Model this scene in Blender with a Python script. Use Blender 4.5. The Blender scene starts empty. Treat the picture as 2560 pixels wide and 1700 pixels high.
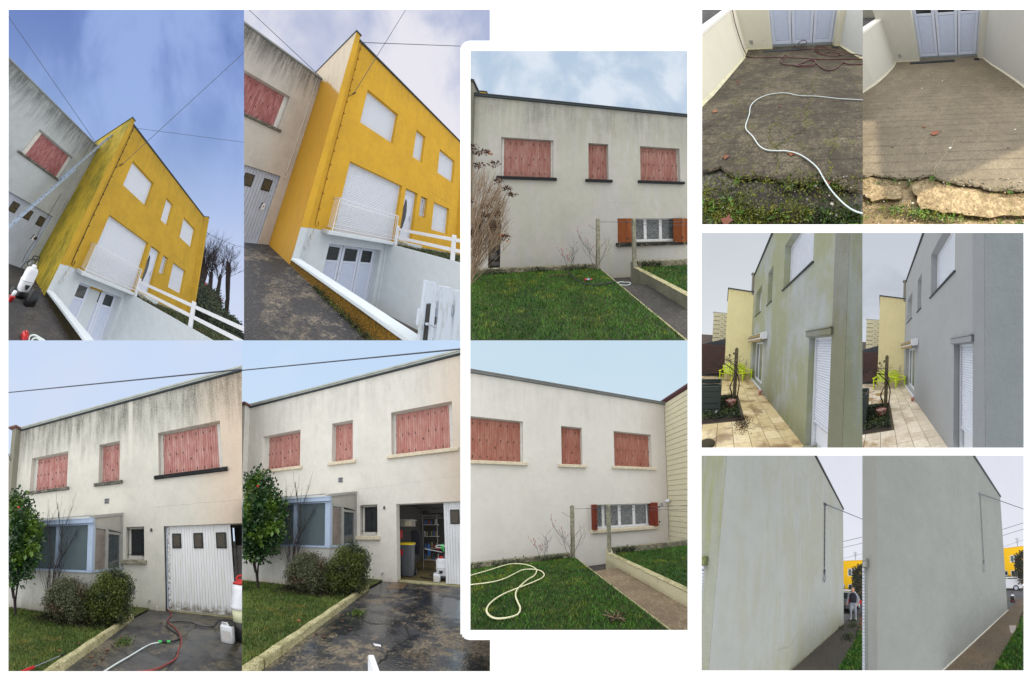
import bpy, bmesh, math, random
import numpy as np
from math import sin, cos, pi, radians

rnd = random.Random(7)
npr = np.random.RandomState(11)

# ------------------------------------------------------------------ camera
SC = bpy.context.scene
COL = bpy.context.collection
cam_data = bpy.data.cameras.new("camera")
cam_data.sensor_width = 36
cam_data.lens = 16.0
cam_data.clip_start = 0.05
cam_data.clip_end = 1000
cam = bpy.data.objects.new("camera", cam_data)
COL.objects.link(cam)
cam.location = (0, 0, 0)
cam.rotation_euler = (pi / 2, 0, 0)
SC.camera = cam

# ------------------------------------------------------------------ world: even bright overcast, paler than the eye can hold
w = bpy.data.worlds.new("World")
SC.world = w
w.use_nodes = True
wn = w.node_tree
wn.nodes.clear()
wo = wn.nodes.new("ShaderNodeOutputWorld")
wb = wn.nodes.new("ShaderNodeBackground")
sky = wn.nodes.new("ShaderNodeTexSky")
sky.sky_type = 'NISHITA'
sky.sun_disc = False
sky.sun_elevation = radians(38)
sky.sun_rotation = radians(150)
tc = wn.nodes.new("ShaderNodeTexCoord")
sp = wn.nodes.new("ShaderNodeSeparateXYZ")
mr = wn.nodes.new("ShaderNodeMapRange")
mr.inputs['From Min'].default_value = 0.0
mr.inputs['From Max'].default_value = 1.0
mr.inputs['To Min'].default_value = 1.12
mr.inputs['To Max'].default_value = 2.3
vm = wn.nodes.new("ShaderNodeVectorMath")
vm.operation = 'SCALE'
vm.inputs[0].default_value = (10.0, 10.0, 10.0)
mx = wn.nodes.new("ShaderNodeMixRGB")
mx.inputs['Fac'].default_value = 0.03
wn.links.new(tc.outputs['Generated'], sp.inputs[0])
wn.links.new(sp.outputs['Z'], mr.inputs['Value'])
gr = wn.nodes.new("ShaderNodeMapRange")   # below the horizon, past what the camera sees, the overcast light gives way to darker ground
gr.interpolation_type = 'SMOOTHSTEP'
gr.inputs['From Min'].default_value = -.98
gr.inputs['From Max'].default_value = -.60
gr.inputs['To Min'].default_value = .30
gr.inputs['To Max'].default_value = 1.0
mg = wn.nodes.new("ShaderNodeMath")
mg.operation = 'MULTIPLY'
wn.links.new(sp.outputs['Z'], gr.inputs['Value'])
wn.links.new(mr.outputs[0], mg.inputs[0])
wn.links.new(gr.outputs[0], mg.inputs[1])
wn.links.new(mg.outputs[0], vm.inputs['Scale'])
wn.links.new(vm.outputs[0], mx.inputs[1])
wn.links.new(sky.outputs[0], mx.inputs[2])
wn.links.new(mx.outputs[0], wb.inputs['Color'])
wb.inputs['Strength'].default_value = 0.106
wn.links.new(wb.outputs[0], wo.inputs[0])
w.cycles.sampling_method = 'MANUAL'
w.cycles.sample_map_resolution = 256

# ------------------------------------------------------------------ sun: shines on the cleaned ramp only (the one sunlit place)
sun_data = bpy.data.lights.new("sun", 'SUN')
sun_data.energy = 5.0
sun_data.angle = radians(0.5)
sun_data.color = (1.0, 0.90, 0.74)
sun = bpy.data.objects.new("sun", sun_data)
COL.objects.link(sun)

SC.view_settings.view_transform = 'Standard'
SC.view_settings.look = 'None'
SC.view_settings.exposure = 0.0
SC.view_settings.gamma = 1.0
SC.view_settings.use_curve_mapping = False
SC.cycles.max_bounces = 6
SC.cycles.diffuse_bounces = 3
SC.cycles.glossy_bounces = 2
SC.cycles.use_denoising = True

# ------------------------------------------------------------------ the twelve sites
# Each site is surveyed in metres on its own axes (x along its facade, y into the building, z up).
# focal, yaw, pitch, roll, standpoint, centre of view
SURVEY = {
    1: (379.05, 0.534840, 0.361914, 0.440578, (-2.5229, -5.1482, 0.4545), 247.65, 504.45),
    2: (479.16, 0.674013, 0.271849, 0.211105, (-2.3983, -5.5688, 0.3179), 909.21, 434.04),
    3: (511.27, 0.182665, 0.056963, -0.000043, (2.2896, -6.5716, 2.2773), 1434.84, 509.33),
    4: (635.91, -0.443242, 0.178457, 0.003668, (20.5592, -6.3654, 1.4643), 325.60, 1262.27),
    5: (638.09, -0.400046, 0.089157, -0.004386, (20.4749, -6.7382, 1.4178), 916.50, 1265.74),
    6: (533.43, 0.344285, 0.038293, -0.020633, (2.2957, -6.5223, 2.2724), 1452.99, 1234.85),
    7: (359.96, 0.014766, -0.754743, -0.042187, (0.5498, -6.3387, 1.6399), 1979.48, 316.86),
    8: (362.11, -0.036312, -0.754317, -0.064337, (1.2929, -6.3835, 2.1812), 2371.13, 312.93),
    9: (411.49, -1.242316, 0.026452, 0.045569, (0.6198, -1.5074, 1.8019), 1951.45, 859.55),
    10: (406.15, -1.201623, 0.060152, 0.010338, (0.6900, -1.3003, 1.8778), 2359.89, 856.04),
    11: (403.20, 1.003399, 0.115670, 0.038670, (-1.2772, -1.7809, 1.8399), 1955.09, 1412.64),
    12: (405.34, 0.989473, 0.070893, -0.037706, (-1.3284, -1.9282, 1.8870), 2356.36, 1410.46),
}
# how many metres of the room one site metre takes: the sites stand one behind the other so that none shades the next
SCALE = {1: 3.0, 2: 5.0, 3: 14.0, 4: 1.2, 5: 1.0, 6: 1.0, 7: 1.5, 8: 1.5, 9: 7.0, 10: 3.4, 11: 1.3, 12: 2.6}
LEAN = {1: (-0.4380, 0.0583, 0.1638), 2: (-0.0903, 0.1506, 0.1132), 3: (0.0429, 0.1275, 0.0952), 4: (-0.1900, 0.0528, -0.0464), 5: (-0.0682, 0.0981, -0.0729), 6: (0.0392, 0.1366, -0.0853), 7: (0.2056, 0.3597, -0.0207), 8: (0.2989, 0.2545, -0.0124), 9: (0.2600, 0.1769, 0.0155), 10: (0.3830, 0.0854, 0.0343), 11: (0.1249, 0.3575, -0.1862), 12: (0.2263, 0.3507, -0.1994)}   # sets each site's walls and floor square to one another in the room
F0, CX, CY = 2560 * 16 / 36.0, 1280.0, 850.0
arc = []
for i in range(5):
    xa = 1151 + 5 * i
    arc.append((xa, 1575 + math.sqrt(max(0, 625 - (1176 - xa - 2.5) ** 2)), xa + 5, 1678))
EXTENT = {1: [(21, 24, 610, 851)], 2: [(610, 24, 1151, 851)], 3: [(1176, 127, 1719, 851)], 4: [(21, 851, 605, 1678)],
          5: [(605, 851, 1151, 1678)] + arc + [(1176, 1600, 1225, 1678)], 6: [(1176, 851, 1719, 1575)],
          7: [(1755, 24, 2157, 561)], 8: [(2157, 24, 9000, 561)], 9: [(1754, 582, 2156, 1119)], 10: [(2156, 582, 2559, 1119)],
          11: [(1754, 1139, 2156, 1676)], 12: [(2156, 1139, 2559, 1676)]}


def tag(o, label=None, cat=None, group=None, kind=None):
    if o is None:
        return None
    for k, v in (('label', label), ('category', cat), ('group', group), ('kind', kind)):
        if v:
            o[k] = v
    return o


class MB:
    """collects shapes of one object, in site metres"""
    def __init__(s, xf=None):
        s.v = []; s.f = []; s.m = []; s.cur = 0; s.xf = xf

    def mat(s, i):
        s.cur = i
        return s

    def add(s, vs, fs):
        b = len(s.v)
        if s.xf:
            vs = [s.xf(p) for p in vs]
        s.v += [tuple(p) for p in vs]
        for f in fs:
            s.f.append(tuple(b + i for i in f)); s.m.append(s.cur)
        return s

    def quad(s, a, b, c, d):
        return s.add([a, b, c, d], [(0, 1, 2, 3)])

    def box(s, x0, x1, y0, y1, z0, z1):
        vs = [(x, y, z) for z in (z0, z1) for y in (y0, y1) for x in (x0, x1)]
        return s.add(vs, [(0, 2, 3, 1), (4, 5, 7, 6), (0, 1, 5, 4), (2, 6, 7, 3), (0, 4, 6, 2), (1, 3, 7, 5)])

    def bbox(s, x0, x1, y0, y1, z0, z1, b=.01):
        """box with bevelled edges"""
        vs = []
        for (px, py, pz) in [(x, y, z) for z in (0, 1) for y in (0, 1) for x in (0, 1)]:
            X = (x0, x1)[px]; Y = (y0, y1)[py]; Z = (z0, z1)[pz]
            sx = b * (1 - 2 * px); sy = b * (1 - 2 * py); sz = b * (1 - 2 * pz)
            vs += [(X, Y + sy, Z + sz), (X + sx, Y, Z + sz), (X + sx, Y + sy, Z)]
        i = lambda c, k: 3 * c + k
        fs = [(i(0, 2), i(2, 2), i(3, 2), i(1, 2)), (i(4, 2), i(5, 2), i(7, 2), i(6, 2)), (i(0, 1), i(1, 1), i(5, 1), i(4, 1)),
              (i(2, 1), i(6, 1), i(7, 1), i(3, 1)), (i(0, 0), i(4, 0), i(6, 0), i(2, 0)), (i(1, 0), i(3, 0), i(7, 0), i(5, 0))]
        for c in range(8):
            fs.append((i(c, 0), i(c, 1), i(c, 2)))
        for a, c in ((0, 1), (2, 3), (4, 5), (6, 7)):
            fs.append((i(a, 1), i(a, 2), i(c, 2), i(c, 1)))
        for a, c in ((0, 2), (1, 3), (4, 6), (5, 7)):
            fs.append((i(a, 0), i(a, 2), i(c, 2), i(c, 0)))
        for a, c in ((0, 4), (1, 5), (2, 6), (3, 7)):
            fs.append((i(a, 0), i(a, 1), i(c, 1), i(c, 0)))
        return s.add(vs, fs)

    def prism(s, poly, axis, a, b):
        """extrude a polygon of 2-tuples along axis 0/1/2 from a to b"""
        def P(q, t):
            q = list(q); q.insert(axis, t); return tuple(q)
        n = len(poly)
        vs = [P(q, a) for q in poly] + [P(q, b) for q in poly]
        fs = [tuple(range(n)), tuple(range(2 * n - 1, n - 1, -1))] + [(i, (i + 1) % n, n + (i + 1) % n, n + i) for i in range(n)]
        return s.add(vs, fs)

    def tube(s, pts, r, n=6, r1=None, cap=True):
        pts = [np.array(p, float) for p in pts]
        m = len(pts); vs = []
        up = np.array([0.13, 0.21, 1.0])
        for i, p in enumerate(pts):
            d = pts[min(i + 1, m - 1)] - pts[max(i - 1, 0)]
            L = np.linalg.norm(d); d = d / L if L > 1e-9 else np.array([0, 0, 1.])
            if abs(d @ up) / np.linalg.norm(up) > .97:
                up = np.array([1., .2, .1])
            a = np.cross(d, up); a /= np.linalg.norm(a); c = np.cross(d, a)
            rr = r if r1 is None else r + (r1 - r) * i / max(1, m - 1)
            for k in range(n):
                t = 2 * pi * k / n
                vs.append(tuple(p + rr * (cos(t) * a + sin(t) * c)))
        fs = [(i * n + k, i * n + (k + 1) % n, (i + 1) * n + (k + 1) % n, (i + 1) * n + k) for i in range(m - 1) for k in range(n)]
        if cap:
            fs += [tuple(range(n)), tuple((m - 1) * n + k for k in range(n - 1, -1, -1))]
        return s.add(vs, fs)

    def loft(s, secs, n=20, e=4.0):
        """secs: (z, rx, ry, cx, cy) superellipse sections"""
        vs = []
        for (z, rx, ry, cx, cy) in secs:
            for k in range(n):
                t = 2 * pi * (k + .5) / n
                c_, s_ = cos(t), sin(t)
                vs.append((cx + rx * math.copysign(abs(c_) ** (2 / e), c_), cy + ry * math.copysign(abs(s_) ** (2 / e), s_), z))
        m = len(secs)
        fs = [(i * n + k, i * n + (k + 1) % n, (i + 1) * n + (k + 1) % n, (i + 1) * n + k) for i in range(m - 1) for k in range(n)]
        fs += [tuple(range(n - 1, -1, -1)), tuple((m - 1) * n + k for k in range(n))]
        return s.add(vs, fs)

    def cyl(s, c, r, axis, a, b, n=14):
        poly = [(c[0] + r * cos(2 * pi * k / n), c[1] + r * sin(2 * pi * k / n)) for k in range(n)]
        return s.prism(poly, axis, a, b)


def spline(pts, n=6, closed=False):
    """Catmull-Rom through points"""
    P = [np.array(p, float) for p in pts]
    out = []
    m = len(P)
    for i in range(m - 1):
        p0, p1, p2, p3 = P[max(i - 1, 0)], P[i], P[i + 1], P[min(i + 2, m - 1)]
        for k in range(n):
            t = k / n
            out.append(.5 * ((2 * p1) + (p2 - p0) * t + (2 * p0 - 5 * p1 + 4 * p2 - p3) * t * t + (3 * p1 - p0 - 3 * p2 + p3) * t ** 3))
    out.append(P[-1])
    return out


class Site:
    def __init__(s, k):
        f, yaw, pit, rol, pos, px, py = SURVEY[k]
        s.k = k; s.sc = SCALE[k]; s.rects = EXTENT[k]
        fwd = np.array([sin(yaw) * cos(pit), cos(yaw) * cos(pit), sin(pit)])
        rt = np.array([cos(yaw), -sin(yaw), 0.0])
        up = np.cross(rt, fwd)
        R = np.array([[cos(rol), -sin(rol), 0], [sin(rol), cos(rol), 0], [0, 0, 1]]) @ np.array([rt, -up, fwd])
        s.h = np.array(LEAN[k])
        s.M = np.array([f / F0 * R[0] + (px - CX) / F0 * R[2], R[2], -(f / F0 * R[1] + (py - CY) / F0 * R[2])])
        s.o = np.array(pos)
        s.things = []
        s.made = []

    def flat(s, P):
        return (np.asarray(P, float) - s.o) @ s.M.T

    def lift(s, W_):
        return s.sc * W_ / (1 + W_ @ s.h)[:, None]

    def world(s, P):
        return s.lift(s.flat(P))

    def size_at(s, p):
        q = s.world([p, p + np.array([.05, 0, 0]), p + np.array([0, .05, 0]), p + np.array([0, 0, .05])])
        return float(np.prod(np.linalg.norm(q[1:] - q[0], axis=1)) ** (1 / 3) / .05)

    def planes(s, r):
        x0, y0, x1, y1 = r
        a0, a1 = (x0 - CX) / F0, (x1 - CX) / F0
        b0, b1 = (CY - y0) / F0, (CY - y1) / F0
        return [((1, -a0, 0), 0.), ((-1, a1, 0), 0.), ((0, b0, -1), 0.), ((0, -b1, 1), 0.), ((0, 1, 0), .25), (tuple(s.h), -.94)]

    def thing(s, name, label, cat, base, group=None):
        o = bpy.data.objects.new(name, None)
        o.empty_display_size = .2
        COL.objects.link(o)
        o.location = s.world([base])[0]
        tag(o, label, cat, group)
        s.things.append(o)
        return o

    def make(s, name, mb, mats, parent=None, smooth=False, kind=None, label=None, cat=None, group=None, V=None, Fc=None, Mi=None, whole=False):
        if mb is not None:
            V = np.array(mb.v, float).reshape(-1, 3); Fc = mb.f; Mi = mb.m
        if len(V) == 0:
            return None
        if not isinstance(mats, (list, tuple)):
            mats = [mats]
        Wd = s.flat(V)
        pls = [s.planes(r) for r in s.rects]
        d = [[Wd @ np.array(n) - c for n, c in pl] for pl in pls]
        ins = [all((q >= -1e-6).all() for q in dd) for dd in d]
        if whole:
            ins = [True]
        elif all(any((q < 0).all() for q in dd) for dd in d):
            return None
        me = bpy.data.meshes.new(name)
        den = 1 + Wd @ s.h
        wide = len(Fc) < 900 and den.max() / max(den.min(), .02) > 1.12
        if any(ins) and not wide:
            me.from_pydata(Wd.tolist(), [], [tuple(f) for f in Fc])
            if Mi is not None and len(mats) > 1:
                me.polygons.foreach_set('material_index', list(Mi))
            at = me.attributes.new('P', 'FLOAT_VECTOR', 'POINT')
            at.data.foreach_set('vector', V.astype(np.float32).ravel())
        elif len(Fc) > 6000:
            inside = np.ones(len(V), bool)
            for q in d[0]:
                inside &= q >= 0
            Fa = np.array(Fc)
            keep = inside[Fa].all(1)
            Fa = Fa[keep]
            used = np.unique(Fa)
            if len(used) == 0:
                bpy.data.meshes.remove(me); return None
            mp = np.zeros(len(V), int); mp[used] = np.arange(len(used))
            me.from_pydata(Wd[used].tolist(), [], mp[Fa].tolist())
            if Mi is not None and len(mats) > 1:
                me.polygons.foreach_set('material_index', list(np.array(Mi)[keep]))
            at = me.attributes.new('P', 'FLOAT_VECTOR', 'POINT')
            at.data.foreach_set('vector', V[used].astype(np.float32).ravel())
        else:
            out = None
            for pl in (pls if not whole else pls[:1]):
                bm = bmesh.new()
                ly = bm.verts.layers.float_vector.new('P')
                vv = []
                for a, b in zip(Wd, V):
                    q = bm.verts.new(a); q[ly] = b; vv.append(q)
                for i, f in enumerate(Fc):
                    try:
                        fc = bm.faces.new([vv[j] for j in f])
                    except ValueError:
                        continue
                    if Mi is not None and len(mats) > 1:
                        fc.material_index = Mi[i]
                for n, c in pl:
                    nl = math.sqrt(sum(q * q for q in n))
                    co = [q * c / (nl * nl) for q in n]
                    bmesh.ops.bisect_plane(bm, geom=bm.verts[:] + bm.edges[:] + bm.faces[:], dist=1e-7, plane_co=co, plane_no=n, clear_inner=True)
                if len(bm.faces) == 0:
                    bm.free(); continue
                if wide:
                    bmesh.ops.triangulate(bm, faces=[f for f in bm.faces if len(f.verts) > 4])
                    H = s.h
                    dn = lambda v: 1 + v.co.x * H[0] + v.co.y * H[1] + v.co.z * H[2]
                    for _ in range(6):
                        es = [e for e in bm.edges if abs(math.log(max(dn(e.verts[0]), .01) / max(dn(e.verts[1]), .01))) > .055]
                        if not es or len(bm.faces) > 6000:
                            break
                        bmesh.ops.subdivide_edges(bm, edges=es, cuts=1, use_grid_fill=True)
                        bmesh.ops.triangulate(bm, faces=[f for f in bm.faces if len(f.verts) > 4])
                if out is None:
                    out = bm
                else:
                    tmp = bpy.data.meshes.new('tmp'); bm.to_mesh(tmp); out.from_mesh(tmp); bm.free(); bpy.data.meshes.remove(tmp)
            if out is None:
                bpy.data.meshes.remove(me)
                return None
            out.to_mesh(me); out.free()
        co = np.empty(len(me.vertices) * 3, np.float32); me.vertices.foreach_get('co', co); co = s.lift(co.reshape(-1, 3).astype(float))
        base = co.mean(0); base[2] = co[:, 2].min()
        me.vertices.foreach_set('co', (co - base).astype(np.float32).ravel())
        for m in mats:
            me.materials.append(m)
        if smooth:
            me.polygons.foreach_set('use_smooth', [True] * len(me.polygons))
        me.update()
        o = bpy.data.objects.new(name, me)
        COL.objects.link(o)
        o['site_scale'] = s.size_at(V[0] if len(V) < 9 else V.mean(0))
        if parent is not None:
            wl = [float(q) for q in base]
            p = parent
            while p is not None:
                wl = [a - b for a, b in zip(wl, p.location)]
                p = p.parent
            o.parent = parent; o.location = wl
        else:
            o.location = [float(q) for q in base]
        tag(o, label, cat, group, kind)
        s.made.append(o)
        return o


S = {k: Site(k) for k in SURVEY}
SKY_Y = 120.0


# ------------------------------------------------------------------ materials
def lin(c):
    c /= 255.0
    return c / 12.92 if c <= .04045 else ((c + .055) / 1.055) ** 2.4


GAIN = 1.18


def C(r, g, b, k=1.0):
    return (min(.9, lin(r) / GAIN * k), min(.9, lin(g) / GAIN * k), min(.9, lin(b) / GAIN * k), 1)


class N:
    """small node-writing helper: every value is a socket or a number"""
    def __init__(s, name):
        s.mat = bpy.data.materials.new(name)
        s.mat.use_nodes = True
        s.nt = s.mat.node_tree
        s.nt.nodes.clear()
        a = s.new("ShaderNodeAttribute"); a.attribute_name = 'P'
        s.P = a.outputs['Vector']
        q = s.new("ShaderNodeSeparateXYZ"); s.link(s.P, q.inputs[0])
        s.x, s.y, s.z = q.outputs

    def new(s, t):
        return s.nt.nodes.new(t)

    def link(s, a, b):
        s.nt.links.new(a, b)

    def put(s, v, sock):
        if hasattr(v, 'links'):
            s.link(v, sock)
        else:
            sock.default_value = v

    def math(s, op, a, b=0.0, c=0.0, clamp=False):
        n = s.new("ShaderNodeMath"); n.operation = op; n.use_clamp = clamp
        for i, v in enumerate((a, b, c)):
            s.put(v, n.inputs[i])
        return n.outputs[0]

    def add(s, a, b): return s.math('ADD', a, b)
    def sub(s, a, b): return s.math('SUBTRACT', a, b)
    def mul(s, a, b): return s.math('MULTIPLY', a, b)

    def step(s, x, lo, hi, t0=0.0, t1=1.0):
        n = s.new("ShaderNodeMapRange"); n.interpolation_type = 'SMOOTHSTEP'
        rev = hi < lo
        if rev:
            lo, hi, t0, t1 = hi, lo, t1, t0
        s.put(x, n.inputs[0])
        for i, v in ((1, lo), (2, hi), (3, t0), (4, t1)):
            n.inputs[i].default_value = v
        return n.outputs[0]

    def vec(s, sx, sy, sz, off=0.0):
        n = s.new("ShaderNodeMapping")
        s.link(s.P, n.inputs['Vector'])
        n.inputs['Scale'].default_value = (sx, sy, sz)
        n.inputs['Location'].default_value = (off, off * .7, off * 1.3)
        return n.outputs[0]

    def noise(s, sc=1.0, det=4.0, rough=.55, st=(1, 1, 1), off=0.0, dist=0.0):
        n = s.new("ShaderNodeTexNoise")
        s.link(s.vec(sc * st[0], sc * st[1], sc * st[2], off), n.inputs['Vector'])
        n.inputs['Scale'].default_value = 1.0
        n.inputs['Detail'].default_value = det
        n.inputs['Roughness'].default_value = rough
        n.inputs['Distortion'].default_value = dist
        return n.outputs['Fac']

    def voro(s, sc=1.0, st=(1, 1, 1), feat='F1', off=0.0):
        n = s.new("ShaderNodeTexVoronoi"); n.feature = feat
        s.link(s.vec(sc * st[0], sc * st[1], sc * st[2], off), n.inputs['Vector'])
        n.inputs['Scale'].default_value = 1.0
        return n.outputs['Distance']

    def mix(s, f, a, b, mode='MIX'):
        n = s.new("ShaderNodeMixRGB"); n.blend_type = mode
        s.put(f, n.inputs[0]); s.put(a, n.inputs[1]); s.put(b, n.inputs[2])
        return n.outputs[0]

    def box(s, x0, x1, z0, z1, fx=.08, fz=.2, jit=0.0):
        x = s.x if not jit else s.add(s.x, s.mul(s.sub(s.noise(1.5, 3, .6, (1, 1, .5), 3.1), .5), jit))
        m = s.mul(s.step(x, x0 - fx, x0 + fx), s.step(x, x1 + fx, x1 - fx))
        return s.mul(m, s.mul(s.step(s.z, z0 - fz, z0 + fz), s.step(s.z, z1 + fz * .3, z1 - fz * .3)))

    def out(s, col, rough=.8, metal=0.0, bump=None, bs=.3, bd=.02, spec=.3, trans=0.0, coat=0.0):
        b = s.new("ShaderNodeBsdfPrincipled")
        s.put(col, b.inputs['Base Color']); s.put(rough, b.inputs['Roughness']); s.put(metal, b.inputs['Metallic'])
        b.inputs['Specular IOR Level'].default_value = spec
        if trans:
            b.inputs['Transmission Weight'].default_value = trans
        if coat:
            b.inputs['Coat Weight'].default_value = coat
        if bump is not None:
            n = s.new("ShaderNodeBump"); n.inputs['Strength'].default_value = bs
            a = s.new("ShaderNodeAttribute"); a.attribute_type = 'OBJECT'; a.attribute_name = 'site_scale'
            s.link(s.mul(a.outputs['Fac'], bd), n.inputs['Distance'])
            s.link(bump, n.inputs['Height']); s.link(n.outputs[0], b.inputs['Normal'])
        o = s.new("ShaderNodeOutputMaterial"); s.link(b.outputs[0], o.inputs[0])
        return s.mat


def plain(name, c, rough=.5, var=.12, metal=0.0, sc=6, bs=0.0, spec=.4, coat=0.0):
    n = N(name)
    f = n.noise(sc, 4, .6)
    g = n.noise(sc * 9, 3, .6, off=5)
    k = n.step(n.add(n.mul(f, .65), n.mul(g, .35)), .3, .7)
    dark = tuple(q * (1 - var) for q in c[:3]) + (1,)
    lite = tuple(min(.92, q * (1 + var * .6)) for q in c[:3]) + (1,)
    return n.out(n.mix(k, dark, lite), n.step(f, .3, .7, rough * .85, min(1, rough * 1.15)), metal, g if bs else None, bs, .004, spec, coat=coat)


def stucco(name, base, dirt=C(120, 118, 108), zt=6.0, zb=4.3, amt=.8, low=0.0, clean=(), tintx=None, seam=None, green=None, gamt=0.0,
           damp=None, gbig=False, streak=1.0, grain=.06, bs=.35, lines=(), thr=(.40, .72)):
    n = N(name)
    st = n.noise(7.0, 4, .65, (1, 1, .10), 1.0)
    st2 = n.noise(22.0, 3, .6, (1, 1, .07), 2.0)
    pa = n.noise(1.1, 5, .62, (1, 1, .8), 4.0)
    pit = n.noise(34, 3, .7, off=7)
    fine = n.noise(60, 3, .7, off=9)
    zj = n.add(n.z, n.mul(n.sub(st, .5), 1.3 * streak))
    field = n.add(n.mul(st, .3), n.add(n.mul(st2, .2), n.add(n.mul(pa, .3), n.mul(pit, .2))))
    m = n.mul(n.step(zj, zb, zt), n.step(field, thr[0], thr[1], .25, 1.0))
    m = n.mul(m, n.step(pit, .30, .62, .55, 1.0))
    if low:
        m = n.math('MAXIMUM', m, n.mul(n.step(n.add(n.mul(pa, .6), n.mul(pit, .4)), .42, .62), low))
    for b in clean:
        k = b[4] if len(b) > 4 else .85
        m = n.mul(m, n.sub(1.0, n.mul(n.box(*b[:4], fx=.05, fz=.15, jit=.08), k)))
    if seam:
        m = n.mul(m, n.sub(1.0, n.mul(n.box(*seam, fx=.03, fz=.3, jit=.05), .9)))
    col = n.mix(n.mul(n.step(pa, .35, .68), .5), base, tuple(q * (1 - grain * 2) for q in base[:3]) + (1,))
    if tintx:
        col = n.mix(n.step(n.x, tintx[0], tintx[1]), col, tintx[2])  # colour shift along x, used to paint in warm bounce light
    col = n.mix(n.mul(m, amt), col, dirt)
    if green:
        gm = n.step(n.add(n.mul(n.noise(.7 if gbig else .8, 5, .65, (1, 1, .8 if gbig else .55), 12), .78 if gbig else .6), n.mul(st, .22 if gbig else .4)), .40 if gbig else .44, .56 if gbig else .58)
        col = n.mix(n.mul(gm, gamt), col, green)
    if damp:
        col = n.mix(n.mul(n.mul(n.step(n.z, damp[1], damp[0]), n.step(field, .35, .6, .3, 1.0)), damp[3]), col, damp[2])
    for (x0, z0, x1, z1, w_) in lines:
        # a fine crack or joint between two points of the wall
        L = math.hypot(x1 - x0, z1 - z0); ux, uz = (x1 - x0) / L, (z1 - z0) / L
        wob = n.mul(n.sub(n.noise(3.0, 4, .6, off=3), .5), .10)
        dx = n.sub(n.x, x0); dz = n.sub(n.add(n.z, wob), z0)
        pr = n.add(n.mul(dx, ux), n.mul(dz, uz)); ds = n.math('ABSOLUTE', n.sub(n.mul(dx, -uz), n.mul(dz, -ux)))
        k = n.mul(n.step(ds, w_, w_ * .3), n.mul(n.step(pr, 0, .05), n.step(pr, L, L - .05)))
        col = n.mix(n.mul(k, .45), col, dirt)
    col = n.mix(n.mul(n.step(fine, .35, .7), grain), col, (.08, .08, .07, 1))
    rel = n.noise(4.5, 5, .62, (1, 1, .8), 17)
    col = n.mix(n.mul(n.step(rel, .40, .66), grain), col, (.10, .10, .085, 1))
    return n.out(col, .88, 0, n.add(n.add(n.mul(fine, .6), n.mul(n.noise(14, 4, .6), .7)), n.mul(rel, 1.6)), bs, .014, .2)


def shutter_mat(name, red, pale):
    n = N(name)
    a = n.noise(60, 3, .6, (1, 1, .025), 2)
    b = n.noise(9, 4, .6, (1, 1, .25), 5)
    c = n.noise(140, 2, .6, (1, 1, .03), 8)
    k = n.step(n.add(n.mul(a, .4), n.add(n.mul(b, .45), n.mul(c, .2))), .42, .72)
    dark = tuple(q * .8 for q in red[:3]) + (1,)
    col = n.mix(n.step(c, .55, .35, 0, .5), n.mix(k, red, pale), dark)
    return n.out(col, .75, 0, c, .4, .006, .2)


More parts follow.
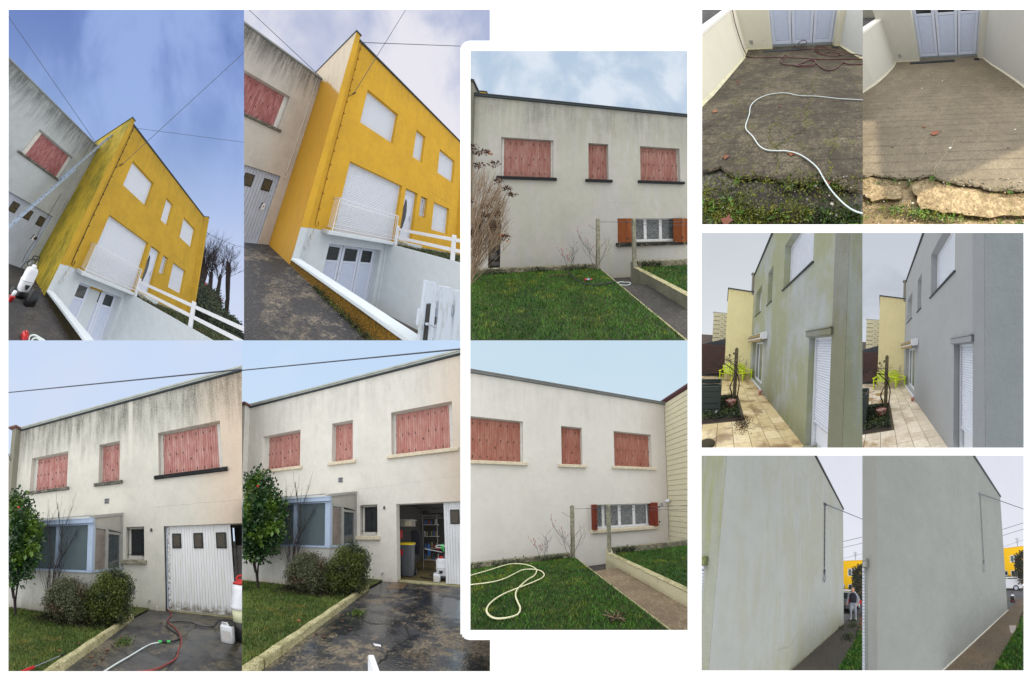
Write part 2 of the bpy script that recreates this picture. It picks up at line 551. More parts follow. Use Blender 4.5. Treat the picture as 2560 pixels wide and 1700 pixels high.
def ground_mat(name, dark, lite, wet=.0, sc=1.2, spec=.35, moss=None, mamt=0.0, lines_=False, cracks=True, peb=26, mixr=(.42, .60), rgh=.85, cm=(.55, .62)):
    n = N(name)
    big = n.noise(sc, 6, .68, (1, 1, 1), 1, .3)
    med = n.noise(sc * 6, 5, .65, off=4)
    fine = n.noise(peb, 3, .7, off=7)
    pb = n.voro(peb * 1.6)
    f = n.add(n.mul(big, .62), n.mul(med, .38))
    mid = n.noise(peb * .45, 4, .75, off=13)
    k = n.mul(n.step(n.add(f, n.mul(n.sub(mid, .5), .22)), mixr[0], mixr[1]), n.step(fine, .38, .58, .15, 1.0))
    col = n.mix(k, dark, lite)
    col = n.mix(n.mul(n.step(mid, .42, .62), .28), col, tuple(q * 1.5 for q in dark[:3]) + (1,))
    col = n.mix(n.mul(n.step(fine, .60, .72), .6), col, tuple(min(.7, q * 1.5) for q in lite[:3]) + (1,))
    col = n.mix(n.mul(n.step(pb, .25, .05), .5), col, tuple(q * .45 for q in dark[:3]) + (1,))
    h = n.add(n.mul(fine, .6), n.mul(med, .4))
    if lines_:
        wv = n.new("ShaderNodeTexWave"); wv.bands_direction = 'Y'
        n.link(n.vec(.06, 1, 1, 2.0), wv.inputs['Vector'])
        wv.inputs['Scale'].default_value = 1.9; wv.inputs['Distortion'].default_value = 2.0; wv.inputs['Detail'].default_value = 3; wv.inputs['Detail Scale'].default_value = 2.5
        g = n.step(wv.outputs['Fac'], .10, .02)
        g = n.mul(g, n.step(n.noise(2.2, 3, .6, (2.5, 1, 1), 21), .38, .56, .15, 1.0))
        col = n.mix(n.mul(g, .45), col, tuple(q * .5 for q in dark[:3]) + (1,))
        h = n.sub(h, n.mul(g, .5))
    if cracks:
        vo = n.new("ShaderNodeTexVoronoi"); vo.feature = 'DISTANCE_TO_EDGE'
        wob = n.new("ShaderNodeVectorMath"); wob.operation = 'ADD'
        nz = n.new("ShaderNodeTexNoise"); nz.inputs['Scale'].default_value = 3; nz.inputs['Detail'].default_value = 4
        n.link(n.P, nz.inputs['Vector']); n.link(n.vec(.55, .55, .55, 3), wob.inputs[0])
        sc_ = n.new("ShaderNodeVectorMath"); sc_.operation = 'SCALE'; sc_.inputs['Scale'].default_value = .35
        n.link(nz.outputs['Color'], sc_.inputs[0]); n.link(sc_.outputs[0], wob.inputs[1]); n.link(wob.outputs[0], vo.inputs['Vector'])
        vo.inputs['Scale'].default_value = 1.0
        ck = n.mul(n.step(vo.outputs['Distance'], .014, .004), n.step(n.noise(.9, 2, .5, off=8), .44, .56))
        col = n.mix(n.mul(ck, .8), col, moss if moss else tuple(q * .3 for q in dark[:3]) + (1,))
        h = n.sub(h, ck)
    if moss:
        ms = n.mul(n.step(n.noise(5, 5, .7, off=20), cm[0], cm[1]), n.step(fine, .35, .6))
        col = n.mix(n.mul(ms, mamt), col, moss)
    r = rgh
    if wet:
        wm = n.step(n.noise(.75, 4, .6, off=31), .40, .56)
        r = n.step(n.add(n.mul(wm, .7), n.mul(n.sub(1.0, k), .3)), .2, .8, rgh, 1 - wet)
        col = n.mix(n.mul(wm, .35), col, tuple(q * .45 for q in dark[:3]) + (1,))
    return n.out(col, r, 0, h, .55, .012, spec)


def grass_mat(name, a, b, c, sc=1.3, brown=None):
    n = N(name)
    f = n.noise(sc, 5, .65, off=2)
    g = n.noise(26, 3, .7, off=5)
    h = n.noise(120, 2, .7, off=9)
    col = n.mix(n.step(f, .40, .62), a, b)
    col = n.mix(n.step(g, .40, .70, 0, .7), col, c)
    col = n.mix(n.step(h, .35, .7, .0, .35), col, tuple(q * .35 for q in a[:3]) + (1,))
    if brown:
        col = n.mix(n.mul(n.step(n.noise(3, 5, .7, off=17), .55, .68), .8), col, brown)
    return n.out(col, .7, 0, n.add(g, h), .8, .03, .25)


def blade_mat(name, a, b, c, dry):
    n = N(name)
    f = n.noise(1.3, 4, .65, off=2)
    g = n.noise(7, 3, .6, off=5)
    col = n.mix(n.step(n.add(n.mul(f, .7), n.mul(g, .3)), .42, .60), a, b)
    col = n.mix(n.step(n.noise(2.4, 4, .7, off=9), .54, .66), col, c)
    col = n.mix(n.step(n.noise(40, 1, .5, off=3), .62, .70, 0, .8), col, dry)
    return n.out(col, .6, 0, None, spec=.3)


def leaf_mat(name, a, b, c=None, rough=.45, sc=30):
    n = N(name)
    f = n.noise(sc, 2, .6, off=2)
    g = n.noise(2.2, 3, .6, off=5)
    col = n.mix(n.step(f, .38, .62), a, b)
    if c:
        col = n.mix(n.step(g, .50, .62), col, c)
    return n.out(col, rough, 0, None, spec=.4)


def sky_mat(name, lo, hi, cl, camt=.6, sc=2.0, st=(1, 1, 1), horiz=None, tl=(.42, .66), diag=(0.0, 1.0), off=0.0, k=1.0):
    """sky backdrop: P holds the direction (x to the right, z up, both 0..1 over the view)"""
    n = N(name)
    t = n.add(n.mul(n.x, diag[0]), n.mul(n.z, diag[1]))
    E_ = lambda c: tuple(lin(q) * k for q in c) + (1,)
    col = n.mix(n.step(t, 0.0, 1.0), E_(lo), E_(hi))
    f = n.noise(sc, 5, .55, st, off, .35)
    g = n.noise(sc * .45, 3, .5, st, off + 3)
    m = n.step(n.add(n.mul(f, .65), n.mul(g, .35)), tl[0], tl[1])
    col = n.mix(n.mul(m, camt), col, E_(cl))
    if horiz:
        col = n.mix(n.mul(n.step(n.z, horiz[1], 0.0), horiz[2]), col, E_(horiz[0]))
    e = n.new("ShaderNodeEmission"); n.link(col, e.inputs[0]); e.inputs[1].default_value = 1.0
    o = n.new("ShaderNodeOutputMaterial"); n.link(e.outputs[0], o.inputs[0])
    return n.mat


M = {}
M['white'] = plain('white_paint', C(226, 229, 236), .45, .06)
M['offwhite'] = plain('old_white_paint', C(214, 212, 205), .6, .12)
M['pvc'] = plain('white_pvc', C(212, 220, 238), .35, .04)
M['pvc_panel'] = plain('white_pvc_panel', C(200, 210, 234), .4, .05)
M['black'] = plain('black_plastic', (.012, .012, .014, 1), .4, .2)
M['iron'] = plain('black_iron', (.02, .02, .022, 1), .5, .2)
M['darkglass'] = plain('dark_glass', (.018, .022, .024, 1), .08, .3, spec=.6)
M['amberglass'] = plain('smoked_pane', (.065, .055, .04, 1), .3, .25, spec=.3)
M['zinc'] = plain('zinc_edge', C(150, 156, 158), .45, .15, .3)
M['darkzinc'] = plain('dark_roof_edge', C(62, 70, 74), .5, .2, .2)
M['alu'] = plain('bare_aluminium', C(178, 186, 200), .35, .10, .5)
M['alu_blue'] = plain('blue_grey_aluminium', C(172, 190, 215), .4, .08, .2)
M['cable'] = plain('grey_cable', C(78, 84, 96), .5, .1)
M['cable_dark'] = plain('dark_cable', C(48, 44, 46), .5, .1)
M['slat'] = plain('roller_slat_white', C(220, 226, 238), .4, .04)
M['slatgrey'] = plain('blind_slat_grey', C(120, 136, 142), .5, .10)
M['sill_dirty'] = ground_mat('sooty_sill', C(70, 70, 66), C(148, 144, 130), 0, 5, cracks=False, mixr=(.42, .6))
M['sill_black'] = ground_mat('black_stained_sill', C(30, 31, 33), C(70, 72, 72), 0, 5, cracks=False, mixr=(.55, .72))
M['sill_clean'] = ground_mat('cleaned_sill', C(205, 192, 165), C(228, 220, 200), 0, 5, cracks=False, mixr=(.35, .6))
M['shut4'] = shutter_mat('faded_pink_shutter', C(178, 118, 112), C(216, 184, 174))
M['shut5'] = shutter_mat('pink_shutter', C(182, 122, 114), C(212, 174, 162))
M['shut3'] = shutter_mat('dusty_pink_shutter', C(158, 104, 94), C(192, 158, 146))
M['shut6'] = shutter_mat('brick_red_shutter', C(158, 98, 84), C(188, 142, 124))
M['shut1'] = shutter_mat('dull_pink_shutter', C(150, 88, 90), C(196, 150, 148))
M['varnish'] = shutter_mat('orange_varnished_wood', C(132, 72, 38), C(156, 94, 56))
M['redwood'] = shutter_mat('red_brown_wood', C(112, 48, 34), C(138, 66, 50))
M['red'] = plain('red_plastic', C(190, 28, 34), .4, .15)
M['green'] = plain('green_plastic', C(60, 190, 90), .4, .1)
M['yellow'] = plain('yellow_lid', C(235, 205, 40), .45, .1)
M['bin'] = plain('dark_grey_bin', C(82, 86, 94), .5, .1)
M['hose_white'] = plain('pale_hose', C(214, 226, 226), .4, .06)
M['hose_cream'] = plain('cream_hose', C(226, 224, 186), .45, .08)
M['hose_red'] = plain('red_rubber_hose', C(150, 62, 58), .5, .15)
M['hose_darkred'] = plain('dark_red_hose', C(92, 44, 46), .5, .25)
M['hose_black'] = plain('black_hose', C(34, 36, 42), .4, .1)
M['lime'] = plain('lime_plastic', C(205, 225, 40), .4, .08)
M['twig'] = plain('bare_twig', C(88, 74, 62), .8, .25)
M['twig_dark'] = plain('dark_twig', C(48, 40, 38), .85, .25)
M['twig_tan'] = plain('tan_stem', C(140, 118, 92), .8, .25)
M['deadleaf'] = leaf_mat('dead_leaf', C(120, 62, 36), C(84, 44, 32), C(150, 92, 52), .7, 12)
M['drybloom'] = leaf_mat('dry_flower_head', C(96, 70, 52), C(60, 44, 38), C(168, 104, 60), .8, 12)
M['concrete'] = ground_mat('lichen_concrete_post', C(120, 120, 104), C(176, 172, 150), 0, 6, cracks=False, mixr=(.4, .6))
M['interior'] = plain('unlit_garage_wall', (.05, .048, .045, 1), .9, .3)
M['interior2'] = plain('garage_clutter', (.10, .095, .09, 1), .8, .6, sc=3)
M['skin'] = plain('skin', C(205, 150, 125), .5, .05)
M['navy'] = plain('dark_gilet', C(34, 36, 48), .8, .1)
M['greycloth'] = plain('grey_cloth', C(150, 155, 168), .85, .15)
M['lace'] = None
n = N('lace_curtain')
f_ = n.voro(26, (1, 1, 1)); g_ = n.noise(90, 2, .6)
M['lace'] = n.out(n.mix(n.step(n.add(f_, n.mul(g_, .3)), .3, .6), C(165, 168, 166), C(70, 76, 78)), .25, 0, None, spec=.6)
M['door_boards'] = plain('white_garage_boards', C(228, 231, 236), .55, .10, sc=3)
M['gar_old'] = plain('grey_white_garage_boards', C(176, 184, 200), .55, .10, sc=3)


# ------------------------------------------------------------------ building helpers
def make_sky(k, poly, mat, label):
    xs = [p[0] for p in poly]; ys = [p[1] for p in poly]
    x0, x1, y0, y1 = min(xs), max(xs), min(ys), max(ys)
    me = bpy.data.meshes.new('sky')
    Wd = [((x - CX) / F0 * SKY_Y, SKY_Y, (CY - y) / F0 * SKY_Y) for x, y in poly]
    bx = sum(q[0] for q in Wd) / len(Wd); bz = min(q[2] for q in Wd)
    me.from_pydata([(q[0] - bx, 0, q[2] - bz) for q in Wd], [], [tuple(range(len(poly)))[::-1]])
    at = me.attributes.new('P', 'FLOAT_VECTOR', 'POINT')
    at.data.foreach_set('vector', np.array([((x - x0) / (x1 - x0), 0.0, (y1 - y) / (y1 - y0)) for x, y in poly], np.float32).ravel())
    me.materials.append(mat)
    o = bpy.data.objects.new('sky', me); COL.objects.link(o)
    o.location = (bx, SKY_Y, bz)
    o['kind'] = 'structure'; o['label'] = label
    return o


def rect_poly(k):
    x0, y0, x1, y1 = EXTENT[k][0]
    return [(x0, y0), (x1, y0), (x1, y1), (x0, y1)]


def facade(st, parent, name, x0, x1, z0, z1, y, holes, mat, th=.32, ax=0, dr=1, through=(), extra=None):
    """wall along x (ax 0) or along y (ax 1) with recessed openings; dr = direction into the building"""
    mb = MB()
    def P(a, b, z):
        return (a, y + dr * b, z) if ax == 0 else (y + dr * b, a, z)
    xs = sorted(set([x0, x1] + [h[i] for h in holes for i in (0, 1)]))
    zs = sorted(set([z0, z1] + [h[i] for h in holes for i in (2, 3)]))
    xs = [q for q in xs if x0 <= q <= x1]; zs = [q for q in zs if z0 <= q <= z1]
    for a, b in zip(xs, xs[1:]):
        for c, d in zip(zs, zs[1:]):
            mx_, mz_ = (a + b) / 2, (c + d) / 2
            hit = [h for h in holes if h[0] < mx_ < h[1] and h[2] < mz_ < h[3]]
            if not hit:
                mb.quad(P(a, 0, c), P(b, 0, c), P(b, 0, d), P(a, 0, d))
            if not any(h in through for h in hit):
                mb.quad(P(b, th, c), P(a, th, c), P(a, th, d), P(b, th, d))
    for (a, b, c, d) in [h[:4] for h in holes]:
        mb.quad(P(a, 0, c), P(a, 0, d), P(a, th, d), P(a, th, c))
        mb.quad(P(b, 0, d), P(b, 0, c), P(b, th, c), P(b, th, d))
        mb.quad(P(a, 0, d), P(b, 0, d), P(b, th, d), P(a, th, d))
        mb.quad(P(b, 0, c), P(a, 0, c), P(a, th, c), P(b, th, c))
    mb.quad(P(x0, 0, z1), P(x1, 0, z1), P(x1, th, z1), P(x0, th, z1))
    mb.quad(P(x0, 0, z0), P(x0, 0, z1), P(x0, th, z1), P(x0, th, z0))
    mb.quad(P(x1, 0, z1), P(x1, 0, z0), P(x1, th, z0), P(x1, th, z1))
    if extra:
        extra(mb)
    return st.make(name, mb, mat, parent)


def shutter_window(st, house, x0, x1, z0, z1, y, nleaf, mat, sillmat, dep=.16, lock=True, jamb=.0, rows=(.11, .5, .88), sillw=.10, sdep=.09, half=False):
    """recessed window closed by folding plank shutters, with sill"""
    yy = y + dep
    fr = MB()
    fr.box(x0 + .002, x1 - .002, yy + .035, yy + .06, z0 + .002, z1 - .002)
    if jamb:
        fr.box(x0 + .003, x0 + jamb, yy - .02, yy + .034, z0 + .003, z1 - .003)
        fr.box(x1 - jamb, x1 - .003, yy - .02, yy + .034, z0 + .003, z1 - .003)
    win = st.make('window', fr, M['offwhite'], house)
    if win is None:
        return
    a0, a1 = x0 + (jamb or .01), x1 - (jamb or .01)
    wl = (a1 - a0) / nleaf
    for i in range(nleaf):
        lb = MB()
        npk = 3 if nleaf > 4 else 3
        for j in range(npk):
            p0 = a0 + i * wl + j * wl / npk
            pz = rnd.uniform(0, .003)
            lb.prism([(p0 + .002, yy + .028), (p0 + .002, yy + .004 - pz), (p0 + .007, yy - pz), (p0 + wl / npk - .007, yy - pz), (p0 + wl / npk - .002, yy + .004 - pz), (p0 + wl / npk - .002, yy + .028)], 2, z0 + .012, z1 - .012)
        st.make('shutter_leaf', lb, mat, win)
    hb = MB()
    cols = [i for i in range(nleaf + 1) if i != nleaf // 2] if nleaf > 4 else list(range(nleaf + 1))[1::2] if nleaf == 4 else list(range(nleaf + 1))
    for i in cols:
        for r in rows:
            zc = z0 + (z1 - z0) * r + rnd.uniform(-.006, .006)
            xc = a0 + i * wl
            hb.box(xc - .009, xc + .009, yy - .016, yy - .004, zc - .032, zc + .032)
    if lock:
        zc = z0 + (z1 - z0) * .34; xc = a0 + (nleaf // 2 + .2) * wl
        hb.box(xc - .014, xc + .014, yy - .02, yy - .004, zc - .02, zc + .02)
    st.make('hinge', hb, M['iron'], win, kind='stuff')
    sb = MB()
    sb.prism([(y - sdep, z0 - sillw), (y - sdep, z0 - .022), (y - sdep + .01, z0 - .008), (yy, z0 + .004), (yy, z0 - .02), (y + .002, z0 - sillw)], 0, x0 - sillw * 1.1, x1 + sillw * 1.1)
    st.make('window_sill', sb, sillmat, win)
    return win


def roller(st, house, x0, x1, z0, z1, y, dep=.2, pitch=.042, mat=None, name='window', ax=0, dr=1, open_to=None, below=None, sill=None):
    """recessed opening closed by a slatted roller shutter in a white frame"""
    def xf(p):
        a, b, z = p
        return (a, y + dr * b, z) if ax == 0 else (y + dr * b, a, z)
    fr = MB(xf)
    fw = .045
    fr.box(x0 + .003, x0 + fw, dep - .05, dep + .05, z0 + .003, z1 - .003)
    fr.box(x1 - fw, x1 - .003, dep - .05, dep + .05, z0 + .003, z1 - .003)
    fr.box(x0 + fw + .001, x1 - fw - .001, dep - .045, dep + .05, z1 - fw, z1 - .003)
    fr.box(x0 + fw + .001, x1 - fw - .001, dep + .03, dep + .05, z0 + .004, z1 - fw - .001)
    win = st.make(name, fr, M['white'], house)
    if win is None:
        return None
    zb = z0 + .005 if open_to is None else open_to
    mb = MB(xf)
    z = zb
    a, b = x0 + fw + .002, x1 - fw - .002
    mb.box(a, b, dep - .03, dep - .005, z, z + .05)
    z += .052
    while z < z1 - fw - .01:
        t = min(pitch, z1 - fw - z)
        g = pitch * .16
        mb.add([(a, dep - .004, z), (b, dep - .004, z), (b, dep - .019, z + g), (a, dep - .019, z + g), (b, dep - .024, z + t * .5), (a, dep - .024, z + t * .5), (b, dep - .018, z + t * .9), (a, dep - .018, z + t * .9), (b, dep - .004, z + t), (a, dep - .004, z + t)],
               [(0, 1, 2, 3), (3, 2, 4, 5), (5, 4, 6, 7), (7, 6, 8, 9)])
        z += t
    st.make('roller_shutter', mb, mat or M['slat'], win)
    if sill:
        sb = MB(xf)
        sb.box(x0 - .04, x1 + .04, -.04, dep, z0 - .03, z0 - .002)
        st.make('window_sill', sb, sill, win)
    return win


def pvc_doors(st, house, x0, zb, y, ajar=False, H=2.03):
    """three-leaf white door with dark top panes; x0 = left edge, y = plane of the leaves"""
    ed = [0.0, .80, 1.645, 2.445]
    for i in range(3):
        a, b = x0 + ed[i] + .012, x0 + ed[i + 1] - .012
        yy = y
        xf = None
        if ajar and i == 1:
            an = radians(38)
            cx_, cy_ = x0 + ed[2], y
            def xf(p, cx_=cx_, cy_=cy_, an=an):
                dx, dy = p[0] - cx_, p[1] - cy_
                return (cx_ + dx * cos(an) - dy * sin(-an) * 1.0, cy_ - dx * sin(an) + dy * cos(an), p[2])
        fr = MB(xf); s_ = .11
        fr.bbox(a, a + s_, yy, yy + .06, zb, zb + H, .008)
        fr.bbox(b - s_, b, yy, yy + .06, zb, zb + H, .008)
        fr.bbox(a + s_, b - s_, yy + .003, yy + .057, zb, zb + .10, .008)
        fr.bbox(a + s_, b - s_, yy + .003, yy + .057, zb + H - .10, zb + H, .008)
        fr.bbox(a + s_, b - s_, yy + .003, yy + .057, zb + 1.42, zb + 1.50, .008)
        leaf = st.make('garage_door_leaf', fr, M['pvc'], house)
        if leaf is None:
            continue
        p = MB(xf); p.box(a + s_ + .001, b - s_ - .001, yy + .022, yy + .042, zb + .101, zb + 1.419)
        p.bbox(a + s_ + .03, b - s_ - .03, yy + .014, yy + .03, zb + .14, zb + 1.38, .006)
        st.make('door_panel', p, M['pvc_panel'], leaf)
        g = MB(xf); g.box(a + s_ + .001, b - s_ - .001, yy + .022, yy + .04, zb + 1.501, zb + H - .101)
        st.make('pane', g, M['darkglass'], leaf)
        if i == 1:
            h = MB(xf); h.box(a + .03, a + .06, yy - .012, yy - .001, zb + 1.0, zb + 1.16)
            h.tube([(a + .045, yy - .01, zb + 1.11), (a + .045, yy - .05, zb + 1.11), (a + .15, yy - .05, zb + 1.11)], .010, 6)
            st.make('door_handle', h, M['white'], leaf)
    f = MB()
    f.box(x0 - .02, x0 + .010, y - .01, y + .07, zb, zb + H + .03)
    f.box(x0 + 2.447, x0 + 2.478, y - .01, y + .07, zb, zb + H + .03)
    f.box(x0 + .011, x0 + 2.446, y - .01, y + .07, zb + H + .004, zb + H + .05)
    st.make('door_frame', f, M['pvc'], house)


def clump(cs, n, seed, shell=.55):
    """points spread in a union of ellipsoids (cx,cy,cz,rx,ry,rz), denser near the surface"""
    r = np.random.RandomState(seed)
    vol = np.array([c[3] * c[4] * c[5] for c in cs]) ** .75
    idx = r.choice(len(cs), n, p=vol / vol.sum())
    cc = np.array(cs)[idx]
    d = r.normal(size=(n, 3)); d /= np.linalg.norm(d, axis=1)[:, None]
    rad = 1 - (r.rand(n) ** 1.6) * shell
    rad *= 1 + .16 * np.sin(d[:, 0] * 7 + idx) * np.cos(d[:, 2] * 6 + idx * 2) + .10 * r.normal(size=n)
    return cc[:, :3] + d * rad[:, None] * cc[:, 3:6], d


def leaves(st, name, pts, dirs, size, mat, parent=None, seed=3, elong=1.8, up=.4, **kw):
    r = np.random.RandomState(seed)
    n = len(pts)
    a = r.normal(size=(n, 3)) + dirs * .8 + np.array([0, 0, up]); a /= np.linalg.norm(a, axis=1)[:, None]
    b = np.cross(a, r.normal(size=(n, 3))); b /= np.linalg.norm(b, axis=1)[:, None]
    c = np.cross(a, b)
    s_ = size * (.6 + .8 * r.rand(n))[:, None]
    V = np.empty((n, 4, 3))
    V[:, 0] = pts; V[:, 1] = pts + a * s_ * .5 * elong / 1.8 + b * s_ * .32 + c * s_ * .08
    V[:, 2] = pts + a * s_ * elong / 1.8; V[:, 3] = pts + a * s_ * .5 * elong / 1.8 - b * s_ * .32 + c * s_ * .08
    Fc = np.arange(n * 4).reshape(n, 4)
    return st.make(name, None, mat, parent, V=V.reshape(-1, 3), Fc=Fc.tolist() if n < 6001 else Fc, Mi=None, **kw)


def twigs(mb, base, dirn, length, r, levels, seed, spread=.5, kids=(3, 5), tips=None, upb=.15, seg=4):
    q = random.Random(seed)
    def grow(p, d, L, rad, lv):
        pts = [np.array(p, float)]
        d = np.array(d, float)
        for i in range(seg):
            d = d + np.array([q.gauss(0, .10), q.gauss(0, .10), q.gauss(0, .06) + upb * .3]); d /= np.linalg.norm(d)
            pts.append(pts[-1] + d * L / seg)
        mb.tube(pts, rad, 4 if lv == levels else 3, max(rad * .45, .0014), cap=False)
        if tips is not None and lv <= 1:
            tips.append(pts[-1])
        if lv > 0:
            for _ in range(q.randint(*kids)):
                t = q.uniform(.3, 1.0); j = min(seg - 1, int(t * seg))
                pp = pts[j] + (pts[j + 1] - pts[j]) * (t * seg - j)
                dd = d + np.array([q.gauss(0, spread), q.gauss(0, spread), q.gauss(0, spread * .5) + upb]); dd /= np.linalg.norm(dd)
                grow(pp, dd, L * q.uniform(.45, .75), rad * .55, lv - 1)
    grow(base, dirn, length, r, levels)


def grass(st, name, poly, zf, n, hgt, mat, seed=1, wid=.006, label=None, skip=None, near=None):
    """blades over a quad region given as ((x0,x1),(y0,y1)); denser towards the standpoint"""
    r = np.random.RandomState(seed)
    (x0, x1), (y0, y1) = poly
    X = r.uniform(x0, x1, n * 3); Y = r.uniform(y0, y1, n * 3)
    d = np.hypot(X - st.o[0], Y - st.o[1])
    keep = r.rand(n * 3) < np.clip((1.8 / np.maximum(d, .5)), .12, 1)
    if skip is not None:
        keep &= ~skip(X, Y)
    X, Y, d = X[keep][:n], Y[keep][:n], d[keep][:n]
    m = len(X)
    Z = np.full(m, zf) if not callable(zf) else zf(X, Y)
    a = r.uniform(0, 2 * pi, m); le = r.uniform(.1, .9, m)
    h = hgt * (.5 + r.rand(m))
    wv = wid * (1 + d * .35)
    V = np.empty((m, 3, 3))
    V[:, 0] = np.stack([X - wv * np.cos(a), Y - wv * np.sin(a), Z - .005], 1)
    V[:, 1] = np.stack([X + wv * np.cos(a), Y + wv * np.sin(a), Z - .005], 1)
    b = r.uniform(0, 2 * pi, m)
    V[:, 2] = np.stack([X + h * le * np.cos(b), Y + h * le * np.sin(b), Z + h], 1)
    return st.make(name, None, mat, None, V=V.reshape(-1, 3), Fc=np.arange(m * 3).reshape(m, 3), Mi=None, kind='stuff', label=label)


def sheet(st, name, poly, mat, kind='structure', label=None, zf=None, sub=1):
    """ground sheet from a convex polygon of (x,y[,z]) points"""
    mb = MB()
    P = [(p[0], p[1], p[2] if len(p) > 2 else zf(p[0], p[1]) if callable(zf) else zf) for p in poly]
    mb.add(P, [tuple(range(len(P)))])
    return st.make(name, mb, mat, kind=kind, label=label)


def fallen_leaves(st, spots, label, zf=0.012, size=.05, mat=None, grp='fallen leaves'):
    for (x, y) in spots:
        mb = MB()
        a = rnd.uniform(0, 2 * pi); n = 9
        r0 = size * rnd.uniform(.7, 1.3)
        z = zf(x, y) if callable(zf) else zf
        ring = [(x + r0 * (.6 + .4 * ((i % 2))) * cos(a + 2 * pi * i / n), y + r0 * (.45 + .35 * (i % 2)) * sin(a + 2 * pi * i / n), z + .012 * rnd.random()) for i in range(n)]
        mb.add(ring + [(x, y, z + .004)], [(i, (i + 1) % n, n) for i in range(n)])
        mb.add([(p[0], p[1], p[2] - .003) for p in ring] + [(x, y, z + .001)], [((i + 1) % n, i, n) for i in range(n)])
        tag(st.make('fallen_leaf', mb, mat or M['deadleaf']), label, 'leaf', grp)


def hose(st, name, pts, r, mat, label, n=6, cat='hose'):
    mb = MB(); mb.tube(spline(pts, n), r, 8)
    return tag(st.make(name, mb, mat, smooth=True), label, cat)


def wire(st, a, b, r, sag, label, name='overhead_cable', mat=None):
    a, b = np.array(a, float), np.array(b, float)
    pts = [a + (b - a) * t - np.array([0, 0, sag * 4 * t * (1 - t)]) for t in np.linspace(0, 1, 14)]
    mb = MB(); mb.tube(pts, r, 6)
    return tag(st.make(name, mb, mat or M['cable'], smooth=True), label, 'cable')


def backpack_sprayer(st, base, h, label, yaw=0.0, lid='red', low='black', tint=None, tilt=0.0, name='sprayer'):
    """wheeled battery sprayer: waisted white tank on a black foot, wheels behind, black carry frame on top"""
    bx, by, bz = base
    ca, sa = cos(yaw), sin(yaw)
    def xf(p):
        x, y, z = p[0] * h, p[1] * h, p[2] * h
        x = x + z * tilt
        return (bx + x * ca - y * sa, by + x * sa + y * ca, bz + z)
    t = st.thing(name, label, 'sprayer', base)
    m = MB(xf); m.loft([(.10, .13, .10, 0, 0), (.16, .155, .115, 0, 0), (.34, .17, .12, 0, 0), (.37, .175, .125, 0, 0), (.385, .175, .125, 0, 0)], 20, 3.2)
    st.make('lower_tank', m, M['white'] if tint is None else tint, t, smooth=True)
    m = MB(xf); m.loft([(.386, .18, .13, 0, 0), (.41, .182, .132, 0, 0), (.43, .165, .12, 0, 0), (.60, .17, .12, 0, 0), (.68, .155, .11, 0, 0), (.72, .11, .09, 0, 0), (.725, .07, .06, 0, 0)], 20, 3.2)
    st.make('upper_tank', m, M['white'], t, smooth=True)
    m = MB(xf); m.loft([(.0, .15, .12, 0, 0), (.05, .165, .13, 0, 0), (.12, .165, .13, 0, 0), (.16, .12, .1, 0, 0)], 20, 3.2)
    st.make('foot', m, M[low], t, smooth=True)
    m = MB(xf); m.prism([(-.07, .32), (.07, .32), (.045, .25), (0, .21), (-.045, .25)], 1, -.135, -.118)
    st.make('emblem', m, M['black'], t)
    m = MB(xf); m.loft([(.72, .07, .07, 0, 0), (.74, .075, .075, 0, 0), (.79, .065, .065, 0, 0), (.80, .03, .03, 0, 0)], 14, 2)
    st.make('lid', m, M[lid], t, smooth=True)
    for sx in (-.19, .19):
        m = MB(xf); m.cyl((.10, .08), .085, 0, sx - .03, sx + .03, 16)
        m.cyl((.10, .08), .04, 0, sx - .036, sx + .036, 10)
        st.make('wheel', m, M['black'], t)
    m = MB(xf)
    for sx in (-.09, .09):
        m.tube([(sx * 1.2, .11, .35), (sx * 1.1, .12, .75), (sx, .10, .92)], .010, 6)
    st.make('carry_frame', m, M['alu'], t)
    m = MB(xf); m.tube([(-.10, .10, .86), (-.11, .10, .97), (-.07, .10, 1.0), (.07, .10, 1.0), (.11, .10, .97), (.10, .10, .86)], .017, 8)
    m.box(-.10, .10, .085, .115, .90, .925)
    st.make('carry_handle', m, M['black'], t)
    return t


def jerrycan(st, base, w, d, h, label, mat='white', cap='black', yaw=0.0, name='jerrycan'):
    bx, by, bz = base
    ca, sa = cos(yaw), sin(yaw)
    xf = lambda p: (bx + p[0] * ca - p[1] * sa, by + p[0] * sa + p[1] * ca, bz + p[2])
    t = st.thing(name, label, 'jerrycan', base)
    m = MB(xf)
    m.loft([(0, w * .44, d * .44, 0, 0), (h * .03, w * .5, d * .5, 0, 0), (h * .78, w * .5, d * .5, 0, 0), (h * .86, w * .46, d * .46, 0, 0), (h * .88, w * .3, d * .4, -w * .12, 0)], 24, 5)
    st.make('body', m, M[mat], t, smooth=True)
    m = MB(xf)
    m.tube([(-w * .38, 0, h * .84), (-w * .36, 0, h * .97), (w * .02, 0, h * .99), (w * .10, 0, h * .84)], d * .10, 8)
    st.make('handle', m, M[mat], t, smooth=True)
    m = MB(xf); m.cyl((w * .33, 0), d * .2, 2, h * .84, h * .95, 12)
    st.make('cap', m, M[cap], t)
    if mat == 'white':
        m = MB(xf); m.box(-w * .34, w * .34, -d * .515, -d * .505, h * .15, h * .62)
        st.make('paper_label', m, M['canlabel'], t)
    return t


n = N('can_label')
a_ = n.noise(70, 2, .5, (1, 1, .25)); b_ = n.noise(160, 1, .5, (.4, 1, 2))
M['canlabel'] = n.out(n.mix(n.step(b_, .58, .66), C(214, 214, 212), n.mix(n.step(a_, .45, .55), C(150, 90, 80), C(120, 120, 125))), .5, 0, None)


